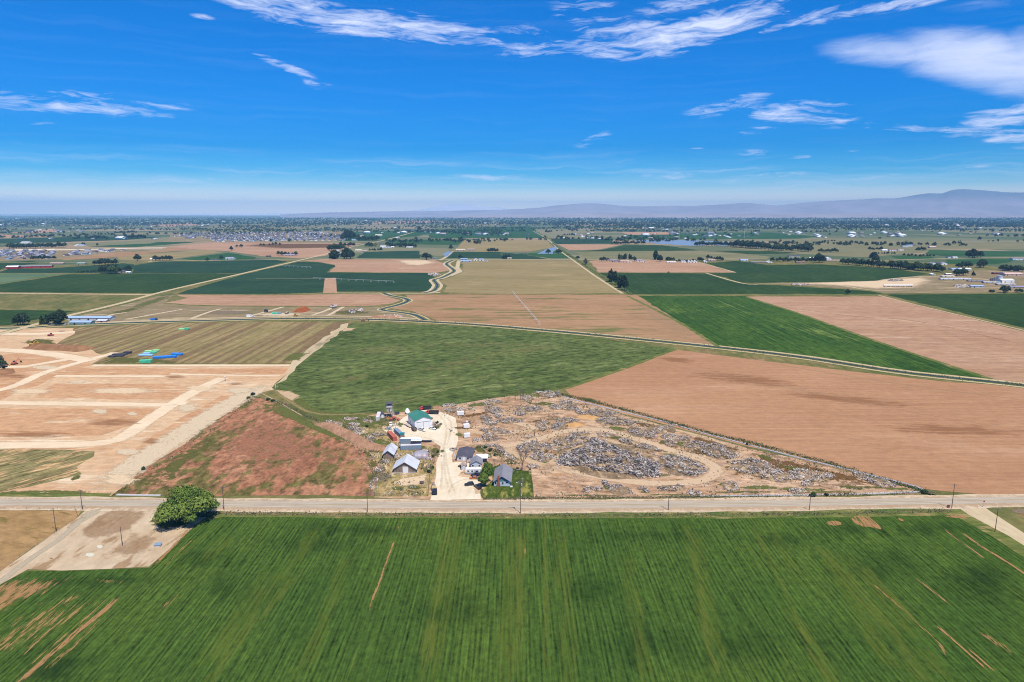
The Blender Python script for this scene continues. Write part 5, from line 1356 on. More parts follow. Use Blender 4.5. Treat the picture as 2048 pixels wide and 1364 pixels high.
put(truck(P['red paint'], P['black steel'], 8.5), G(864,828), R(178), 'red truck with a black dump box behind the workshop', 'truck')
ft = put(truck(P['car black'], P['barn wood'], 6.6, bed='flat'), G(869.3,985.0), R(-83), 'dark flatbed truck standing at the mouth of the drive', 'truck')
o = G(868.5,981.5)
hb_ = empty('bale_load', o+Vector((0,0,1.1)), R(-83), 'tan crated load on the flatbed truck at the drive', 'load')
for i in range(3):
    for j in range(2): MB().box(-2.1+i*1.15, -1.05+i*1.15, -1.05+j*1.07, -.05+j*1.07, 0, .75+.1*((i+j) % 2)).build('bale', P['hay'], hb_)
cv = empty('tarp_load', G(867.5,974.5), R(-80), 'grey tarpaulin heap beside the rear of the flatbed truck', 'tarpaulin')
MB().add([(-1.2,-1.2,0),(1.3,-1.1,0),(1.2,1.3,0),(-1.3,1.1,0),(-.7,-.6,1.5),(.8,-.5,1.2),(.6,.7,1.7),(-.6,.6,1.1)], [(0,3,2,1),(4,5,6,7),(0,1,5,4),(1,2,6,5),(2,3,7,6),(3,0,4,7)]).build('tarpaulin', P['grey steel'], cv)
# camper trailer
def camper(name, L, loc, rz, label, H=2.9):
    root = empty(name, loc, rz, label, 'camper')
    MB().prism([(-L/2,.5),(-L/2,H-.5),(-L/2+.4,H),(L/2-.5,H),(L/2,H-.6),(L/2,1.2),(L/2-.5,.5)], -1.2, 1.2).build('body', P['white paint'], root)
    for x_, ww in ((-L*.32, .9), (-L*.08, .7), (.22*L, 1.3)):
        f = MB().box(-ww/2-.06, ww/2+.06, -.04, 0, -.36, .36).build('window', P['grey steel'], root, fix=False); f.location = (x_, -1.2, 1.75)
        MB().box(-ww/2, ww/2, -.06, -.04, -.3, .3).build('pane', P['dark glass'], f, fix=False)
    MB().box(.04*L, .04*L+.75, -1.23, -1.2, .6, 2.4).build('door', P['grey wall'], root, fix=False)
    MB().box(-L/2+.3, L/2-.5, -1.22, -1.2, 1.0, 1.14).build('stripe', P['grey steel'], root, fix=False)
    for x_ in (-1.6, .6): MB().box(x_, x_+.6, -.4, .4, H, H+.25).build('roof_vent', P['grey wall'], root)
    for x_ in (-.5, .5):
        for y_ in (-1.05, 1.05): wheel(root, x_, y_, .34)
    MB().bar((L/2-.2, 0, .55), (L/2+1.2, 0, .5), .08, 4).build('drawbar', P['black steel'], root)
    return root
camper('camper_trailer', 8.2, G(947.0,949.2)+Vector((0,1.2,0)), R(0), 'long white camper trailer in front of the grey-roofed garage')
# white boat on the lawn edge (cabin cruiser)
bt = empty('boat', G(815.0,825.5), R(100), 'white cabin boat standing behind the workshop', 'boat')
vs = []; stn = [(-3.9,1.25,1.3),(-2.5,1.35,1.3),(0,1.35,1.4),(2.2,1.0,1.6),(3.6,.35,1.85),(4.2,.02,1.95)]
for (x_, hw_, top_) in stn: vs += [(x_,-hw_,top_),(x_,-hw_*.75,.75),(x_,0,.45 if x_ < 3 else 1.0),(x_,hw_*.75,.75),(x_,hw_,top_)]
fs_ = [(j*5+i, j*5+i+1, (j+1)*5+i+1, (j+1)*5+i) for j in range(5) for i in range(4)] + [(0,1,2,3,4)]
fs_ += [(j*5, (j+1)*5, (j+1)*5+4, j*5+4) for j in range(5)]
MB().add(vs, fs_).build('hull', P['white paint'], bt)
MB().add([(-2.2,-1,1.3),(1.8,-.9,1.4),(1.8,.9,1.4),(-2.2,1,1.3),(-2.0,-.8,2.6),(.9,-.7,2.5),(.9,.7,2.5),(-2.0,.8,2.6)], [(4,5,6,7),(0,1,5,4),(1,2,6,5),(2,3,7,6),(3,0,4,7)]).build('cabin', P['white paint'], bt)
MB().box(-1.6, .6, -.93, -.8, 1.8, 2.2).box(-1.6, .6, .8, .93, 1.8, 2.2).build('window', P['dark glass'], bt)
MB().bar((-1.2,0,2.5), (-1.4,0,3.7), .08, 5).bar((-1.9,-.7,2.6), (-1.4,0,3.4), .05, 4).bar((-1.9,.7,2.6), (-1.4,0,3.4), .05, 4).build('mast', P['white paint'], bt)
MB().box(-2.5, -2.3, -.8, .8, 0, .7).box(1.0, 1.2, -.5, .5, 0, .9).build('cradle', P['bleached wood'], bt)
# red tractor / combine head by the tower
tc_ = empty('red_tractor', G(785.8,841.0), R(20), 'red farm machine with a raised arm below the lookout tower', 'tractor')
MB().box(-1.8, 1.0, -.6, .6, .8, 1.7).build('engine_hood', P['red orange paint'], tc_)
MB().box(-.2, 1.4, -.8, .8, 1.6, 2.5).build('cab', P['red orange paint'], tc_); MB().box(-.25, 1.45, -.7, .7, 1.9, 2.4).build('window', P['dark glass'], tc_)
MB().bar((-1.8,0,1.3), (-4.0,.5,2.6), .16, 5).bar((-4.0,.5,2.6), (-4.6,.6,1.2), .14, 5).bar((1.2,0,1.2), (3.6,-.5,.9), .18, 5).build('boom', P['red orange paint'], tc_)
MB().box(2.8, 4.2, -1.6, 1.2, .3, 1.1).build('header', P['red orange paint'], tc_)
for x_, r_ in ((-1.2, .5), (1.0, .75)):
    for y_ in (-.95, .95): wheel(tc_, x_, y_, r_, .35)
# carport, white fence panel, small stuff round the house
cpn = empty('carport', G(963.5,926.5), 0, 'white flat-roofed carport behind the garage', 'carport')
MB().box(-3.2, 3.2, -.2, 6.2, 2.6, 2.75).build('roof', P['white steel'], cpn)
for x_ in (-3, 3):
    for y_ in (0, 6): MB().cyl(x_, y_, 0, 2.6, .06, 5).build('post', P['white paint'], cpn)
wf = empty('white_fence_panel', G(907.5,923.8), 0, 'white board fence panel beside the bungalow wall', 'fence')
for i in range(14): MB().box(-.06+i*.0, .06, i*.85, i*.85+.8, 0, 2.0).build('board', P['white paint'], wf)
MB().box(-.1, -.062, 0, 11.8, .4, .5).box(-.1, -.062, 0, 11.8, 1.5, 1.6).build('rail', P['white paint'], wf)
bn = empty('bench_frame', G(843.5,967.5), R(10), 'dark wooden cattle feeder in the weedy pen', 'feeder')
MB().box(-1.0, 1.0, -.7, .7, .5, .6).box(-1.0, 1.0, -.7, -.6, .6, 1.1).box(-1.0, 1.0, .6, .7, .6, 1.1).build('trough', P['barn wood dark'], bn)
for x_ in (-.9, .9):
    for y_ in (-.6, .6): MB().cyl(x_, y_, 0, 1.6, .06, 4).build('leg', P['barn wood dark'], bn)
lg = empty('fallen_log', G(781.5,985.5), R(72), 'bleached fallen log lying in the pen near the road', 'log')
MB().bar((-2.2,0,.25), (2.2,.2,.3), .28, 7, .2).build('trunk', P['bleached wood'], lg); MB().bar((1,0,.3), (1.9,.8,.7), .1, 5, .05).build('branch', P['bleached wood'], lg)
gp = empty('well_hatch', G(316.5,1092.0), R(8), 'blue-grey steel lid over a concrete box in the gravel lot', 'hatch')
MB().box(-1.1, 1.1, -.9, .9, 0, .7).build('concrete_box', P['concrete'], gp); MB().add([(-1.3,-1.1,.72),(1.3,-1.1,.72),(1.3,1.1,.85),(-1.3,1.1,.85),(-1.3,-1.1,.78),(1.3,-1.1,.78),(1.3,1.1,.91),(-1.3,1.1,.91)], [(0,3,2,1),(4,5,6,7),(0,1,5,4),(1,2,6,5),(2,3,7,6),(3,0,4,7)]).build('lid', P['container blue grey'], gp)

# ------------------------------------------------------------------ trees
def at_px(px, py): return G(px, py)
def m_per_px(px, py): return G(px, py).length/F_PX if False else (G(px, py)-Vector((0,0,CAM_H))).length/F_PX
tree_proto('walnut', 13, 29, 21000, .46, LF['bright'], seed=11, style='round', trunk_r=.55, bare=.03, wy=25, limbs=12)
tree_proto('garden', 9, 7, 5200, .34, LF['bright'], seed=12, style='round', trunk_r=.2, bare=.12)
tree_proto('garden2', 7.5, 6, 4200, .33, LF['bright'], seed=13, style='round', trunk_r=.18, bare=.10)
tree_proto('big', 18, 15, 2600, .95, LF['dark'], seed=21, bare=.06)
tree_proto('big2', 18, 13, 2400, .95, LF['dark'], seed=22, style='tall', bare=.04)
for i in range(3): tree_proto(f'round{i}', 10, 9, 420, .95, LF['green' if i else 'dark'], seed=31+i, bare=.12)
for i in range(2): tree_proto(f'dark{i}', 10, 8.5, 420, .95, LF['dark'], seed=41+i, bare=.08)
for i in range(2): tree_proto(f'tall{i}', 14, 4.6, 420, .8, LF['green' if i else 'dark'], seed=51+i, style='tall', bare=.06)
tree_proto('cone0', 10, 5, 380, .7, LF['dark'], seed=61, style='cone', bare=.04)
tree_proto('yellow0', 9, 8, 420, .9, LF['yellow'], seed=71, bare=.1)
tree_proto('bush0', 3, 4.5, 260, .55, LF['dark'], seed=81, bare=.0, limbs=3)
tree_proto('bush1', 2.4, 3.6, 240, .45, LF['dusty'], seed=82, bare=.0, limbs=3)
tree_proto('bush2', 2.4, 3.4, 240, .45, LF['green'], seed=83, bare=.0, limbs=3)
tree_proto('thin0', 9, 5, 260, .6, LF['grey'], seed=91, style='tall', bare=.15)

def tree_px(px, py, hp, wp, kind, label, cat='tree', group=None, name='tree'):
    k = m_per_px(px, py); ca = cos(atan2(CAM_H, G(px, py).y))
    return place_tree(kind, G(px, py), hp*k/ca, wp*k, label, cat, group, name)

e = place_tree('walnut', G(369, 1046)+Vector((0, 2.0, 0)), 15.5, 28.0, 'huge spreading green tree standing alone beside the road', 'tree', name='broad_tree', rz=.4)
place_tree('garden', G(972, 963.5), 9.8, 6.0, 'tall leafy tree between the camper and the blue farmhouse', 'tree', name='leafy_tree', rz=1.0)
place_tree('garden2', G(966.5, 972.5), 7.0, 5.0, 'shorter leafy tree whose shade falls on the black pickup', 'tree', name='leafy_tree', rz=2.0)
place_tree('garden2', G(976, 951), 7.0, 5.0, 'leafy tree behind the two others, next to the white carport', 'tree', name='leafy_tree', rz=3.3)

# bare tree: recursive branching
def bare_tree(loc, h, label, seed, spread=.5, name='bare_tree', depth=6):
    root = empty(name, loc, 0, label, 'tree')
    r = random.Random(seed)
    tr, br = MB(), MB()
    def grow(p, d, L, rad, lev):
        q = p + d*L
        (tr if lev < 2 else br).bar(p, q, rad, 5 if lev < 3 else 3, rad*.68)
        if lev >= depth: return
        for i in range(2 if lev < 1 else 3):
            a = r.uniform(0, 2*pi); s = r.uniform(.28, .62)*spread*1.4
            u = d.orthogonal().normalized(); v = d.cross(u)
            nd = (d + (u*cos(a)+v*sin(a))*s + Vector((0, 0, .12))).normalized()
            grow(q, nd, L*r.uniform(.66, .86), rad*(.72 if i == 0 else .58), lev+1)
    grow(Vector((0,0,-.1)), Vector((.02, 0, 1)).normalized(), h*.23, h*.024, 0)
    tr.build('trunk', P['pole wood'], root, fix=False)
    b = br.build('branches', plain('twig', (.20,.15,.13), rough=1, var=.2), root, fix=False); b['kind'] = 'stuff'
    return root
bare_tree(G(1044, 942.5), 13.0, 'large leafless tree standing behind the farmhouse lawn', 5, .55)
bare_tree(G(754, 962), 7.0, 'small grey leafless tree in the weedy pen west of the big barn', 9, .6, depth=5)
bare_tree(G(990, 932), 4.5, 'small brown leafless shrub tree in the bare ground behind the farmhouse', 12, .6, depth=5)
bare_tree(G(1072, 998), 3.0, 'thin leafless sapling by the road east of the lawn', 15, .6, depth=4)

SINGLE_TREES = [
 (275,522.5,13,13,'dark0','lone dark round tree beside the lane left of the teal field'),
 (443,519.5,8,7,'dark1','dark tree standing close to the white farmstead in the teal field'),(415,522.5,7,8,'dark0','low dark tree at the west end of the farmstead in the teal field'),
 (463,501.5,9,7,'dark0','dark tree on the edge of the pale ploughed field, lowest of three'),(474,495,5,6,'round1','small bushy tree in the middle of three on the pale field edge'),(483,495,6,8,'dark1','bushy tree right of its two neighbours on the pale field edge'),
 (853,520,15,21,'round0','broad dark round tree beside the winding canal at the mile road'),
 (902,500.5,12,9,'dark0','dark tree next to the tan farm buildings by the small pond'),
 (839,463,11,9,'dark1','tall dark tree where the far road bends'),
 (930,471,8,14,'dark0','wide dark tree in the green field beyond the small pond'),
 (921,517,9,10,'round1','grey-green tree at the blue farm by the mile road'),
 (1096.5,508,10,12,'dark0','round dark tree left of its twin on the pond bank'),(1117,508,10,13,'dark1','round dark tree right of its twin on the pond bank'),
 (1155,518.5,7,10,'round2','pale green tree at the road crossing'),(1171,530,13,9,'thin0','grey-green tree on the ditch just below the mile road crossing'),
 (1222,564,26,15,'big2','tallest left tree of the dark grove beside the ditch'),(1230,569,27,15,'big','second tree of the dark grove beside the ditch'),(1240,576,26,15,'big2','third tree of the dark grove beside the ditch'),(1248,581,31,19,'big','broad right-hand tree of the dark grove beside the ditch'),
 (1311,519.5,19,11,'big2','tall dark tree between the two farmsteads on the mile road'),(1320,524,14,12,'big','lower dark tree leaning at the foot of the tall one between the farmsteads'),
 (1269,522.5,10,11,'round2','bright bushy tree beside the pink-roofed farm building'),
 (1695,588.8,10,10,'dark0','single dark shrub-like tree on the field margin of the dark green crop'),
 (1337,545.8,2.5,4,'bush0','small dark bush on the line between soil and crop'),
 (640,0,0,0,None,''),
]
for q in SINGLE_TREES:
    if q[4]: tree_px(*q[:5], q[5])
ROWS = [  # x0,y0,x1,y1,n,height px,spread px,kinds,label
 (310,521.5,347,521,6,10,1.5,('dark0','dark1','round1'),'dark tree in the row east of the small white farm building'),
 (188,531,234,529,7,11,2,('dark0','dark1','round0'),'dark tree in the row near the sage-green shed'),
 (200,547.5,236,547.5,7,15,2.5,('round0','dark0','round2'),'tree in the tall clump behind the grassy farm garden'),
 (242,544,262,541,4,9,2,('dark1','round2'),'tree sheltering the dark farmhouse by the curved lane'),
 (155,546,195,545,7,5,1.5,('bush0','round1'),'low tree along the garden edge west of the tall clump'),
 (16,498.5,134,494.5,24,9,2.5,('dark0','round0','round1'),'tree of the long windbreak behind the western subdivision'),
 (60,520,110,519,9,8,1.5,('round1','dark1','dark0'),'tree at the near edge of the western subdivision'),
 (180,477.5,200,477,5,6,1,('dark0',),'small dark tree of the clump in the far western fields'),
 (247,477.5,290,477,9,7,1.5,('dark0','dark1'),'dark tree of the long clump in the far western fields'),
 (229,467.5,275,466.5,10,5,1.5,('dark0',),'small dark tree of the farthest clump in the western fields'),
 (34,650,52,651,4,19,2,('round0','dark0','round2'),'tree of the clump behind the canal by the metal sheds'),
 (78,649,96,648,4,14,2,('tall0','cone0'),'slender pointed tree west of the metal sheds'),
 (108,648.5,126,648,3,22,2,('cone0','tall0','big'),'tall dark tree right beside the metal sheds'),
 (664,518.5,672,518,2,22,1,('big2',),'tall dark tree at the west end of the mile road farmyard'),
 (686,518.5,703,518,3,21,1,('big2','big'),'tall dark tree at the east end of the mile road farmyard'),
 (656,503,688,500,8,12,3,('round0','dark0','round1'),'tree among the houses north of the mile road farmyard'),
 (680,494,712,493,5,9,1.5,('dark0','dark1'),'dark tree along the back of the red-soil field'),
 (684,481,703,480,4,19,1,('big','big2'),'tree of the tall dark grove beside the eastern subdivision'),
 (711,482,756,481,12,9,1.5,('dark0','dark1'),'tree of the dense dark row beside the far road'),
 (728,493.5,746,493.5,3,9,1,('dark0',),'dark tree between the yellow ones at the white farmstead'),
 (738,494,754,493,3,9,1,('yellow0',),'yellow-green tree at the roadside by the white farmstead'),
 (772,492,832,495.5,15,9,2,('dark0','dark1','cone0'),'dark tree of the row behind the white farmstead'),
 (737,502.5,765,502,5,7,1.5,('dark0','round1'),'bushy tree beside the long cream barn'),
 (552,511.5,596,510.5,6,8,2,('dark0','round1'),'tree round the low house in the pale field'),
 (518,492,566,491,6,6,2,('round1','dark0'),'bushy tree in front of the eastern subdivision'),
 (976,505,996,504,6,8,1.5,('dark0','dark1'),'dark tree in the clump east of the tan farm buildings'),
 (1004,518,1020,518,3,9,1,('dark0','round0'),'dark tree beside the small house on the mile road'),
 (1090,466,1104,465,5,6,1,('dark0',),'dark tree in the row left of the far canal line'),
 (1126,472,1152,471,5,6,2,('dark1','round0'),'dark tree of the scattered group beyond the canal line'),
 (1137,462,1150,461,4,5,1,('dark0',),'small dark tree of the farther group beyond the canal line'),
 (1199,522.5,1217,522,4,9,1.5,('dark0','dark1'),'dark tree at the west end of the purple-roofed farm'),
 (1237,519.5,1254,519,5,11,1,('tall0','tall1'),'poplar in the row behind the purple-roofed farm'),
 (1258,519.5,1264,519.5,2,12,.6,('tall0',),'taller poplar at the east end of the poplar row'),
 (1331,522,1348,522,5,8,1.2,('dark0','round0'),'dark tree at the west end of the white cottages'),
 (1352,524,1392,524,11,5.5,1.5,('dark0','round1','cone0'),'small tree among the white cottages'),
 (1395,522.5,1407,524,3,9,1,('dark1','round0'),'dark round tree behind the track corner by the cottages'),
 (1414,517.5,1446,522.5,6,8,1.5,('dark0','dark1'),'dark tree east of the white cottages'),
 (1222,489,1290,488.5,16,7,1.8,('dark0','round1','round0'),'tree of the row on the near shore of the lake'),
 (1294,484,1316,484.5,3,5,1,('round0',),'small tree standing in the shallow lake margin'),
 (1386,483,1392,482.5,2,6,.6,('round1',),'tree on the far shore of the lake'),
 (1388,492,1458,492,15,9,2,('round0','dark0','round1'),'tree on the east shore of the lake'),
 (1460,494,1536,499,26,13,3.5,('round0','dark0','round1','round2'),'tree of the long wood east of the lake'),
 (1536,500,1622,503,26,12,3.5,('round0','dark0','round1'),'tree of the far end of the long wood'),
 (1636,504.5,1676,504.5,9,8,2,('round1','dark0'),'tree of the open clump beyond the long wood'),
 (1538,523,1634,525,16,9,2.5,('dark0','round0','round1'),'tree among the houses on the mile road east'),
 (1634,525,1646,525,3,16,1,('big',),'tall tree standing out above the eastern mile road houses'),
 (1683,528,1768,536,15,13,2.5,('round0','dark0','round2'),'tree of the broken row at the back of the dark crop'),
 (1744,523,1752,526,2,16,1,('dark1',),'tallest tree of the broken row behind the dark crop'),
 (1778,536.5,1886,544,26,14,2.5,('round0','dark0','round2'),'tree of the dense row ending at the works yard'),
 (1912,551.5,1930,550.5,4,13,1.2,('dark0','round0'),'tree of the dark clump in the works yard'),
 (1942,551,1952,551,2,7,1,('cone0',),'small pointed tree in the works yard'),
 (1934,516.5,1964,515,5,14,1.5,('dark0','big'),'dark tree of the tall clump by the distant green field'),
 (1914,536,1942,536,4,11,1.5,('dark1','dark0'),'dark tree behind the long grey sheds'),
 (1956,536,1968,535,3,13,1,('thin0','big'),'tall greyish tree behind the works yard'),
 (1998,541,2048,543,10,9,3,('round1','dark0'),'bushy tree near the pinkish roofed shed'),
 (1980,586,1988,585.5,2,7,1,('round0',),'low tree at the edge of the dark field under the silo'),
 (2004,586,2018,586,3,11,1.5,('thin0','round0'),'loose grey-green tree on the edge of the dark field'),
 (2030,586,2046,586,3,7,1.5,('round1',),'low bushy tree at the far corner of the dark field'),
 (1736,501,1766,500,6,6,1.2,('dark0',),'dark tree in the western part of the far hamlet'),
 (1832,502,1852,501,5,7,1.2,('dark0',),'dark tree in the eastern part of the far hamlet'),
 (1755,508,1790,508,7,4,1,('bush0',),'round bush of the hedge in front of the far hamlet'),
 (1806,512,1870,514,9,4.5,1.5,('bush0','round1'),'bush along the overgrown ditch by the mile road'),
 (1648,484,1672,483.5,4,4,1,('dark0',),'small dark tree in the open grassland'),
 (0,722,10,742,5,12,3,('thin0','round2'),'thin young tree at the edge of the earthworks'),
 (470,481,520,480,7,4,1.5,('dark0',),'small tree in front of the subdivision rows'),
]
ORDW = 'first second third fourth fifth sixth seventh eighth ninth tenth eleventh twelfth thirteenth fourteenth fifteenth sixteenth seventeenth eighteenth nineteenth twentieth twenty-first twenty-second twenty-third twenty-fourth twenty-fifth twenty-sixth'.split()
SMALL = []
for (x0,y0,x1,y1,n,hp,sp,kinds,lab) in ROWS:
    for i in range(n):
        t_ = (i+.5)/n + random.uniform(-.3,.3)/n
        px = x0+(x1-x0)*t_; py = y0+(y1-y0)*t_ + random.uniform(-sp, sp)*.35
        h = hp*random.uniform(.72, 1.15)
        ww = h*(random.uniform(.38,.5) if kinds[0].startswith('tall') else random.uniform(.75, 1.1))
        k = random.choice(kinds)
        if hp <= 7 or (hp == 8 and n > 6): SMALL.append((px, py, h, ww, k)); continue
        tree_px(px, py, h, ww, k, lab + (', ' + ORDW[i] + ' from the left' if n > 1 else ''), 'tree', lab.replace('tree', 'trees', 1) if 'tree' in lab else lab+' group')
# shrubs nearer by
SHRUBS = [(546,803,4,9,'bush0','dark rounded bush at the head of the ditch, right one'),(536,801,5,8,'bush2','leafy bush at the head of the ditch, middle one'),(506,790,5,9,'bush0','dark bush on the corner of the earthworks'),(497,797,3,8,'bush2','low bush at the tip of the weedy field'),
 (287,940,6,7,'bush2','round green bush on the fence line of the building site'),(1626,993,7,12,'bush2','round grey-green bush at the roadside ditch'),(1652,991,4,9,'bush0','dark low bush near the roadside ditch'),
 (1494,890,4,5,'bush0','small dark bush on the white ditch line'),(1848,986,5,14,'bush0','dark brushy tangle at the tip of the salvage yard'),(1862,988,4,14,'bush1','dusty brush at the tip of the salvage yard'),
 (875,848,6,6,'bush2','leafy bush on the weedy island beside the workshop'),(872,858,4,5,'bush2','small bush on the island beside the workshop'),(864,838,3,4,'bush1','dusty shrub behind the workshop corner'),
 (866,915,6,7,'bush2','green bush beside the rusty rounded shed'),(876,906,5,6,'bush0','dark green bush at the drive bend'),(865,938,6,8,'bush2','green bush by the pen fence'),(858,945,5,9,'bush0','dark green bush beside the big barn pen'),
 (734,854,4,7,'bush0','dark bush among the western rubble'),(717,840,3,5,'bush1','dusty bush among the western rubble'),(990,912,6,7,'bush2','green bush behind the bungalow'),(980,903,6,8,'bush0','dark green shrub north-east of the bungalow'),(971,896,4,9,'bush2','low green shrub behind the bungalow roof'),
 (1060,940,3,5,'bush0','small dark bush near the bare tree'),(1035,938,4,6,'bush1','brown-green shrub beside the bare tree'),(920,934,4,8,'bush1','dusty shrub beside the little tan-roofed shed'),(1074,994,3,3,'bush1','tiny bush by the lawn corner')]
for q in SHRUBS: tree_px(*q[:5], q[5], 'bush', None, 'bush')

# fence-line and ditch brush too thick to count
def brush(name, px, n, w_, h, mat, label):
    pts = path_pts(px, 4)
    r = np.random.default_rng(len(px)*97+n)
    idx = r.integers(0, len(pts)-1, n); tt = r.random(n)
    Pn = np.array([[p.x, p.y, p.z] for p in pts])
    C = Pn[idx]*(1-tt[:, None]) + Pn[idx+1]*tt[:, None]
    d = Pn[idx+1]-Pn[idx]; d /= np.linalg.norm(d, axis=1, keepdims=True)+1e-9
    nn = np.stack([-d[:, 1], d[:, 0], 0*d[:, 0]], 1)
    clump = np.array([mnoise.noise(Vector(c)*.06) for c in C])
    C = C + nn*r.normal(size=(n, 1))*w_*.35; C[:, 2] = .1 + r.random(n)**1.5*h*np.clip(.5+1.6*clump, .1, 1.4)
    me = quads_mesh(name, C, r.normal(size=(n, 3))+[0, -.3, .8], r.uniform(.15, .4, n)*(1+C[:, 1]/900), .5+.3*r.normal(size=n), mat, seed=n)
    return tag(link(name, me), label, kind='stuff')
brush('ditch_weeds', [(1080,780),(1250,820),(1400,862),(1600,912),(1850,984)], 5200, 4.5, .9, LF['green'], 'green weeds along the ditch between yard and ploughed field')
brush('ditch_weeds', [(500,792),(560,806),(640,846),(700,880),(745,905)], 1500, 3.0, .8, LF['dusty'], 'weeds along the ditch west of the farm')
brush('roadside_weeds', [(400,1027),(800,1030),(1200,1031),(1600,1028),(1900,1022)], 4200, 3.0, .5, LF['dusty'], 'dusty weeds along the southern road edge')
brush('roadside_weeds', [(1070,997),(1400,994),(1700,990),(1840,985)], 3000, 2.0, .7, LF['dusty'], 'dusty weeds along the northern road edge')
brush('lawn_hedge', [(966,998),(1000,998.5),(1068,998)], 500, 1.2, .8, LF['dusty'], 'rough weeds along the lawn fence')
brush('yard_weeds', [(745,905),(790,893),(860,903),(875,915)], 900, 5.0, .9, LF['dusty'], 'weeds between the containers and barns')
brush('yard_weeds', [(955,893),(985,900),(1010,915),(1030,930)], 900, 6.0, 1.0, LF['green'], 'weeds behind the bungalow')
brush('canal_weeds', [(560,637),(760,639),(960,650),(1200,671),(1500,702),(1800,744),(2048,771)], 5200, 9, .9, LF['dusty'], 'weeds on the canal banks')
brush('boundary_weeds', [(230,990),(308,937),(428,857),(504,799)], 300, 2.5, .6, LF['green'], 'weeds on the boundary of the building site')
brush('field_edge_weeds', [(1105,487),(1128,503),(1155,521),(1190,545),(1225,567),(1262,590)], 2400, 7, 2.0, LF['grey'], 'brush along the ditch beside the stubble field')

# ------------------------------------------------------------------ salvage heaps
SCRAP = attr_mat('scrap')
PAL = np.array([(.66,.60,.52),(.50,.44,.38),(.44,.38,.33),(.28,.245,.22),(.11,.10,.095),(.05,.046,.045),(.34,.23,.16),(.48,.31,.23),(.58,.51,.45),(.20,.17,.16)])
PALP = {'pale': [.24,.20,.14,.08,.07,.05,.04,.06,.10,.02], 'grey': [.10,.14,.18,.16,.12,.08,.05,.03,.08,.06], 'dark': [.07,.12,.19,.19,.14,.10,.05,.02,.05,.07], 'red': [.14,.12,.10,.08,.07,.05,.14,.20,.06,.04], 'wood': [.16,.18,.14,.10,.10,.06,.14,.06,.04,.02]}
def boxes(name, C, half, yaw, pitch, roll, colr, mat):
    n = len(C)
    cy, sy, cp, sp, cr, sr = np.cos(yaw), np.sin(yaw), np.cos(pitch), np.sin(pitch), np.cos(roll), np.sin(roll)
    R_ = np.empty((n, 3, 3))
    R_[:, 0, 0] = cy*cp; R_[:, 0, 1] = cy*sp*sr-sy*cr; R_[:, 0, 2] = cy*sp*cr+sy*sr
    R_[:, 1, 0] = sy*cp; R_[:, 1, 1] = sy*sp*sr+cy*cr; R_[:, 1, 2] = sy*sp*cr-cy*sr
    R_[:, 2, 0] = -sp; R_[:, 2, 1] = cp*sr; R_[:, 2, 2] = cp*cr
    S8 = np.array([(-1,-1,-1),(1,-1,-1),(1,1,-1),(-1,1,-1),(-1,-1,1),(1,-1,1),(1,1,1),(-1,1,1)], float)
    L = S8[None]*half[:, None, :]
    L[:, 4:, :2] *= .8
    V = np.einsum('nij,nkj->nki', R_, L) + C[:, None, :]
    F = np.array([(0,3,2,1),(4,5,6,7),(0,1,5,4),(1,2,6,5),(2,3,7,6),(3,0,4,7)])
    idx = (F[None]+8*np.arange(n)[:, None, None]).reshape(-1)
    me = bpy.data.meshes.new(name)
    me.vertices.add(8*n); me.vertices.foreach_set('co', V.reshape(-1))
    me.loops.add(24*n); me.loops.foreach_set('vertex_index', idx)
    me.polygons.add(6*n); me.polygons.foreach_set('loop_start', np.arange(0, 24*n, 4)); me.polygons.foreach_set('loop_total', np.full(6*n, 4))
    me.materials.append(mat); me.update(calc_edges=True)
    a = me.attributes.new('Col', 'FLOAT_COLOR', 'POINT')
    a.data.foreach_set('color', np.repeat(np.c_[colr, np.ones(n)], 8, 0).ravel().astype(np.float32))
    return me
def inpoly(P_, poly):
    x, y = P_[:, 0], P_[:, 1]; ins = np.zeros(len(P_), bool); n = len(poly)
    for i in range(n):
        x0, y0 = poly[i]; x1, y1 = poly[(i+1) % n]
        c = (y0 > y) != (y1 > y)
        ins ^= c & (x < (x1-x0)*(y-y0)/((y1-y0) or 1e-9)+x0)
    return ins
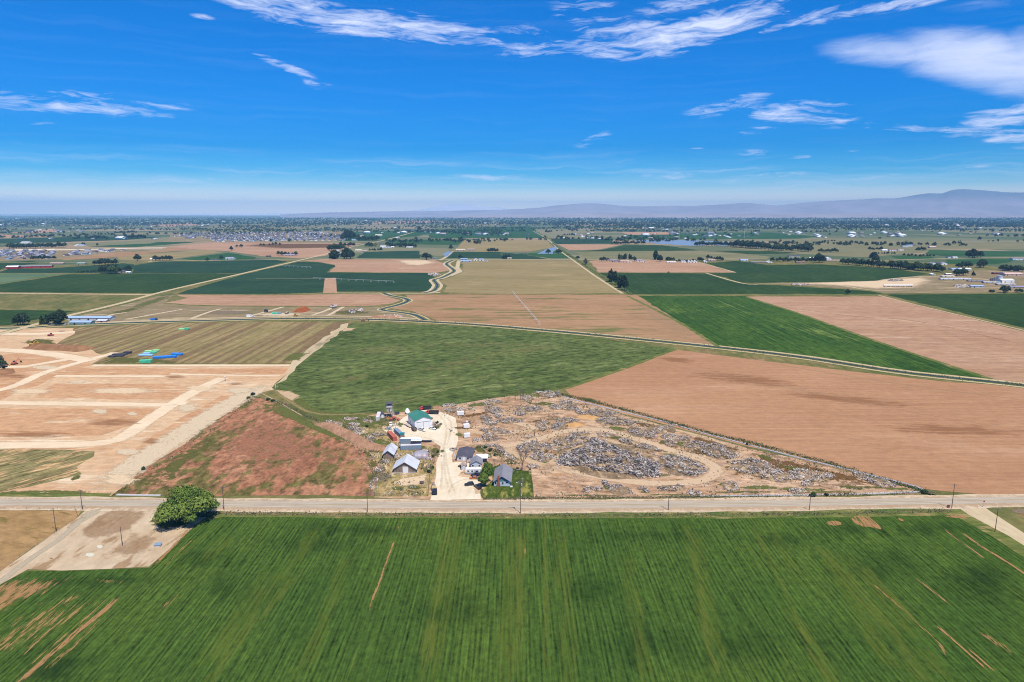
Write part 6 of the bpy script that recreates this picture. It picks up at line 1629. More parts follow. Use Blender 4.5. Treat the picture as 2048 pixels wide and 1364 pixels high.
def heap(poly_px, pal, height, label, dens=.9, length=(.5, 1.8), thick=(.08, .3), yaw0=None, yaws=.5, seed=0, cat='rubble heap', name='rubble_heap', group='heaps of rubble and scrap in the salvage yard', base=None):
    r = np.random.default_rng(seed+int(poly_px[0][0]*7+poly_px[0][1]*13))
    pp = np.array([[G(*p).x, G(*p).y] for p in poly_px])
    lo, hi = pp.min(0), pp.max(0)
    area = abs(np.sum(pp[:, 0]*np.roll(pp[:, 1], -1)-np.roll(pp[:, 0], -1)*pp[:, 1]))/2
    n = int(np.clip(area*dens, 90, 7000))
    Q = r.uniform(lo, hi, (n*4, 2)); Q = Q[inpoly(Q, pp)]
    # ragged: drop pieces where a noise says the ground is clear
    nz = np.array([mnoise.fractal(Vector((q[0]*.16, q[1]*.12, seed)), 1, 2, 3) for q in Q])
    Q = Q[nz > -.3][:n]; n = len(Q)
    if n == 0: return
    c = pp.mean(0); sz = (hi-lo)/2+1e-6
    e_ = np.clip(1-((Q-c)/sz)**2 @ np.ones(2)*.9, 0.03, 1)
    hn = np.array([mnoise.fractal(Vector((q[0]*.22, q[1]*.18, 5+seed)), 1, 2, 4) for q in Q])
    z = height*np.sqrt(e_)*np.clip(.55+.9*hn, .05, 1.3)*r.random(n)**.35 + .12
    ln = r.uniform(*length, n)/2; th = r.uniform(*thick, (n, 2))/2
    yaw = r.uniform(0, 2*pi, n) if yaw0 is None else yaw0 + r.normal(size=n)*yaws
    ci = r.choice(len(PAL), n, p=np.array(PALP[pal])/sum(PALP[pal]))
    colr = np.clip(PAL[ci]*r.uniform(.8, 1.2, (n, 1)), 0, .8)
    C = np.c_[Q - c, z]
    me = boxes(name, C, np.c_[ln, th], yaw, r.normal(size=n)*.30, r.uniform(0, 6, n), colr, SCRAP)
    o = link(name, me, None, (c[0], c[1], .11)); tag(o, label, cat, group); o['kind'] = 'thing'
    # the trodden earth mound under the heap
    ns = 16; vs = [(0, 0, height*.42)]
    for k_ in (.55, 1.0):
        for i in range(ns):
            a = 2*pi*i/ns; vs.append((cos(a)*sz[0]*k_*.95, sin(a)*sz[1]*k_*.95, height*.30 if k_ < 1 else -.06))
    fs_ = [(0, 1+i, 1+(i+1) % ns) for i in range(ns)] + [(1+i, 1+ns+i, 1+ns+(i+1) % ns, 1+(i+1) % ns) for i in range(ns)]
    if base is not False:
        link('mound', mesh('mound', vs, fs_, MOUND, True), o)
    return o
MOUND = field_mat('mound', A(170,146,126), A(134,112,92), A(206,176,148), streak=.2, streak_w=3, streak_l=4, patch=7, patch_k=.6, grain=.4, grain_w=.8, c3_at=(.5,.62))
H = [  # cx, cy, rx, ry, tilt, palette, height, label
 (899,811,14,3.2,-.1,'pale',.9,'narrow white rubble heap at the northern fence, nearest the trucks'),
 (908,820.5,20,4.5,.02,'pale',1.0,'white rubble heap just north of the farthest white box'),
 (942,817.5,8,1.6,0,'pale',.6,'thin pale streak of rubble east of the farthest white box'),
 (985,804.5,17,3.4,-.2,'pale',1.0,'long white heap along the north fence, west of the tall poles'),
 (987,820,14,6,.2,'grey',1.2,'grey rubble heap below the long white one at the north fence'),
 (973,838,12,5.5,.3,'grey',1.6,'steep grey heap with dark pieces east of the red flat trailer'),
 (982,846,16,4,0,'pale',1.1,'low pale heap directly below the steep grey one'),
 (996,832.5,6.5,4,.1,'pale',1.0,'small round white heap above the long central row'),
 (1023,841.5,24,4.6,-.05,'grey',1.3,'long row of grey rubble in the middle of the northern yard'),
 (993,863,25,5.5,.1,'red',1.4,'rubble heap with reddish bricks at its east end'),
 (980,875,15,7,0,'red',1.5,'pinkish rubble heap beside the yard track, north of the bungalow'),
 (954,880,9,2.4,0,'pale',.7,'flat pale heap next to the white box nearest the bungalow'),
 (1052,822,20,6,-.25,'grey',1.2,'slanting grey heap right under the tall poles'),
 (1075,817,9,2.8,0,'grey',1.0,'small grey heap touching the upper end of the slanting one'),
 (1056,798,9,5.5,.1,'pale',1.2,'round white heap at the foot of the tall poles'),
 (1094,789.5,18,4.5,.15,'pale',1.6,'bright pinkish white heap at the northern tip of the yard'),
 (1110.5,814,10,4.5,0,'pale',1.2,'white heap left of the high grey one near the boundary ditch'),
 (1136,811.5,16,8.5,.15,'grey',2.2,'high grey heap close to the boundary ditch'),
 (1162,824,11,4.5,.3,'pale',1.4,'white heap at the lower end of the high grey one'),
 (1202,826,26,6,.12,'grey',1.6,'long grey heap lying along the boundary ditch'),
 (1083.5,851.5,12,8.5,-.1,'red',1.8,'round reddish grey heap in the centre of the yard'),
 (1118,853,14,5.5,-.1,'grey',1.6,'grey heap beside the orange sand'),
 (1133,842.5,18,4.5,-.05,'grey',1.5,'grey heap behind the orange sand'),
 (1142,882.5,33,8,-.03,'grey',2.0,'broad grey heap north-west of the great dark pile'),
 (1159,868.5,16,3.2,-.1,'grey',1.2,'narrow grey heap above the broad one, at the track fork'),
 (1065,895,29,9,-.08,'grey',2.0,'large grey heap behind the bare tree'),
 (1114,896,24,4.4,.0,'pale',1.3,'pale heap stretching east from behind the bare tree'),
 (1084,915,20,7.5,.05,'pale',1.6,'oval white heap east of the bare tree'),
 (1064,933,11,3.5,0,'wood',1.0,'low heap of sticks between the bare tree and the track'),
 (1018,914,11,4,.55,'pale',1.2,'diagonal streak of white rubble behind the farmhouse'),
 (1000,899,9,5,.5,'grey',1.2,'grey heap north-east of the bungalow'),
 (984,892,13,2.2,.0,'wood',.8,'line of junk along the yard track above the bungalow'),
 (1213,871,15,3.6,.1,'grey',1.2,'small grey heap just north of the great dark pile'),
 (1254,884,15,4.5,.25,'grey',1.3,'grey heap on the strip between the two curving tracks'),
 (1294,896,20,6,.2,'grey',1.5,'oval grey heap in the loop of the tracks'),
 (1232,844,34,6,.1,'grey',1.8,'long heap south of the one along the boundary ditch'),
 (1282,866,26,6,.3,'grey',1.5,'heap sloping down towards the curving track, east part of yard'),
 (1323,859,22,5,-.3,'pale',1.4,'bright white stripe of rubble pointing at the boundary ditch'),
 (1350,876,24,5.5,.1,'pale',1.4,'white heap below the bright stripe'),
 (1341,888,12,4.5,.3,'grey',1.3,'small grey heap beside the bright green weeds'),
 (1392,890,24,6,.0,'grey',1.6,'grey heap west of the high one at the boundary'),
 (1436,905,31,12,.15,'grey',2.6,'high grey heap at the end of the looping track'),
 (1186,979,18,4.5,-.1,'pale',1.1,'scattered pale heap nearest the road, west end'),
 (1211,968,5.5,3.5,.2,'dark',1.2,'tiny dark heap above the roadside ones'),
 (1240,980,22,7,.15,'dark',1.6,'dark beams and rubble at the roadside'),
 (1287,979,11,4,.2,'dark',1.3,'small dark heap in the green weeds by the road'),
 (1342,976,26,5,-.05,'dark',1.5,'long low dark heap beside the power pole at the road'),
 (1387,987,16,3.4,.1,'pale',.9,'pale heap at the road fence east of the power pole'),
 (1511,937,48,13,.1,'grey',2.2,'largest heap of the eastern yard, spreading beside the track'),
 (1556,953,32,8.5,.1,'pale',1.8,'heap with long white beams in the eastern yard'),
 (1620,951,38,9.5,.08,'pale',1.6,'pale lilac heap in the eastern weeds'),
 (1615,968,10,4.5,0,'pale',1.0,'small round heap below the pale lilac one'),
 (1461,974,14,8.5,0,'pale',1.5,'conical white heap south of the track end'),
 (1595,982,16,4.5,0,'pale',1.0,'small oval white heap at the road fence'),
 (1722,953,18,5,.3,'grey',1.2,'thin grey heap near the boundary in the eastern corner'),
 (1762,966,26,7,.25,'grey',1.5,'grey heap in the far eastern corner of the yard'),
 (667,848.5,13,4.6,.3,'pale',1.3,'white rubble heap on the end of the earth bank'),
 (701,838,11,2.8,0,'pale',.9,'small pale heap in the green weeds west of the tower'),
 (736,842.5,10,2.4,.15,'dark',.8,'dark low heap left of the off-white container'),
 (707,850,11,3.6,.05,'pale',1.0,'pale heap between the earth bank and the weeds'),
 (712,858.5,14,4.4,.1,'grey',1.2,'grey heap in the middle of the western rubble'),
 (717,868,7,3.6,.1,'pale',1.0,'small white heap on the inner foot of the earth bank'),
 (741,878,8,4.6,.4,'grey',1.2,'grey heap beside the bend of the earth bank'),
 (759,869.5,12,3,0,'grey',.9,'line of junk left of the red container'),
 (748,913,7,1.6,0,'pale',.6,'pale scraps left of the small barn'),
 (795,911.5,6,4,-.2,'pale',.8,'scraps piled at the right wall of the small barn'),
 (771,924,8,2.6,0,'dark',.9,'dark broken pen rails below the small barn'),
 (760,937,10,5,-.3,'wood',.7,'weathered scrap wood in the western pen'),
 (748,968,9,9,-.5,'wood',.6,'bleached brush pile at the corner of the pen'),
 (907,899.5,6,2.4,0,'wood',.9,'scrap heap at the corner of the bungalow by the drive'),
 (970,912,7,4,0,'pale',.7,'scattered junk between the bungalow and the carport'),
 (836,912,10,2.5,0,'red',.7,'rusty scraps at the foot of the rounded shed'),
 (848,902,6,1.2,0,'pale',.5,'white scraps between the container and the rounded shed'),
 (857,917,7,3,0,'red',.6,'brown scrap patch right of the rounded shed'),
 (1118,790.5,5,3.5,0,'dark',3.2,'dark stack of upright beams at the northern corner of the yard'),
 (869,850,8,4,.1,'red',.8,'stony rubble on the weedy island beside the workshop'),
]
def ellp(cx, cy, rx, ry, tilt, n=18):
    r = random.Random(int(cx*3+cy)); ph = r.uniform(0, 6)
    return [(cx+rx*cos(2*pi*i/n)*(1+.18*sin(2*2*pi*i/n+ph)+.1*sin(5*2*pi*i/n+ph)), cy+ry*sin(2*pi*i/n)*(1+.2*sin(3*2*pi*i/n+ph))+tilt*rx*cos(2*pi*i/n)) for i in range(n)]
for i, q in enumerate(H):
    heap(ellp(q[0], q[1], q[2]*1.12, q[3]*1.2, q[4]), q[5], q[6], q[7], dens=1.6, seed=i)
    if 905 < q[0]: bl('trash_ground', ell(q[0], q[1]+.5, q[2]*1.5, q[3]*1.7, q[4]), ('weeds brown', 'grey litter', 'weeds dull')[i % 3], 10, .75)
Z6 = lambda pts: [(1080+x/5.12, 820+y/5.12) for x, y in pts]
heap(Z6([(170,520),(250,460),(430,400),(540,290),(600,290),(660,330),(740,380),(870,425),(1000,460),(1080,510),(1180,525),(1225,570),(1240,650),(1180,690),(1000,705),(900,665),(700,650),(560,630),(480,590),(300,580),(180,570)]),
     'dark', 2.3, 'great dark pile of old beams in the middle of the yard', dens=1.35, length=(1.0, 5.0), thick=(.12, .4), yaw0=R(-50), yaws=.45, seed=99, name='beam_pile', cat='beam pile')
heap(Z6([(1150,460),(1300,480),(1450,480),(1600,540),(1720,620),(1640,685),(1560,690),(1450,655),(1340,615),(1230,575),(1320,535),(1250,510)]),
     'grey', 2.2, 'second pile of beams and rubble joined to the east of the great one', dens=1.3, length=(.8, 3.2), yaw0=R(-20), yaws=.8, seed=98, name='beam_pile', cat='beam pile')
# litter too fine to count over the whole yard
def litter(name, poly, n, pal, label, size=(.2, .9)):
    r = np.random.default_rng(n)
    pp = np.array([[G(*p).x, G(*p).y] for p in poly])
    Q = r.uniform(pp.min(0), pp.max(0), (n*3, 2)); Q = Q[inpoly(Q, pp)]
    nz = np.array([mnoise.fractal(Vector((q[0]*.05, q[1]*.04, 2)), 1, 2, 3) for q in Q]); Q = Q[nz > -.05][:n]; n = len(Q)
    ci = r.choice(len(PAL), n, p=np.array(PALP[pal])/sum(PALP[pal]))
    me = boxes(name, np.c_[Q, np.full(n, .2)], np.c_[r.uniform(*size, n)/2, r.uniform(.1, .35, (n, 2))/2], r.uniform(0, 6, n), r.normal(size=n)*.2, r.uniform(0, 6, n), PAL[ci], SCRAP)
    return tag(link(name, me), label, kind='stuff')
litter('litter', [(960,800),(1085,782),(1250,830),(1500,896),(1845,982),(1500,990),(1075,995),(905,880),(880,820)], 3000, 'pale', 'scattered fragments over the salvage yard')
litter('litter', [(650,840),(800,830),(800,890),(870,900),(860,990),(745,990),(700,885)], 900, 'wood', 'scattered fragments over the western yard')
# weeds in tufts through the yard
def tufts(name, poly, n, mat, label, h=.6, thr=.0, sc=.05):
    r = np.random.default_rng(n+3)
    pp = np.array([[G(*p).x, G(*p).y] for p in poly])
    Q = r.uniform(pp.min(0), pp.max(0), (n*4, 2)); Q = Q[inpoly(Q, pp)]
    nz = np.array([mnoise.fractal(Vector((q[0]*sc, q[1]*sc*.8, 8)), 1, 2, 4) for q in Q]); Q = Q[nz > thr][:n]; n = len(Q)
    C = np.c_[Q, .12+r.random(n)*h]
    me = quads_mesh(name, C, r.normal(size=(n, 3))+[0, -.2, .9], r.uniform(.25, .7, n), .5+.3*r.normal(size=n), mat, seed=n)
    return tag(link(name, me), label, kind='stuff')
YP = [(960,800),(1085,782),(1250,830),(1500,896),(1845,982),(1500,990),(1075,995),(905,880),(880,820)]
tufts('weeds', YP, 2600, LF['dusty'], 'dusty weeds growing through the salvage yard', thr=.12)
tufts('weeds', YP, 1800, LF['green'], 'green weeds growing through the salvage yard', thr=.28, sc=.03)
tufts('weeds', [(650,835),(800,830),(800,890),(870,900),(862,990),(745,992),(740,940),(700,885)], 2200, LF['dusty'], 'dusty weeds round the barns', thr=.12)

# earth bank: a winding ridge of soil
def ridge(name, px, w_, h, mat, label, kind='structure'):
    pts = path_pts(px, 3); v, f = [], []; n = len(pts); cs = (-.5, -.3, -.12, .12, .3, .5)
    for i, p in enumerate(pts):
        d = pts[min(i+1, n-1)]-pts[max(i-1, 0)]; d.z = 0; d.normalize(); nr = Vector((-d.y, d.x, 0))
        e_ = min(1, min(i, n-1-i)/3)
        for c in cs:
            q = p + nr*(c*w_); hh = (0 if abs(c) == .5 else (h if abs(c) < .2 else h*.62))*e_
            nz = mnoise.fractal(Vector((q.x*.35, q.y*.35, 1)), 1, 2, 4)
            v.append((q.x+nz*.3, q.y, .05+max(0, hh*(1+.55*nz)) if abs(c) < .5 else -.03))
    m = len(cs)
    for i in range(n-1):
        for j in range(m-1): f.append((i*m+j, i*m+j+1, (i+1)*m+j+1, (i+1)*m+j))
    me = mesh(name, v, f, mat, True)
    if me.polygons[0].normal.z < 0: me.flip_normals()
    return tag(link(name, me), label, kind=kind)
BANK = field_mat('bank soil', A(206,162,140), A(182,138,116), A(160,130,104), streak=.1, streak_w=3, streak_l=4, patch=8, patch_k=.5, grain=.3, grain_w=.9)
ridge('earth_bank', [(638,846),(662,853),(690,868),(715,880),(735,893),(765,897),(775,896)], 10, 2.2, BANK, 'long winding bank of stony earth west of the containers')
ridge('soil_mound', [(66,692),(100,696),(140,697),(178,700)], 24, 3.0, fm('mound soil', A(178,134,106), A(160,118,92), None, grain=.3, grain_w=2, patch=14), 'brown spoil heap at the edge of the hay field')
ridge('soil_mound', [(-40,745),(0,745),(30,742)], 26, 2.6, M['mound soil'], 'brown spoil heap beside the young trees')
ridge('soil_mound', [(594,625),(604,622.5),(613,619)], 17, 5.5, fm('red soil', A(170,96,64), A(186,116,78), None, grain=.3, grain_w=3, patch=14), 'tall red-brown dirt pile in the works yard')
ridge('soil_mound', [(866,816),(874,815),(884,814)], 8, 1.6, BANK, 'small tan soil pile behind the red truck')
ridge('sand_heap', [(1136,852),(1150,850),(1160,853)], 10, 1.6, fm('orange sand', A(238,190,138), A(226,172,120), None, grain=.12, grain_w=1, patch=8), 'orange sand heap in the middle of the yard')
ridge('soil_mound', [(1155,831),(1180,835),(1200,838)], 10, .9, M['orange sand'], 'low orange earth heap near the boundary ditch')
ridge('rock_bank', [(742,634),(770,633),(800,635)], 22, 1.6, BANK, 'pale stony spoil by the canal fork')

# ------------------------------------------------------------------ ditches, fences, poles
for pts, lb in (([(1072,783),(1105,788),(1160,803),(1250,825),(1340,847),(1400,865),(1493,889),(1600,917),(1688,938),(1770,958),(1834.6,974.7),(1848,984)], 'white concrete ditch running along the ploughed field'),
           ([(1400,993),(1500,992),(1600,991),(1688,989.4),(1760,987.5),(1839,984.5)], 'white concrete ditch beside the road'), ([(233,990),(270,991),(321,991.5)], 'short concrete ditch by the weedy field'), ([(870,0),(0,0)], None)):
    if lb is None: continue
    path = path_pts(pts, 6); m = MB()
    for a, b in zip(path[:-1], path[1:]):
        d = (b-a); d.normalize(); nr = Vector((-d.y, d.x, 0)); up = Vector((0,0,1))
        for s_ in (-1, 1):
            q0, q1 = a+nr*s_*.42, b+nr*s_*.42; w0 = nr*.12
            m.add([q0-w0+up*.02, q1-w0+up*.02, q1+w0+up*.02, q0+w0+up*.02, q0-w0+up*.42, q1-w0+up*.42, q1+w0+up*.42, q0+w0+up*.42], [(4,5,6,7),(0,1,5,4),(2,3,7,6)])
        m.add([a-nr*.3+up*.2, b-nr*.3+up*.2, b+nr*.3+up*.2, a+nr*.3+up*.2], [(0,1,2,3)])
    tag(m.build('concrete_ditch', P['concrete'], fix=False), lb, kind='structure')

def fence(px, gap, h, label, rails=(.5, 1.0), mat='post wood', name='post_fence', r=.08, cat='fence', maxp=300):
    path = [G(*p) for p in px]
    root = empty(name, path[0], 0, label, cat); o = Vector(root.location); o.z = 0.1
    pts = densify(path, gap)
    # drop the wrap-around of densify
    tot = sum((b-a).length for a, b in zip(path[:-1], path[1:])); keep = []
    acc_ = 0
    for a, b in zip(path[:-1], path[1:]):
        k = max(1, round((b-a).length/gap)); keep += [a.lerp(b, j/k) for j in range(k)]
    keep.append(path[-1])
    pm_ = MB().bar((0,0,-.1), (0,0,h), r, 5).build('post', P[mat], root)
    pm_.location = (0, 0, 0); me = pm_.data
    for i, p in enumerate(keep[1:maxp]):
        q = link('post', me, root); q.location = (p.x-o.x, p.y-o.y, 0); q.rotation_euler = (random.uniform(-.04,.04), random.uniform(-.04,.04), 0); q.scale = (1, 1, random.uniform(.9, 1.1))
    for z in rails:
        m = MB()
        for a, b in zip(keep[:-1], keep[1:]):
            m.bar((a.x-o.x, a.y-o.y, z), (b.x-o.x, b.y-o.y, z), .05 if r > .06 else .025, 3)
        m.build('rail' if r > .06 else 'wire', P[mat], root, fix=False)
    return root
fence([(728,991.5),(760,992),(841,993)], 2.6, 1.5, 'dark post-and-rail fence along the road in front of the pens', r=.1)
fence([(741,992),(742,975),(748,952),(742,940)], 4, 1.3, 'old post fence on the west side of the pens')
fence([(801,902.5),(843,901.5)], 2.6, 1.2, 'short post fence along the blue-grey container nearest the barns')
fence([(856,992),(858,972),(860,950),(868,925)], 3, 1.4, 'post fence between the pens and the gravel drive')
fence([(836,938),(862,936)], 2.2, 1.3, 'pen fence right of the large barn')
fence([(762,921),(788,922)], 2, 1.3, 'broken pen fence below the small barn')
fence([(1066,996),(1063,945),(1050,940)], 3.5, 1.2, 'wire fence on the east side of the lawn', r=.05)
fence([(1070,997.5),(1200,996),(1400,994.5),(1600,992),(1840,986.5)], 6, 1.2, 'wire fence along the road by the salvage yard', r=.055)
fence([(1085,778),(1250,820),(1400,860),(1600,910),(1850,981),(1880,989)], 8, 1.2, 'wire fence between the salvage yard and the ploughed field', r=.055)
fence([(-60,1018),(0,1018.5),(80,1019),(150,1017),(156,1034)], 6, 1.2, 'wire fence round the dry pasture', r=.055)
fence([(156,1034),(110,1068),(40,1115),(0,1142)], 8, 1.1, 'wire fence between the dry pasture and the track', r=.045)
fence([(222,989),(300,935),(420,855),(498,797)], 9, 1.1, 'wire fence between the building site and the weedy field', r=.05)
fence([(960,801),(1030,783),(1085,779)], 6, 1.1, 'wire fence at the northern edge of the yard', r=.05)

def power_pole(base, top_px, label, arm=True, lamp=False, h=None, trans=False):
    b = G(*base); k = m_per_px(*base)
    H_ = h or max(6.0, (base[1]-top_px[1])*k/cos(atan2(CAM_H, b.y))*1.0)
    lean = (top_px[0]-base[0])*k
    root = empty('power_pole', b, 0, label, 'power pole', 'power poles')
    perspective_lean = 0
    MB().bar((0,0,-.2), (0,0,H_), .17, 6, .11).build('pole', P['pole wood'], root)
    if arm:
        MB().box(-1.1, 1.1, -.06, .06, H_-.7, -.55+H_).build('crossarm', P['pole wood'], root)
        for x_ in (-1.0, 0, 1.0): MB().cyl(x_, 0, H_-.5, H_-.25, .07, 6).build('insulator', P['grey wall'], root)
    if trans: MB().cyl(.38, 0, H_-2.4, H_-1.4, .26, 8).build('transformer', P['grey wall'], root)
    if lamp:
        MB().bar((0,0,H_-1.2), (-1.5,-.2,H_-.8), .05, 4).build('lamp_arm', P['grey steel'], root)
        MB().add([(-2.0,-.35,H_-.85),(-1.4,-.35,H_-.85),(-1.4,-.05,H_-.85),(-2.0,-.05,H_-.85),(-1.9,-.3,H_-.7),(-1.5,-.3,H_-.7),(-1.5,-.1,H_-.7),(-1.9,-.1,H_-.7)], [(0,3,2,1),(4,5,6,7),(0,1,5,4),(1,2,6,5),(2,3,7,6),(3,0,4,7)]).build('lamp_head', P['white paint'], root)
    return root
power_pole((165,1019),(163,986.7),'power pole at the corner of the dry pasture by the road')
power_pole((112.5,1063.6),(110.6,1027),'power pole with a lamp standing beside the dirt track', lamp=True, arm=False)
power_pole((245,1091.5),(241.5,1062),'bare pole in the middle of the gravel lot', arm=False)
power_pole((448.5,1020.8),(445,979),'power pole right of the huge roadside tree')
power_pole((735.5,1024),(734,988),'power pole across the road from the pens')
power_pole((1041.3,1027),(1044.5,966),'tall lamp pole in front of the farmhouse lawn', lamp=True, trans=True)
power_pole((1336.5,1020.5),(1336,982),'power pole in front of the salvage yard')
power_pole((1618.6,1020.5),(1621,994),'power pole south of the eastern yard')
power_pole((1903,1017),(1909,978),'power pole at the field corner next to the side track')
power_pole((1989.6,1063.8),(1994,1028),'power pole on the verge of the side track')
power_pole((868.5,927),(869,892),'pole at the drive bend beside the rusty rounded shed', arm=False)
power_pole((863,948),(864,926),'thin pole beside the pen right of the large barn', arm=False)
power_pole((933.5,940),(933.5,921),'pole between the bungalow and the camper', arm=False, trans=True)
for i, (x_, y_) in enumerate([(1031.4,799),(1035.8,801.5),(1041,800.5),(1045.6,800.5)]):
    b = G(x_, y_); e_ = empty('tall_post', b, 0, ['leftmost','second','third','rightmost'][i] + ' of the four tall thin posts at the northern edge', 'post', 'tall thin posts')
    MB().bar((0,0,0), (0,0,9.0), .16, 6, .12).build('pole', P['pole wood'], e_)
    MB().cyl(0, 0, 9.0, 9.1, .2, 6).build('cap', P['grey steel'], e_)
for i, (x_, y_, lb) in enumerate([(1066,889,'leftmost upright stump beside the large grey heap'),(1073,887.5,'upright stump in the middle of the large grey heap'),(1048.5,874,'upright timber at the left end of the old cradle'),(1068.5,871,'upright timber at the right end of the old cradle')]):
    e_ = empty('stump', G(x_, y_), 0, lb, 'stump'); MB().bar((0,0,0), (.3*(i%2*2-1),0,2.6), .3, 6, .2).build('trunk', P['barn wood dark'], e_); MB().bar((0,0,.8), (.8,0,1.8), .15, 5, .08).build('branch', P['barn wood dark'], e_)
cr_ = empty('timber_cradle', G(1058,875), R(6), 'bleached timber cradle lying on the open dirt', 'timber')
MB().bar((-3.5,0,.3), (3.6,.3,.35), .22, 6).build('beam', P['bleached wood'], cr_); MB().bar((-3.2,1.2,.3), (3.2,1.4,.3), .2, 6).build('beam', P['bleached wood'], cr_); MB().bar((-2.5,0,.4), (-2.3,1.3,.4), .14, 5).build('crossbeam', P['bleached wood'], cr_)
sg = empty('road_sign', G(1966.5,1014), 0, 'octagonal road sign seen from behind at the mouth of the side track', 'sign')
MB().bar((0,0,0), (0,0,2.2), .04, 4).build('post', P['grey steel'], sg); MB().bar((0,-.03,2.6), (0,0,2.6), .42, 8).build('sign_plate', P['red paint'], sg)
MB().box(-.4, .4, -.3, .3, 0, .3).build('base', P['concrete'], sg)
bx = empty('utility_box', G(1902.0,1015.5)+Vector((-1.2,0,0)), .3, 'small dark red utility box at the foot of the corner pole', 'box')
MB().box(-.5, .5, -.4, .4, 0, .9).build('body', P['container red'], bx); MB().box(-.55, .55, -.45, .45, .9, 1.0).build('lid', P['black steel'], bx)
mb = empty('pole_marker', G(450.7,762), 0, 'small upright marker standing in the graded dirt', 'marker')
MB().bar((0,0,0), (0,0,3.2), .25, 6).build('stand', P['grey steel'], mb); MB().box(-.5,.5,-.5,.5,3.2,3.6).build('head', P['white paint'], mb)
mb = empty('sign_post', G(1042.5,995.5), 0, 'small white mailbox at the lawn fence', 'mailbox')
MB().box(-.05,.05,-.05,.05,0,1.0).build('post', P['post wood'], mb); MB().box(-.15,.15,-.3,.3,1.0,1.35).build('box', P['white paint'], mb)
gd = empty('swing_frame', G(1045.5,966)+Vector((0,0,0)), 0, 'thin white clothes post on the lawn', 'post')
MB().bar((0,0,0),(0,0,2.2),.05,4).build('post', P['white paint'], gd); MB().bar((-.8,0,2.1),(.8,0,2.1),.04,4).build('crossbar', P['white paint'], gd)

# ------------------------------------------------------------------ farm buildings in the middle distance
RC = {'grey': P['asphalt shingle grey'], 'dark': P['asphalt shingle dark'], 'white': P['white steel'], 'tan': P['shingle tan'], 'cream': P['cream paint'], 'red': P['barn red'],
      'blue': pm('roof blue', (.30,.40,.52), rough=.5), 'lilac': pm('roof lilac', (.30,.28,.38), rough=.7), 'pink': pm('roof pink', (.58,.40,.34), rough=.8), 'green': pm('roof sage', (.26,.36,.30), rough=.6), 'brown': pm('roof brown', (.22,.12,.09), rough=.9), 'steel': P['galvanised']}
FAR_ME = {}
def far_building(px, py, wp, dm, hm, roof, wall, label, rz=0.0, cat='building', name='farm_building', flat=False, group=None):
    k = m_per_px(px, py); W = wp*k; D = dm
    root = empty(name, G(px, py), rz, label, cat, group)
    key = ('g', roof, wall, flat)
    hw = W/2; rh = hm*.35
    along = W > D*1.1                    # ridge along the longer side
    b = MB()
    if flat: b.box(-hw, hw, 0, D, 0, hm)
    elif along: b.prism([(0, 0), (D, 0), (D, hm*.65), (D/2, hm), (0, hm*.65)], -hw, hw, axis='x')
    else: b.prism([(-hw, 0), (hw, 0), (hw, hm*.65), (0, hm), (-hw, hm*.65)], 0, D)
    b.build('wall', RC[wall], root)
    r = MB(); t = .12; o = .5
    if flat: r.box(-hw-.3, hw+.3, -.3, D+.3, hm+.01, hm+.25)
    elif along:
        for s_ in (0, 1):
            y1 = -o if s_ == 0 else D+o; z1 = hm*.65-(hm*.35)*(o/(D/2))+.03
            r.prism([(D/2, hm+.03), (y1, z1), (y1, z1+t), (D/2, hm+.03+t)], -hw-o, hw+o, axis='x')
    else:
        for s_ in (-1, 1):
            x1 = s_*(hw+o); z1 = hm*.65-(hm*.35)*(o/hw)+.03
            r.prism([(0, hm+.03), (x1, z1), (x1, z1+t), (0, hm+.03+t)], -o, D+o)
    r.build('roof', RC[roof], root)
    if W > 6 and m_per_px(px, py) < 2.2:
        n = max(1, int(W/9))
        for i in range(n):
            x0 = -hw + W*(i+.5)/n
            MB().box(x0-1.0, x0+1.0, -.06, -.01, .9 if i % 2 else 0, 2.2).build('window' if i % 2 else 'door', P['dark glass'], root, fix=False)
    return root
FB = far_building
FB(64,536,56,14,6,'grey','red','very long red barn with a grey roof in the western fields', rz=.30)
FB(24,538,18,14,7,'white','red','short red barn with a white roof at the end of the long one', rz=.1)
FB(161.5,529.5,13,12,5,'green','tan','low sage-green roofed shed in the western fields')
FB(113,528.5,22,10,3.5,'pink','tan','open pinkish cattle shed between red barn and sage shed')
FB(305,520.5,9,10,5,'white','cream','little white farm building at the west end of its tree row')
FB(459,519,15,14,6,'lilac','white','lilac-roofed white farmstead at the far corner of the teal field')
FB(428,521,9,9,4.5,'dark','tan','dark low shed west of the lilac-roofed farmstead')
FB(243.5,545.5,12,12,5.5,'dark','tan','dark-roofed farmhouse by the curved lane')
FB(256,546.5,8,8,3.5,'white','white','small white garage beside the dark-roofed farmhouse')
FB(50,487,14,20,7,'white','white','large pale barn north of the long windbreak')
FB(84,494,9,12,5,'tan','white','small house among the windbreak trees')
FB(152,492.5,6,14,6,'white','white','first white house of the far row beyond the windbreak')
FB(163,492.5,8,14,6,'blue','white','blue-roofed house of the far row beyond the windbreak')
FB(579,512,19,14,5.5,'lilac','tan','long low house with a lilac roof in the pale field')
FB(536,514,8,9,4,'dark','brown','small dark outbuilding left of the long low house')
FB(716.5,503,12,16,6,'cream','cream','long cream barn at the edge of the grassy plot')
FB(729,503,11,10,4,'pink','tan','pinkish shed right of the long cream barn')
FB(766,495.5,10,14,7,'white','white','large white house of the white farmstead')
FB(776,496,8,12,5.5,'grey','white','grey-roofed house of the white farmstead')
FB(785,495.5,6,10,4.5,'white','white','small white shed at the east side of the white farmstead')
FB(819,496,12,12,4.5,'white','white','long white shed below the dark tree row')
FB(762,489.5,12,12,5,'dark','tan','dark-roofed building behind the white farmstead')
FB(674.5,503,6,10,6,'white','white','white house between the big farmyard trees')
FB(683,508,7,10,5,'tan','white','tan-roofed house among the trees of the mile road farmyard')
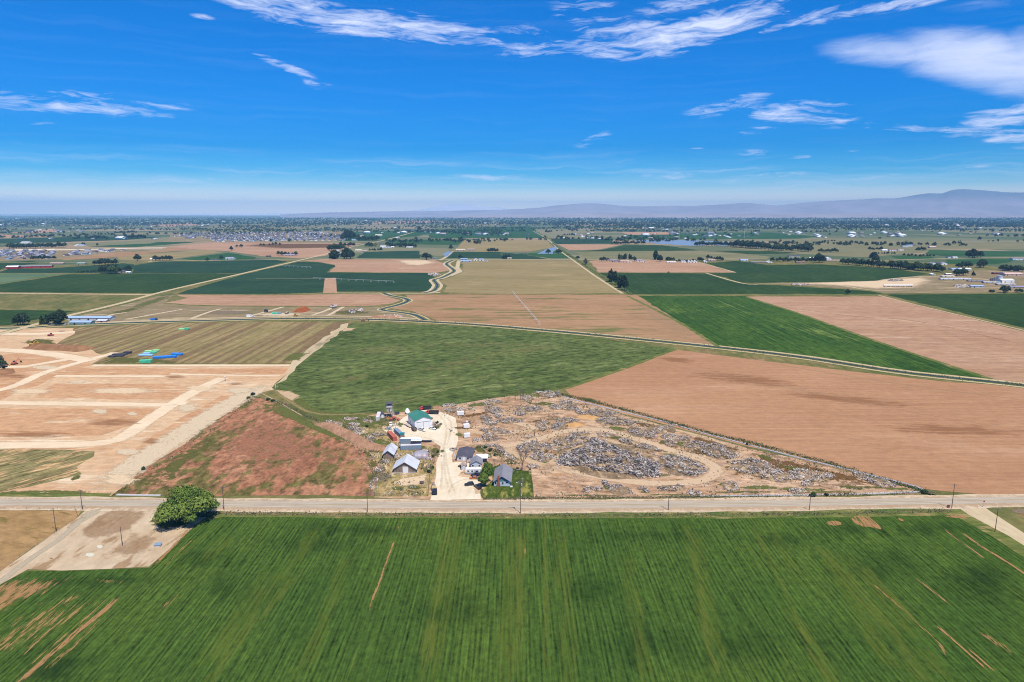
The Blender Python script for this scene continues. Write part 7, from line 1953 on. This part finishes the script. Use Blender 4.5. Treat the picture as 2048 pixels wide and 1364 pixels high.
FB(693,502.5,8,10,5,'grey','white','grey-roofed house behind the farmyard trees')
FB(681,514,5,8,4,'white','white','small white shed in the mile road farmyard')
FB(709,481,11,16,5,'blue','white','pale blue shed at the foot of the dark grove')
FB(757,472,13,20,8,'cream','cream','cream building beyond the dense tree row')
FB(722,473.5,10,16,7,'tan','cream','tan building left of the cream one')
FB(921,501.5,18,16,5.5,'cream','tan','left of the two long tan farm buildings')
FB(942,501.5,14,16,6.5,'tan','tan','right of the two long tan farm buildings')
FB(932,524.5,21,14,4.5,'blue','steel','long blue-grey shed at the blue farm on the mile road')
FB(928,520.5,14,10,4.5,'blue','blue','blue-roofed shed behind the long one at the blue farm')
FB(951,522,7,10,6,'white','white','white house at the blue farm on the mile road')
FB(963,521.5,10,12,5,'blue','white','light blue roofed house at the blue farm')
FB(972,523.5,6,8,4,'steel','steel','steel shed at the east end of the blue farm')
FB(869,518.5,12,8,3.5,'grey','tan','flat grey shed beside the broad canal tree')
FB(1019,518.5,8,9,4.5,'tan','cream','cream house at the mile road beside three trees')
FB(1052,507,10,12,4,'brown','tan','brown sheds on the pond lane')
FB(1219,523,11,14,5,'lilac','tan','lilac-roofed wing at the west end of the purple-roofed farm')
FB(1233,524.5,14,18,6,'lilac','tan','large purple-roofed barn of the poplar farm')
FB(1247,525,12,12,4.5,'pink','pink','pink-roofed long shed of the poplar farm')
FB(1259,525,9,12,5.5,'cream','cream','cream shed with rounded front at the poplar farm')
FB(1279,523,11,12,5,'grey','white','grey-roofed house at the east end of the poplar farm')
FB(1289,525,6,8,3.5,'white','white','small white shed at the east end of the poplar farm')
FB(1343,525.5,18,8,2.8,'white','white','long low white trailer home, first of the cottages')
for i, (x_, w_) in enumerate([(1365,4),(1370,3.5),(1379,5),(1385,4.5),(1391,6)]):
    FB(x_,525.5,w_,9,5.5,'white','white',f"narrow white cottage, {['first','second','third','fourth','fifth'][i]} from the left of the five together", group='white cottages')
FB(1411,525,6,9,5.5,'white','white','lone white cottage at the bend of the track')
FB(1424,522,13,12,5,'tan','pink','tan-roofed cottage east of the white ones')
FB(1489,522.5,14,14,5,'blue','white','blue-roofed house on the eastern mile road')
FB(1518,526,30,12,3.2,'grey','tan','very long low shed on the eastern mile road')
FB(1540,526,9,12,5,'white','white','white shed at the east end of the very long one')
FB(1589,515,20,14,6,'dark','cream','dark-roofed house in front of the long wood')
FB(1602,526.5,16,12,4.5,'brown','tan','brown-roofed house at the tree line of the dark crop')
FB(1625,519,10,12,6,'cream','tan','tan house hidden among the eastern trees')
FB(1658,519.5,8,12,6.5,'white','white','tall white house east of the eastern trees')
FB(1669,522.5,28,12,3.2,'pink','tan','long pinkish poultry shed east of the eastern trees')
FB(1770,502,9,12,5,'white','white','white house at the west end of the far hamlet')
FB(1786,502,12,14,5.5,'brown','white','brown-roofed house in the middle of the far hamlet')
FB(1802,501.5,9,12,5.5,'tan','white','tan-roofed house in the far hamlet')
FB(1811,494.5,10,16,6,'grey','white','grey-roofed house on the rise of the far hamlet')
FB(1820,493,9,16,6,'blue','white','blue-roofed house on the rise of the far hamlet')
FB(1828,492.5,8,16,6,'dark','tan','dark-roofed house on the rise of the far hamlet')
FB(1866,496,11,14,6,'pink','tan','pink-roofed house at the east end of the far hamlet')
FB(1902,516,10,12,5,'dark','white','dark-roofed white house at the green field road')
FB(1911,517,7,10,4.5,'white','white','white garage beside the dark-roofed white house')
for i, (x_, w_, rf) in enumerate([(1868,9,'grey'),(1878,10,'dark'),(1889,9,'lilac')]):
    FB(x_,530,w_,13,6.5,rf,'white',f"{['grey','dark','lilac'][i]}-roofed house of the three close together by the mile road")
FB(1824,539.5,8,12,5.5,'cream','cream','cream house showing between the dense dark trees')
FB(1913,541,14,16,5,'blue','white','blue-roofed hall west of the white one in the works yard')
FB(1932,541,18,18,5,'white','white','large low white hall in the works yard')
FB(1867.5,550.5,7,9,3.5,'white','white','small white tent-shaped shed at the corner of the dark crop')
FB(1898,550.5,9,8,3.5,'white','tan','small pale shed behind the long canopy')
FB(1897.5,554.5,21,9,2.6,'cream','cream','long cream canopy in the works yard', flat=True)
FB(1912,559.5,50,9,2.8,'steel','steel','longest grey shed of the works yard, western end of the chain')
FB(1953.5,563.5,25,9,2.8,'grey','tan','second long grey shed of the chain in the works yard', rz=-.12)
FB(1984.5,567,25,9,2.8,'steel','tan','third long grey shed of the chain in the works yard', rz=-.12)
FB(2013.5,571,27,9,2.8,'steel','tan','fourth long grey shed of the chain in the works yard', rz=-.12)
FB(2042,576,30,10,3,'lilac','tan','lilac-roofed long shed at the east end of the chain', rz=-.15)
FB(1955,575.5,20,11,4,'blue','steel','blue-grey shed among scrap in the middle of the works yard', rz=-.1)
FB(2016,565.5,20,16,6.5,'white','white','white hall beside the grey silo')
FB(2028,551.5,28,18,5.5,'pink','pink','wide pinkish roofed shed at the edge of the works yard')
FB(1999.5,548.5,19,9,3.5,'dark','red','long dark-roofed shed with a red end wall')
FB(2027,542.5,24,14,5.5,'dark','tan','dark-roofed house in the bushes behind the pinkish shed')
FB(2038,520.5,20,14,6,'grey','white','grey-roofed hall at the eastern end of the mile road')
FB(1988,561,5,8,4,'dark','dark','dark machinery shed left of the silo')
si = empty('silo', G(2002.5, 562.5), 0, 'big grey steel silo with a conical roof beside the white hall', 'silo')
MB().cyl(0,6,0,9.5,5.2,18).build('wall', P['galvanised'], si); MB().cyl(0,6,9.5,11.6,5.4,18,.4).build('roof', P['container blue grey'], si)
for i in range(3): MB().cyl(-9-i*3.4, 6, 0, 6.5-i, 1.5, 10).build('bin', P['grey steel'], si)
for i in range(6):
    e_ = empty('tank_trailer', G(1771.5+i*9.6, 573.6), 0, f"white tank trailer, {['first','second','third','fourth','fifth','sixth'][i]} from the left of the row on bare dirt", 'trailer', 'white tank trailers')
    MB().bar((-4.2,0,2.3),(4.2,0,2.3),1.35,10).build('tank', P['white paint'], e_); MB().box(-4.2,4.2,-.5,.5,.7,1.0).build('frame', P['black steel'], e_)
    for x_ in (-3.2,-2.2,2.6):
        for y_ in (-1,1): wheel(e_, x_, y_, .5)
# sheds by the western canal bend
FB(177,641,74,12,4.5,'blue','steel','long pale blue roofed shed at the canal west of the works yard')
FB(160,649.3,36,9,4,'blue','green','open-fronted shed with a green wall in front of the long blue one')
FB(203,645,16,8,3.2,'steel','tan','short metal lean-to right of the open-fronted shed')
for i, (x_, y_, m_) in enumerate([(101,649,'car white'),(106,649.4,'silver paint'),(112,649,'car white'),(127,648.6,'car navy'),(133,649,'car white')]):
    car_at('suv', m_, (x_, y_), R(10+i*20), f"{['white','silver','second white','navy blue','third white'][i]} vehicle parked in the row by the metal sheds", 'car', 'parked_car')
# works yard
FB(531,624.5,5,5,4,'dark','dark','dark little shed in the works yard beside the green containers')
for i in range(3):
    cont_side((543.5+i*6.3, 628.6), (549.3+i*6.3, 628.6), 2.7, P['pipe green'] if i < 2 else P['container blue grey'], P['container top'], f"{['left green','middle green','right grey'][i]} container of the short row in the works yard")
cont_side((493,634.3), (501.5,634.3), 3.0, P['white steel'], P['white steel'], 'white box container standing by the works road')
car_at('pickup', 'car white', (506,634.6), 0, 'white pickup right of the white box container', 'pickup')
put(truck(P['car navy'], P['pipe blue'], 8, name='truck'), G(308.5,640.5), R(5), 'dark blue truck parked on the pale works track', 'truck')
def scrap_pile(px, py, rx, ry, pal, h, lb, dens=.5): heap(ellp(px, py, rx, ry, 0), pal, h, lb, dens=dens, length=(1, 4), thick=(.4, 1.4), seed=int(px), cat='scrap pile', name='scrap_pile', group='scrap piles in the works yard', base=False)
scrap_pile(667,614.5,7,2.2,'dark',3.2,'black tyre pile at the top of the works yard', 1.0)
scrap_pile(704,624,7,3,'dark',3.0,'black blocks and machinery in the east of the works yard', .7)
scrap_pile(719,621,8,2.6,'pale',1.6,'white sheets beside the black blocks in the works yard', .5)
scrap_pile(782,633,20,2.4,'red',.9,'pinkish stones heaped along the works road', .5)
scrap_pile(574,627.5,3,1.4,'dark',2,'small dark heap right of the container row')
scrap_pile(868,549.5,12,2.6,'wood',2.2,'timber and scrap lot beside the winding canal', .35)
scrap_pile(1790,561,14,2.2,'dark',1.6,'dark scrap along the dirt road of the eastern works yard', .2)
scrap_pile(1925,573,18,3.0,'pale',1.6,'pale scrap west of the blue-grey shed', .25)
scrap_pile(1600,569.5,16,1.6,'wood',1.6,'brown manure windrow beside the dark crop', .4)
# diggers
def digger(px, rz, label, mat='machine yellow', dozer=False):
    e_ = empty('bulldozer' if dozer else 'excavator', G(*px), rz, label, 'digger')
    for s_ in (-1, 1): MB().prism([(-2,0),(2,0),(2.4,.45),(2,.9),(-2,.9),(-2.4,.45)], s_*1.3-.3, s_*1.3+.3).build('track', P['black steel'], e_)
    MB().box(-1.9,1.5,-1.2,1.2,.9,2.0).build('body', P[mat], e_); MB().box(-.1,1.4,.0,1.15,2.0,3.1).build('cab', P['dark glass'], e_)
    if dozer: MB().box(2.6,2.9,-1.9,1.9,.1,1.5).bar((1,1.6,.7),(2.7,1.6,.7),.12,4).bar((1,-1.6,.7),(2.7,-1.6,.7),.12,4).build('blade', P[mat], e_)
    else:
        MB().bar((1.2,-.4,1.8),(4.0,-.4,4.6),.28,4).bar((4.0,-.4,4.6),(6.2,-.4,1.8),.2,4).build('boom', P[mat], e_); MB().box(5.8,6.9,-.9,.1,.6,1.8).build('bucket', P['black steel'], e_)
digger((64,690.5), R(30), 'yellow digger working beside the brown spoil heap')
digger((74,689), R(160), 'yellow bulldozer pushing at the brown spoil heap', dozer=True)
digger((29,729), R(80), 'orange excavator beside the young trees', 'red orange paint')
digger((101,672), R(0), 'red machine alone on the pale haul road', 'container red', dozer=True)
digger((726,642.5), R(10), 'orange excavator standing on the canal bank', 'red orange paint')
digger((592,632.5), R(170), 'small machine at the foot of the tall red-brown dirt pile', dozer=True)
put(trailer(6,2.2,P['bleached wood'],P['red paint']), G(124,662.5), 0, 'small red trailer left at the corner of the hay field', 'trailer')
# pipe bundles on the hay field
def pipes(px, cols, rows, L, r, mat, label, rz=0.0):
    e_ = empty('pipe_bundle', G(*px), rz, label, 'pipes', 'bundles of coloured pipe')
    m = MB()
    for i in range(cols):
        for j in range(rows):
            m.bar((0, i*2.05*r, r+.12+j*2.0*r), (L, i*2.05*r, r+.12+j*2.0*r), r, 6)
    o = m.build('pipes', P[mat], e_, fix=False); o['kind'] = 'stuff'
    for x_ in (.8, L/2, L-.8): MB().box(x_-.06, x_+.06, -r-.05, (cols-1)*2.05*r+r+.05, 0, .115).build('bearer', P['bleached wood'], e_)
    return e_
for i, (px, c_, r_, L, m_, lb) in enumerate([
    ((216,715),9,3,6.1,'pipe black','grey-black pipe bundle at the far left of the stacks'),((224,711.5),9,3,6.1,'pipe black','grey-black pipe bundle behind the far left one'),
    ((232,714),9,3,6.1,'pipe black','grey-black pipe bundle, third from the left'),((239,710.5),9,3,6.1,'pipe black','grey-black pipe bundle behind the third'),((247,708),10,4,6.1,'pipe black','dark pipe bundle at the right end of the black stacks'),
    ((277,712.5),8,3,6.1,'pipe light blue','light blue pipe bundle left of the blue-green mix'),((285,709.5),8,3,6.1,'pipe light blue','light blue pipe bundle behind its twin'),((291,712.5),8,3,6.1,'pipe light blue','light blue pipe bundle nearest the long blue row'),
    ((289,706),8,4,6.1,'pipe pale green','pale green pipe bundle behind the light blue ones'),((298,707.5),8,3,6.1,'pipe green','green pipe bundle beside the pale green one'),((304,703.5),8,3,6.1,'pipe pale green','pale green pipe bundle standing off to the right'),
    ((305.5,718),9,4,6.1,'pipe blue','bright blue bundle at the left end of the long blue row'),((313.5,717.5),9,4,6.1,'pipe blue','bright blue bundle, second of the long blue row'),((321.5,717),9,4,6.1,'pipe blue','bright blue bundle, third of the long blue row'),
    ((329.5,716.5),9,4,6.1,'pipe blue','bright blue bundle, fourth of the long blue row'),((337.5,716),9,4,6.1,'pipe blue','bright blue bundle, fifth of the long blue row'),((342,711),9,4,6.1,'pipe blue','bright blue bundle behind the fifth'),((350,711.5),9,4,6.1,'pipe blue','bright blue bundle at the right end of the row'),
    ((278.5,727),8,6,6.1,'pipe green','sea-green pipe stack nearest the graded dirt, left half'),((287.5,726.5),8,6,6.1,'pipe green','sea-green pipe stack nearest the graded dirt, right half'),
    ((357.5,660.5),8,4,6.1,'pipe pale green','pale green pipe bundle alone by the canal track'),((366.5,659.8),8,4,6.1,'pipe green','green pipe bundle alone by the canal track')]):
    pipes(px, c_, r_, L, .22, m_, lb, rz=.03)
# centre-pivot sprinklers
def pivot(p0, p1, spans, label):
    a, b = G(*p0), G(*p1); e_ = empty('irrigation_pivot', a, atan2((b-a).y, (b-a).x), label, 'sprinkler')
    L = (b-a).length/spans
    for i in range(spans):
        m = MB().bar((i*L,0,3.6),((i+1)*L,0,3.6),.16,4)
        for k in range(6): m.bar((i*L+k*L/6,0,3.6),(i*L+(k+.5)*L/6,0,2.7),.06,3).bar((i*L+(k+.5)*L/6,0,2.7),(i*L+(k+1)*L/6,0,3.6),.06,3)
        m.build('truss', P['white steel'], e_, fix=False)
        t_ = MB().bar(((i+1)*L,-1.8,.6),((i+1)*L,0,3.6),.1,4).bar(((i+1)*L,1.8,.6),((i+1)*L,0,3.6),.1,4).bar(((i+1)*L,-1.8,.6),((i+1)*L,1.8,.6),.1,4).build('tower', P['white steel'], e_, fix=False)
pivot((562,533.5),(622,536.5),7,'short pivot sprinkler in the teal field under the pale soil')
pivot((626,559),(788,566),11,'long pivot sprinkler across the lower teal field')
pivot((1024,586),(1078,650),9,'pivot sprinkler standing on the mottled dry field')
for i, (x_, y_) in enumerate([(1418,477),(1358,478),(1488,477)]):
    e_ = empty('radio_mast', G(x_, y_), 0, ['middle','western','eastern'][i]+' thin mast beyond the lake', 'mast', 'thin masts'); MB().bar((0,0,0),(0,0,55),.7,4,.3).build('pole', P['white paint'], e_)

# ------------------------------------------------------------------ subdivisions and the distant town
def house_mesh(rf, wl, w_, d, h):
    m = MB(); m.prism([(-w_/2,0),(w_/2,0),(w_/2,h*.6),(0,h*.92),(-w_/2,h*.6)], 0, d, mi=0)
    for s_ in (-1,1): m.prism([(0,h),(s_*(w_/2+.7),h*.55),(s_*(w_/2+.7),h*.55+.2),(0,h+.25)], -.6, d+.6, mi=1)
    m.box(-w_*.42, -w_*.02, -.08, -.01, 0.1, h*.36, mi=2); m.box(w_*.12, w_*.34, -.08, -.01, h*.25, h*.45, mi=3)
    me = bpy.data.meshes.new('house'); me.from_pydata(m.v, [], m.f)
    for x in (RC[wl], RC[rf], P['white paint'], P['dark glass']): me.materials.append(x)
    me.polygons.foreach_set('material_index', m.mi); me.update()
    return me
HM = [house_mesh(r_, w_, a_, b_, h_) for r_, w_, a_, b_, h_ in (('dark','white',13,15,7),('dark','tan',12,14,6),('grey','white',13,16,7.5),('lilac','tan',12,13,6),('dark','cream',14,13,7),('grey','blue',12,14,8))]
ORD = ['first','second','third','fourth','fifth','sixth','seventh','eighth','ninth','tenth','eleventh','twelfth','thirteenth','fourteenth','fifteenth','sixteenth','seventeenth','eighteenth','nineteenth','twentieth','twenty-first','twenty-second','twenty-third','twenty-fourth','twenty-fifth','twenty-sixth','twenty-seventh','twenty-eighth','twenty-ninth','thirtieth','thirty-first','thirty-second','thirty-third','thirty-fourth','thirty-fifth','thirty-sixth','thirty-seventh','thirty-eighth','thirty-ninth','fortieth']
def join_meshes(name, items, label, mats=None):
    """items: (mesh, Matrix) of one kind -> ONE stuff object"""
    V, F, MI, off = [], [], [], 0
    mats = mats or []
    SH = []
    for me, mx in items:
        n = len(me.vertices); co = np.empty(3*n); me.vertices.foreach_get('co', co); co = co.reshape(-1, 3)
        M_ = np.array(mx); V.append(co @ M_[:3, :3].T + M_[:3, 3])
        idx = {i: (mats.index(m) if m in mats else (mats.append(m) or len(mats)-1)) for i, m in enumerate(me.materials)}
        lt = np.empty(len(me.polygons), int); me.polygons.foreach_get('loop_total', lt)
        vi = np.empty(len(me.loops), int); me.loops.foreach_get('vertex_index', vi)
        mi = np.empty(len(me.polygons), int); me.polygons.foreach_get('material_index', mi)
        F.append((vi+off, lt, np.array([idx[k] for k in mi]))); off += n
        if 'shade' in me.attributes:
            s_ = np.empty(n, np.float32); me.attributes['shade'].data.foreach_get('value', s_); SH.append(s_)
    V = np.concatenate(V); vi = np.concatenate([f[0] for f in F]); lt = np.concatenate([f[1] for f in F]); mi = np.concatenate([f[2] for f in F])
    me = bpy.data.meshes.new(name); me.vertices.add(len(V)); me.vertices.foreach_set('co', V.ravel())
    me.loops.add(len(vi)); me.loops.foreach_set('vertex_index', vi)
    me.polygons.add(len(lt)); me.polygons.foreach_set('loop_start', np.r_[0, np.cumsum(lt)[:-1]]); me.polygons.foreach_set('loop_total', lt)
    for m in mats: me.materials.append(m)
    me.polygons.foreach_set('material_index', mi); me.update(calc_edges=True)
    if SH:
        a = me.attributes.new('shade', 'FLOAT', 'POINT'); a.data.foreach_set('value', np.concatenate(SH))
    return tag(link(name, me), label, kind='stuff')
it = []
for (px, py, h, ww, k_) in SMALL:
    cr, tr, h0, w0 = TREES[k_]; kk = m_per_px(px, py); q = G(px, py)
    it.append((cr, Matrix.Translation(q) @ Matrix.Rotation(random.random()*6, 4, 'Z') @ Matrix.Diagonal((ww*kk/w0, ww*kk/w0, h*kk/h0, 1))))
join_meshes('distant_trees', it, 'small far-off trees in clumps along lanes, ponds and farms')
def subdivision(corners, dx, dy, n_single, place, label_rest, seed):
    """rows of houses over a quadrilateral given by its ground corners (near-left, near-right, far-right, far-left)"""
    r = random.Random(seed)
    a, b, c, d = [G(*p) for p in corners]; rest = []; count = 0; row = 0
    D = (((d-a).length+(c-b).length)/2); nr = int(D/dy)
    for j in range(nr):
        v = (j+.5)/nr; p, q = a.lerp(d, v), b.lerp(c, v); n = max(1, int((q-p).length/dx)); k = 0
        for i in range(n):
            if r.random() < .10: continue
            pos = p.lerp(q, (i+.5)/n) + Vector((r.uniform(-2,2), r.uniform(-2,2), 0)); me = HM[r.randrange(6)]; rz = r.choice((0, pi)) + r.uniform(-.1,.1) + (pi/2 if r.random() < .25 else 0)
            if count < n_single:
                o = link('subdivision_house', me, None, (pos.x, pos.y, .1), rz)
                tag(o, f'{ORD[min(k,39)]} house from the left in the {ORD[j]} row of {place}', 'house', 'houses of '+place); count += 1; k += 1
            else: rest.append((me, Matrix.Translation((pos.x, pos.y, .1)) @ Matrix.Rotation(rz, 4, 'Z')))
    if rest: join_meshes('distant_houses', rest, label_rest)
S('house_plots', [(-300,523),(0,522),(110,520),(262,507),(262,500),(180,497),(0,499),(-300,500)], M['works ground'], 7)
subdivision([(-40,520),(110,518.5),(112,507),(-40,508)], 30, 42, 140, 'the western subdivision', 'back rows of the western subdivision', 3)
subdivision([(-40,507),(112,506.5),(118,502),(-40,502.5)], 30, 42, 0, 'x', 'middle rows of the western subdivision', 33)
subdivision([(118,514),(168,509.5),(262,500.5),(150,502)], 30, 48, 70, 'the narrow subdivision arm', 'back rows of the subdivision arm', 4)
strip('gravel_streets', [(-60,501),(100,500),(200,498.5),(270,496.5),(330,496)], 60, M['gravel light'], 8)
strip('gravel_streets', [(10,499),(60,499.5),(110,498.5)], 70, M['gravel light'], 9)
S('house_plots', [(335,484),(340,468),(520,464),(688,462),(696,480),(660,483),(500,484.5)], M['works ground'], 7)
subdivision([(430,484),(694,481.5),(690,473),(400,474)], 30, 44, 80, 'the large subdivision', 'rows of the large subdivision', 5)
subdivision([(340,474),(690,472),(640,464),(380,467)], 34, 60, 0, 'x', 'farthest rows of the large subdivision', 6)
blob = []
def lump_mesh(seed, w_, h):
    r = np.random.default_rng(seed); n = 34
    C, N, k = crown_points([(0,0,h*.5,w_*.42,w_*.42,h*.5),(w_*.2,0,h*.4,w_*.3,w_*.3,h*.38),(-w_*.22,w_*.1,h*.4,w_*.3,w_*.3,h*.38)], n, r, .75)
    return quads_mesh('lump', C, N, np.full(n, w_*.24), .4+.25*r.normal(size=n), LF['dark' if seed % 3 else 'green'], seed=seed)
LUMPS = [lump_mesh(200+i, 12, 9) for i in range(6)]
def far_woods(n, y0, y1, label, seed, xlim=.80, thr=.02, xr=None, sx=1/900, sy=1/500, big=1.0):
    r = random.Random(seed); it = []; tries = 0
    while len(it) < n and tries < n*30:
        tries += 1
        y = y0+(y1-y0)*r.random()**1.0; x = r.uniform(-xlim, xlim)*y if xr is None else r.uniform(*xr)*y
        f = mnoise.fractal(Vector((x*sx, y*sy, seed)), 1, 2, 4)
        # trees follow the section lines
        line = min(abs((x/402+.37) % 1 - .0), abs(1-(x/402+.37) % 1))*402; liny = min(abs((y/402+.2) % 1), abs(1-(y/402+.2) % 1))*402
        if f + (.28 if min(line, liny) < 14 else 0) < thr + r.uniform(-.05,.05): continue
        s_ = r.uniform(.7, 1.5)*big
        it.append((LUMPS[r.randrange(6)], Matrix.Translation((x, y, -.2)) @ Matrix.Rotation(r.uniform(0, 6), 4, 'Z') @ Matrix.Diagonal((s_, s_, s_*r.uniform(.8,1.3), 1))))
    join_meshes('distant_woods', it, label)
far_woods(900, 2700, 5200, 'scattered trees on the farms one to three miles off', 1, thr=.36)
far_woods(4200, 4600, 8500, 'tree belts of the plain beyond the subdivisions', 2, thr=.14)
far_woods(8500, 7500, 16500, 'continuous belt of trees at the foot of the hills', 3, xlim=.8, thr=-.12, big=1.5)
far_woods(3000, 5600, 9500, 'wooded town at the foot of the hills', 4, xr=(.06, .80), thr=-.25, big=1.2)
r_ = random.Random(77); it = []
SM = [house_mesh(a_, b_, 16, 13, 7) for a_, b_ in (('white','white'),('grey','white'),('tan','cream'),('dark','white'))]
for _ in range(1400):
    y = 3400+11500*r_.random()**1.3; x = r_.uniform(-.8, .8)*y
    if mnoise.fractal(Vector((x/1400, y/900, 9)), 1, 2, 4) < .14: continue
    s_ = r_.choice((1, 1, 1, 1.3, 2.2)); it.append((SM[r_.randrange(4)], Matrix.Translation((x, y, 0)) @ Matrix.Rotation(r_.choice((0, 1.57))+r_.uniform(-.2,.2), 4, 'Z') @ Matrix.Diagonal((s_*1.2, s_*1.2, s_, 1))))
join_meshes('distant_houses', it, 'houses and halls scattered over the far plain')
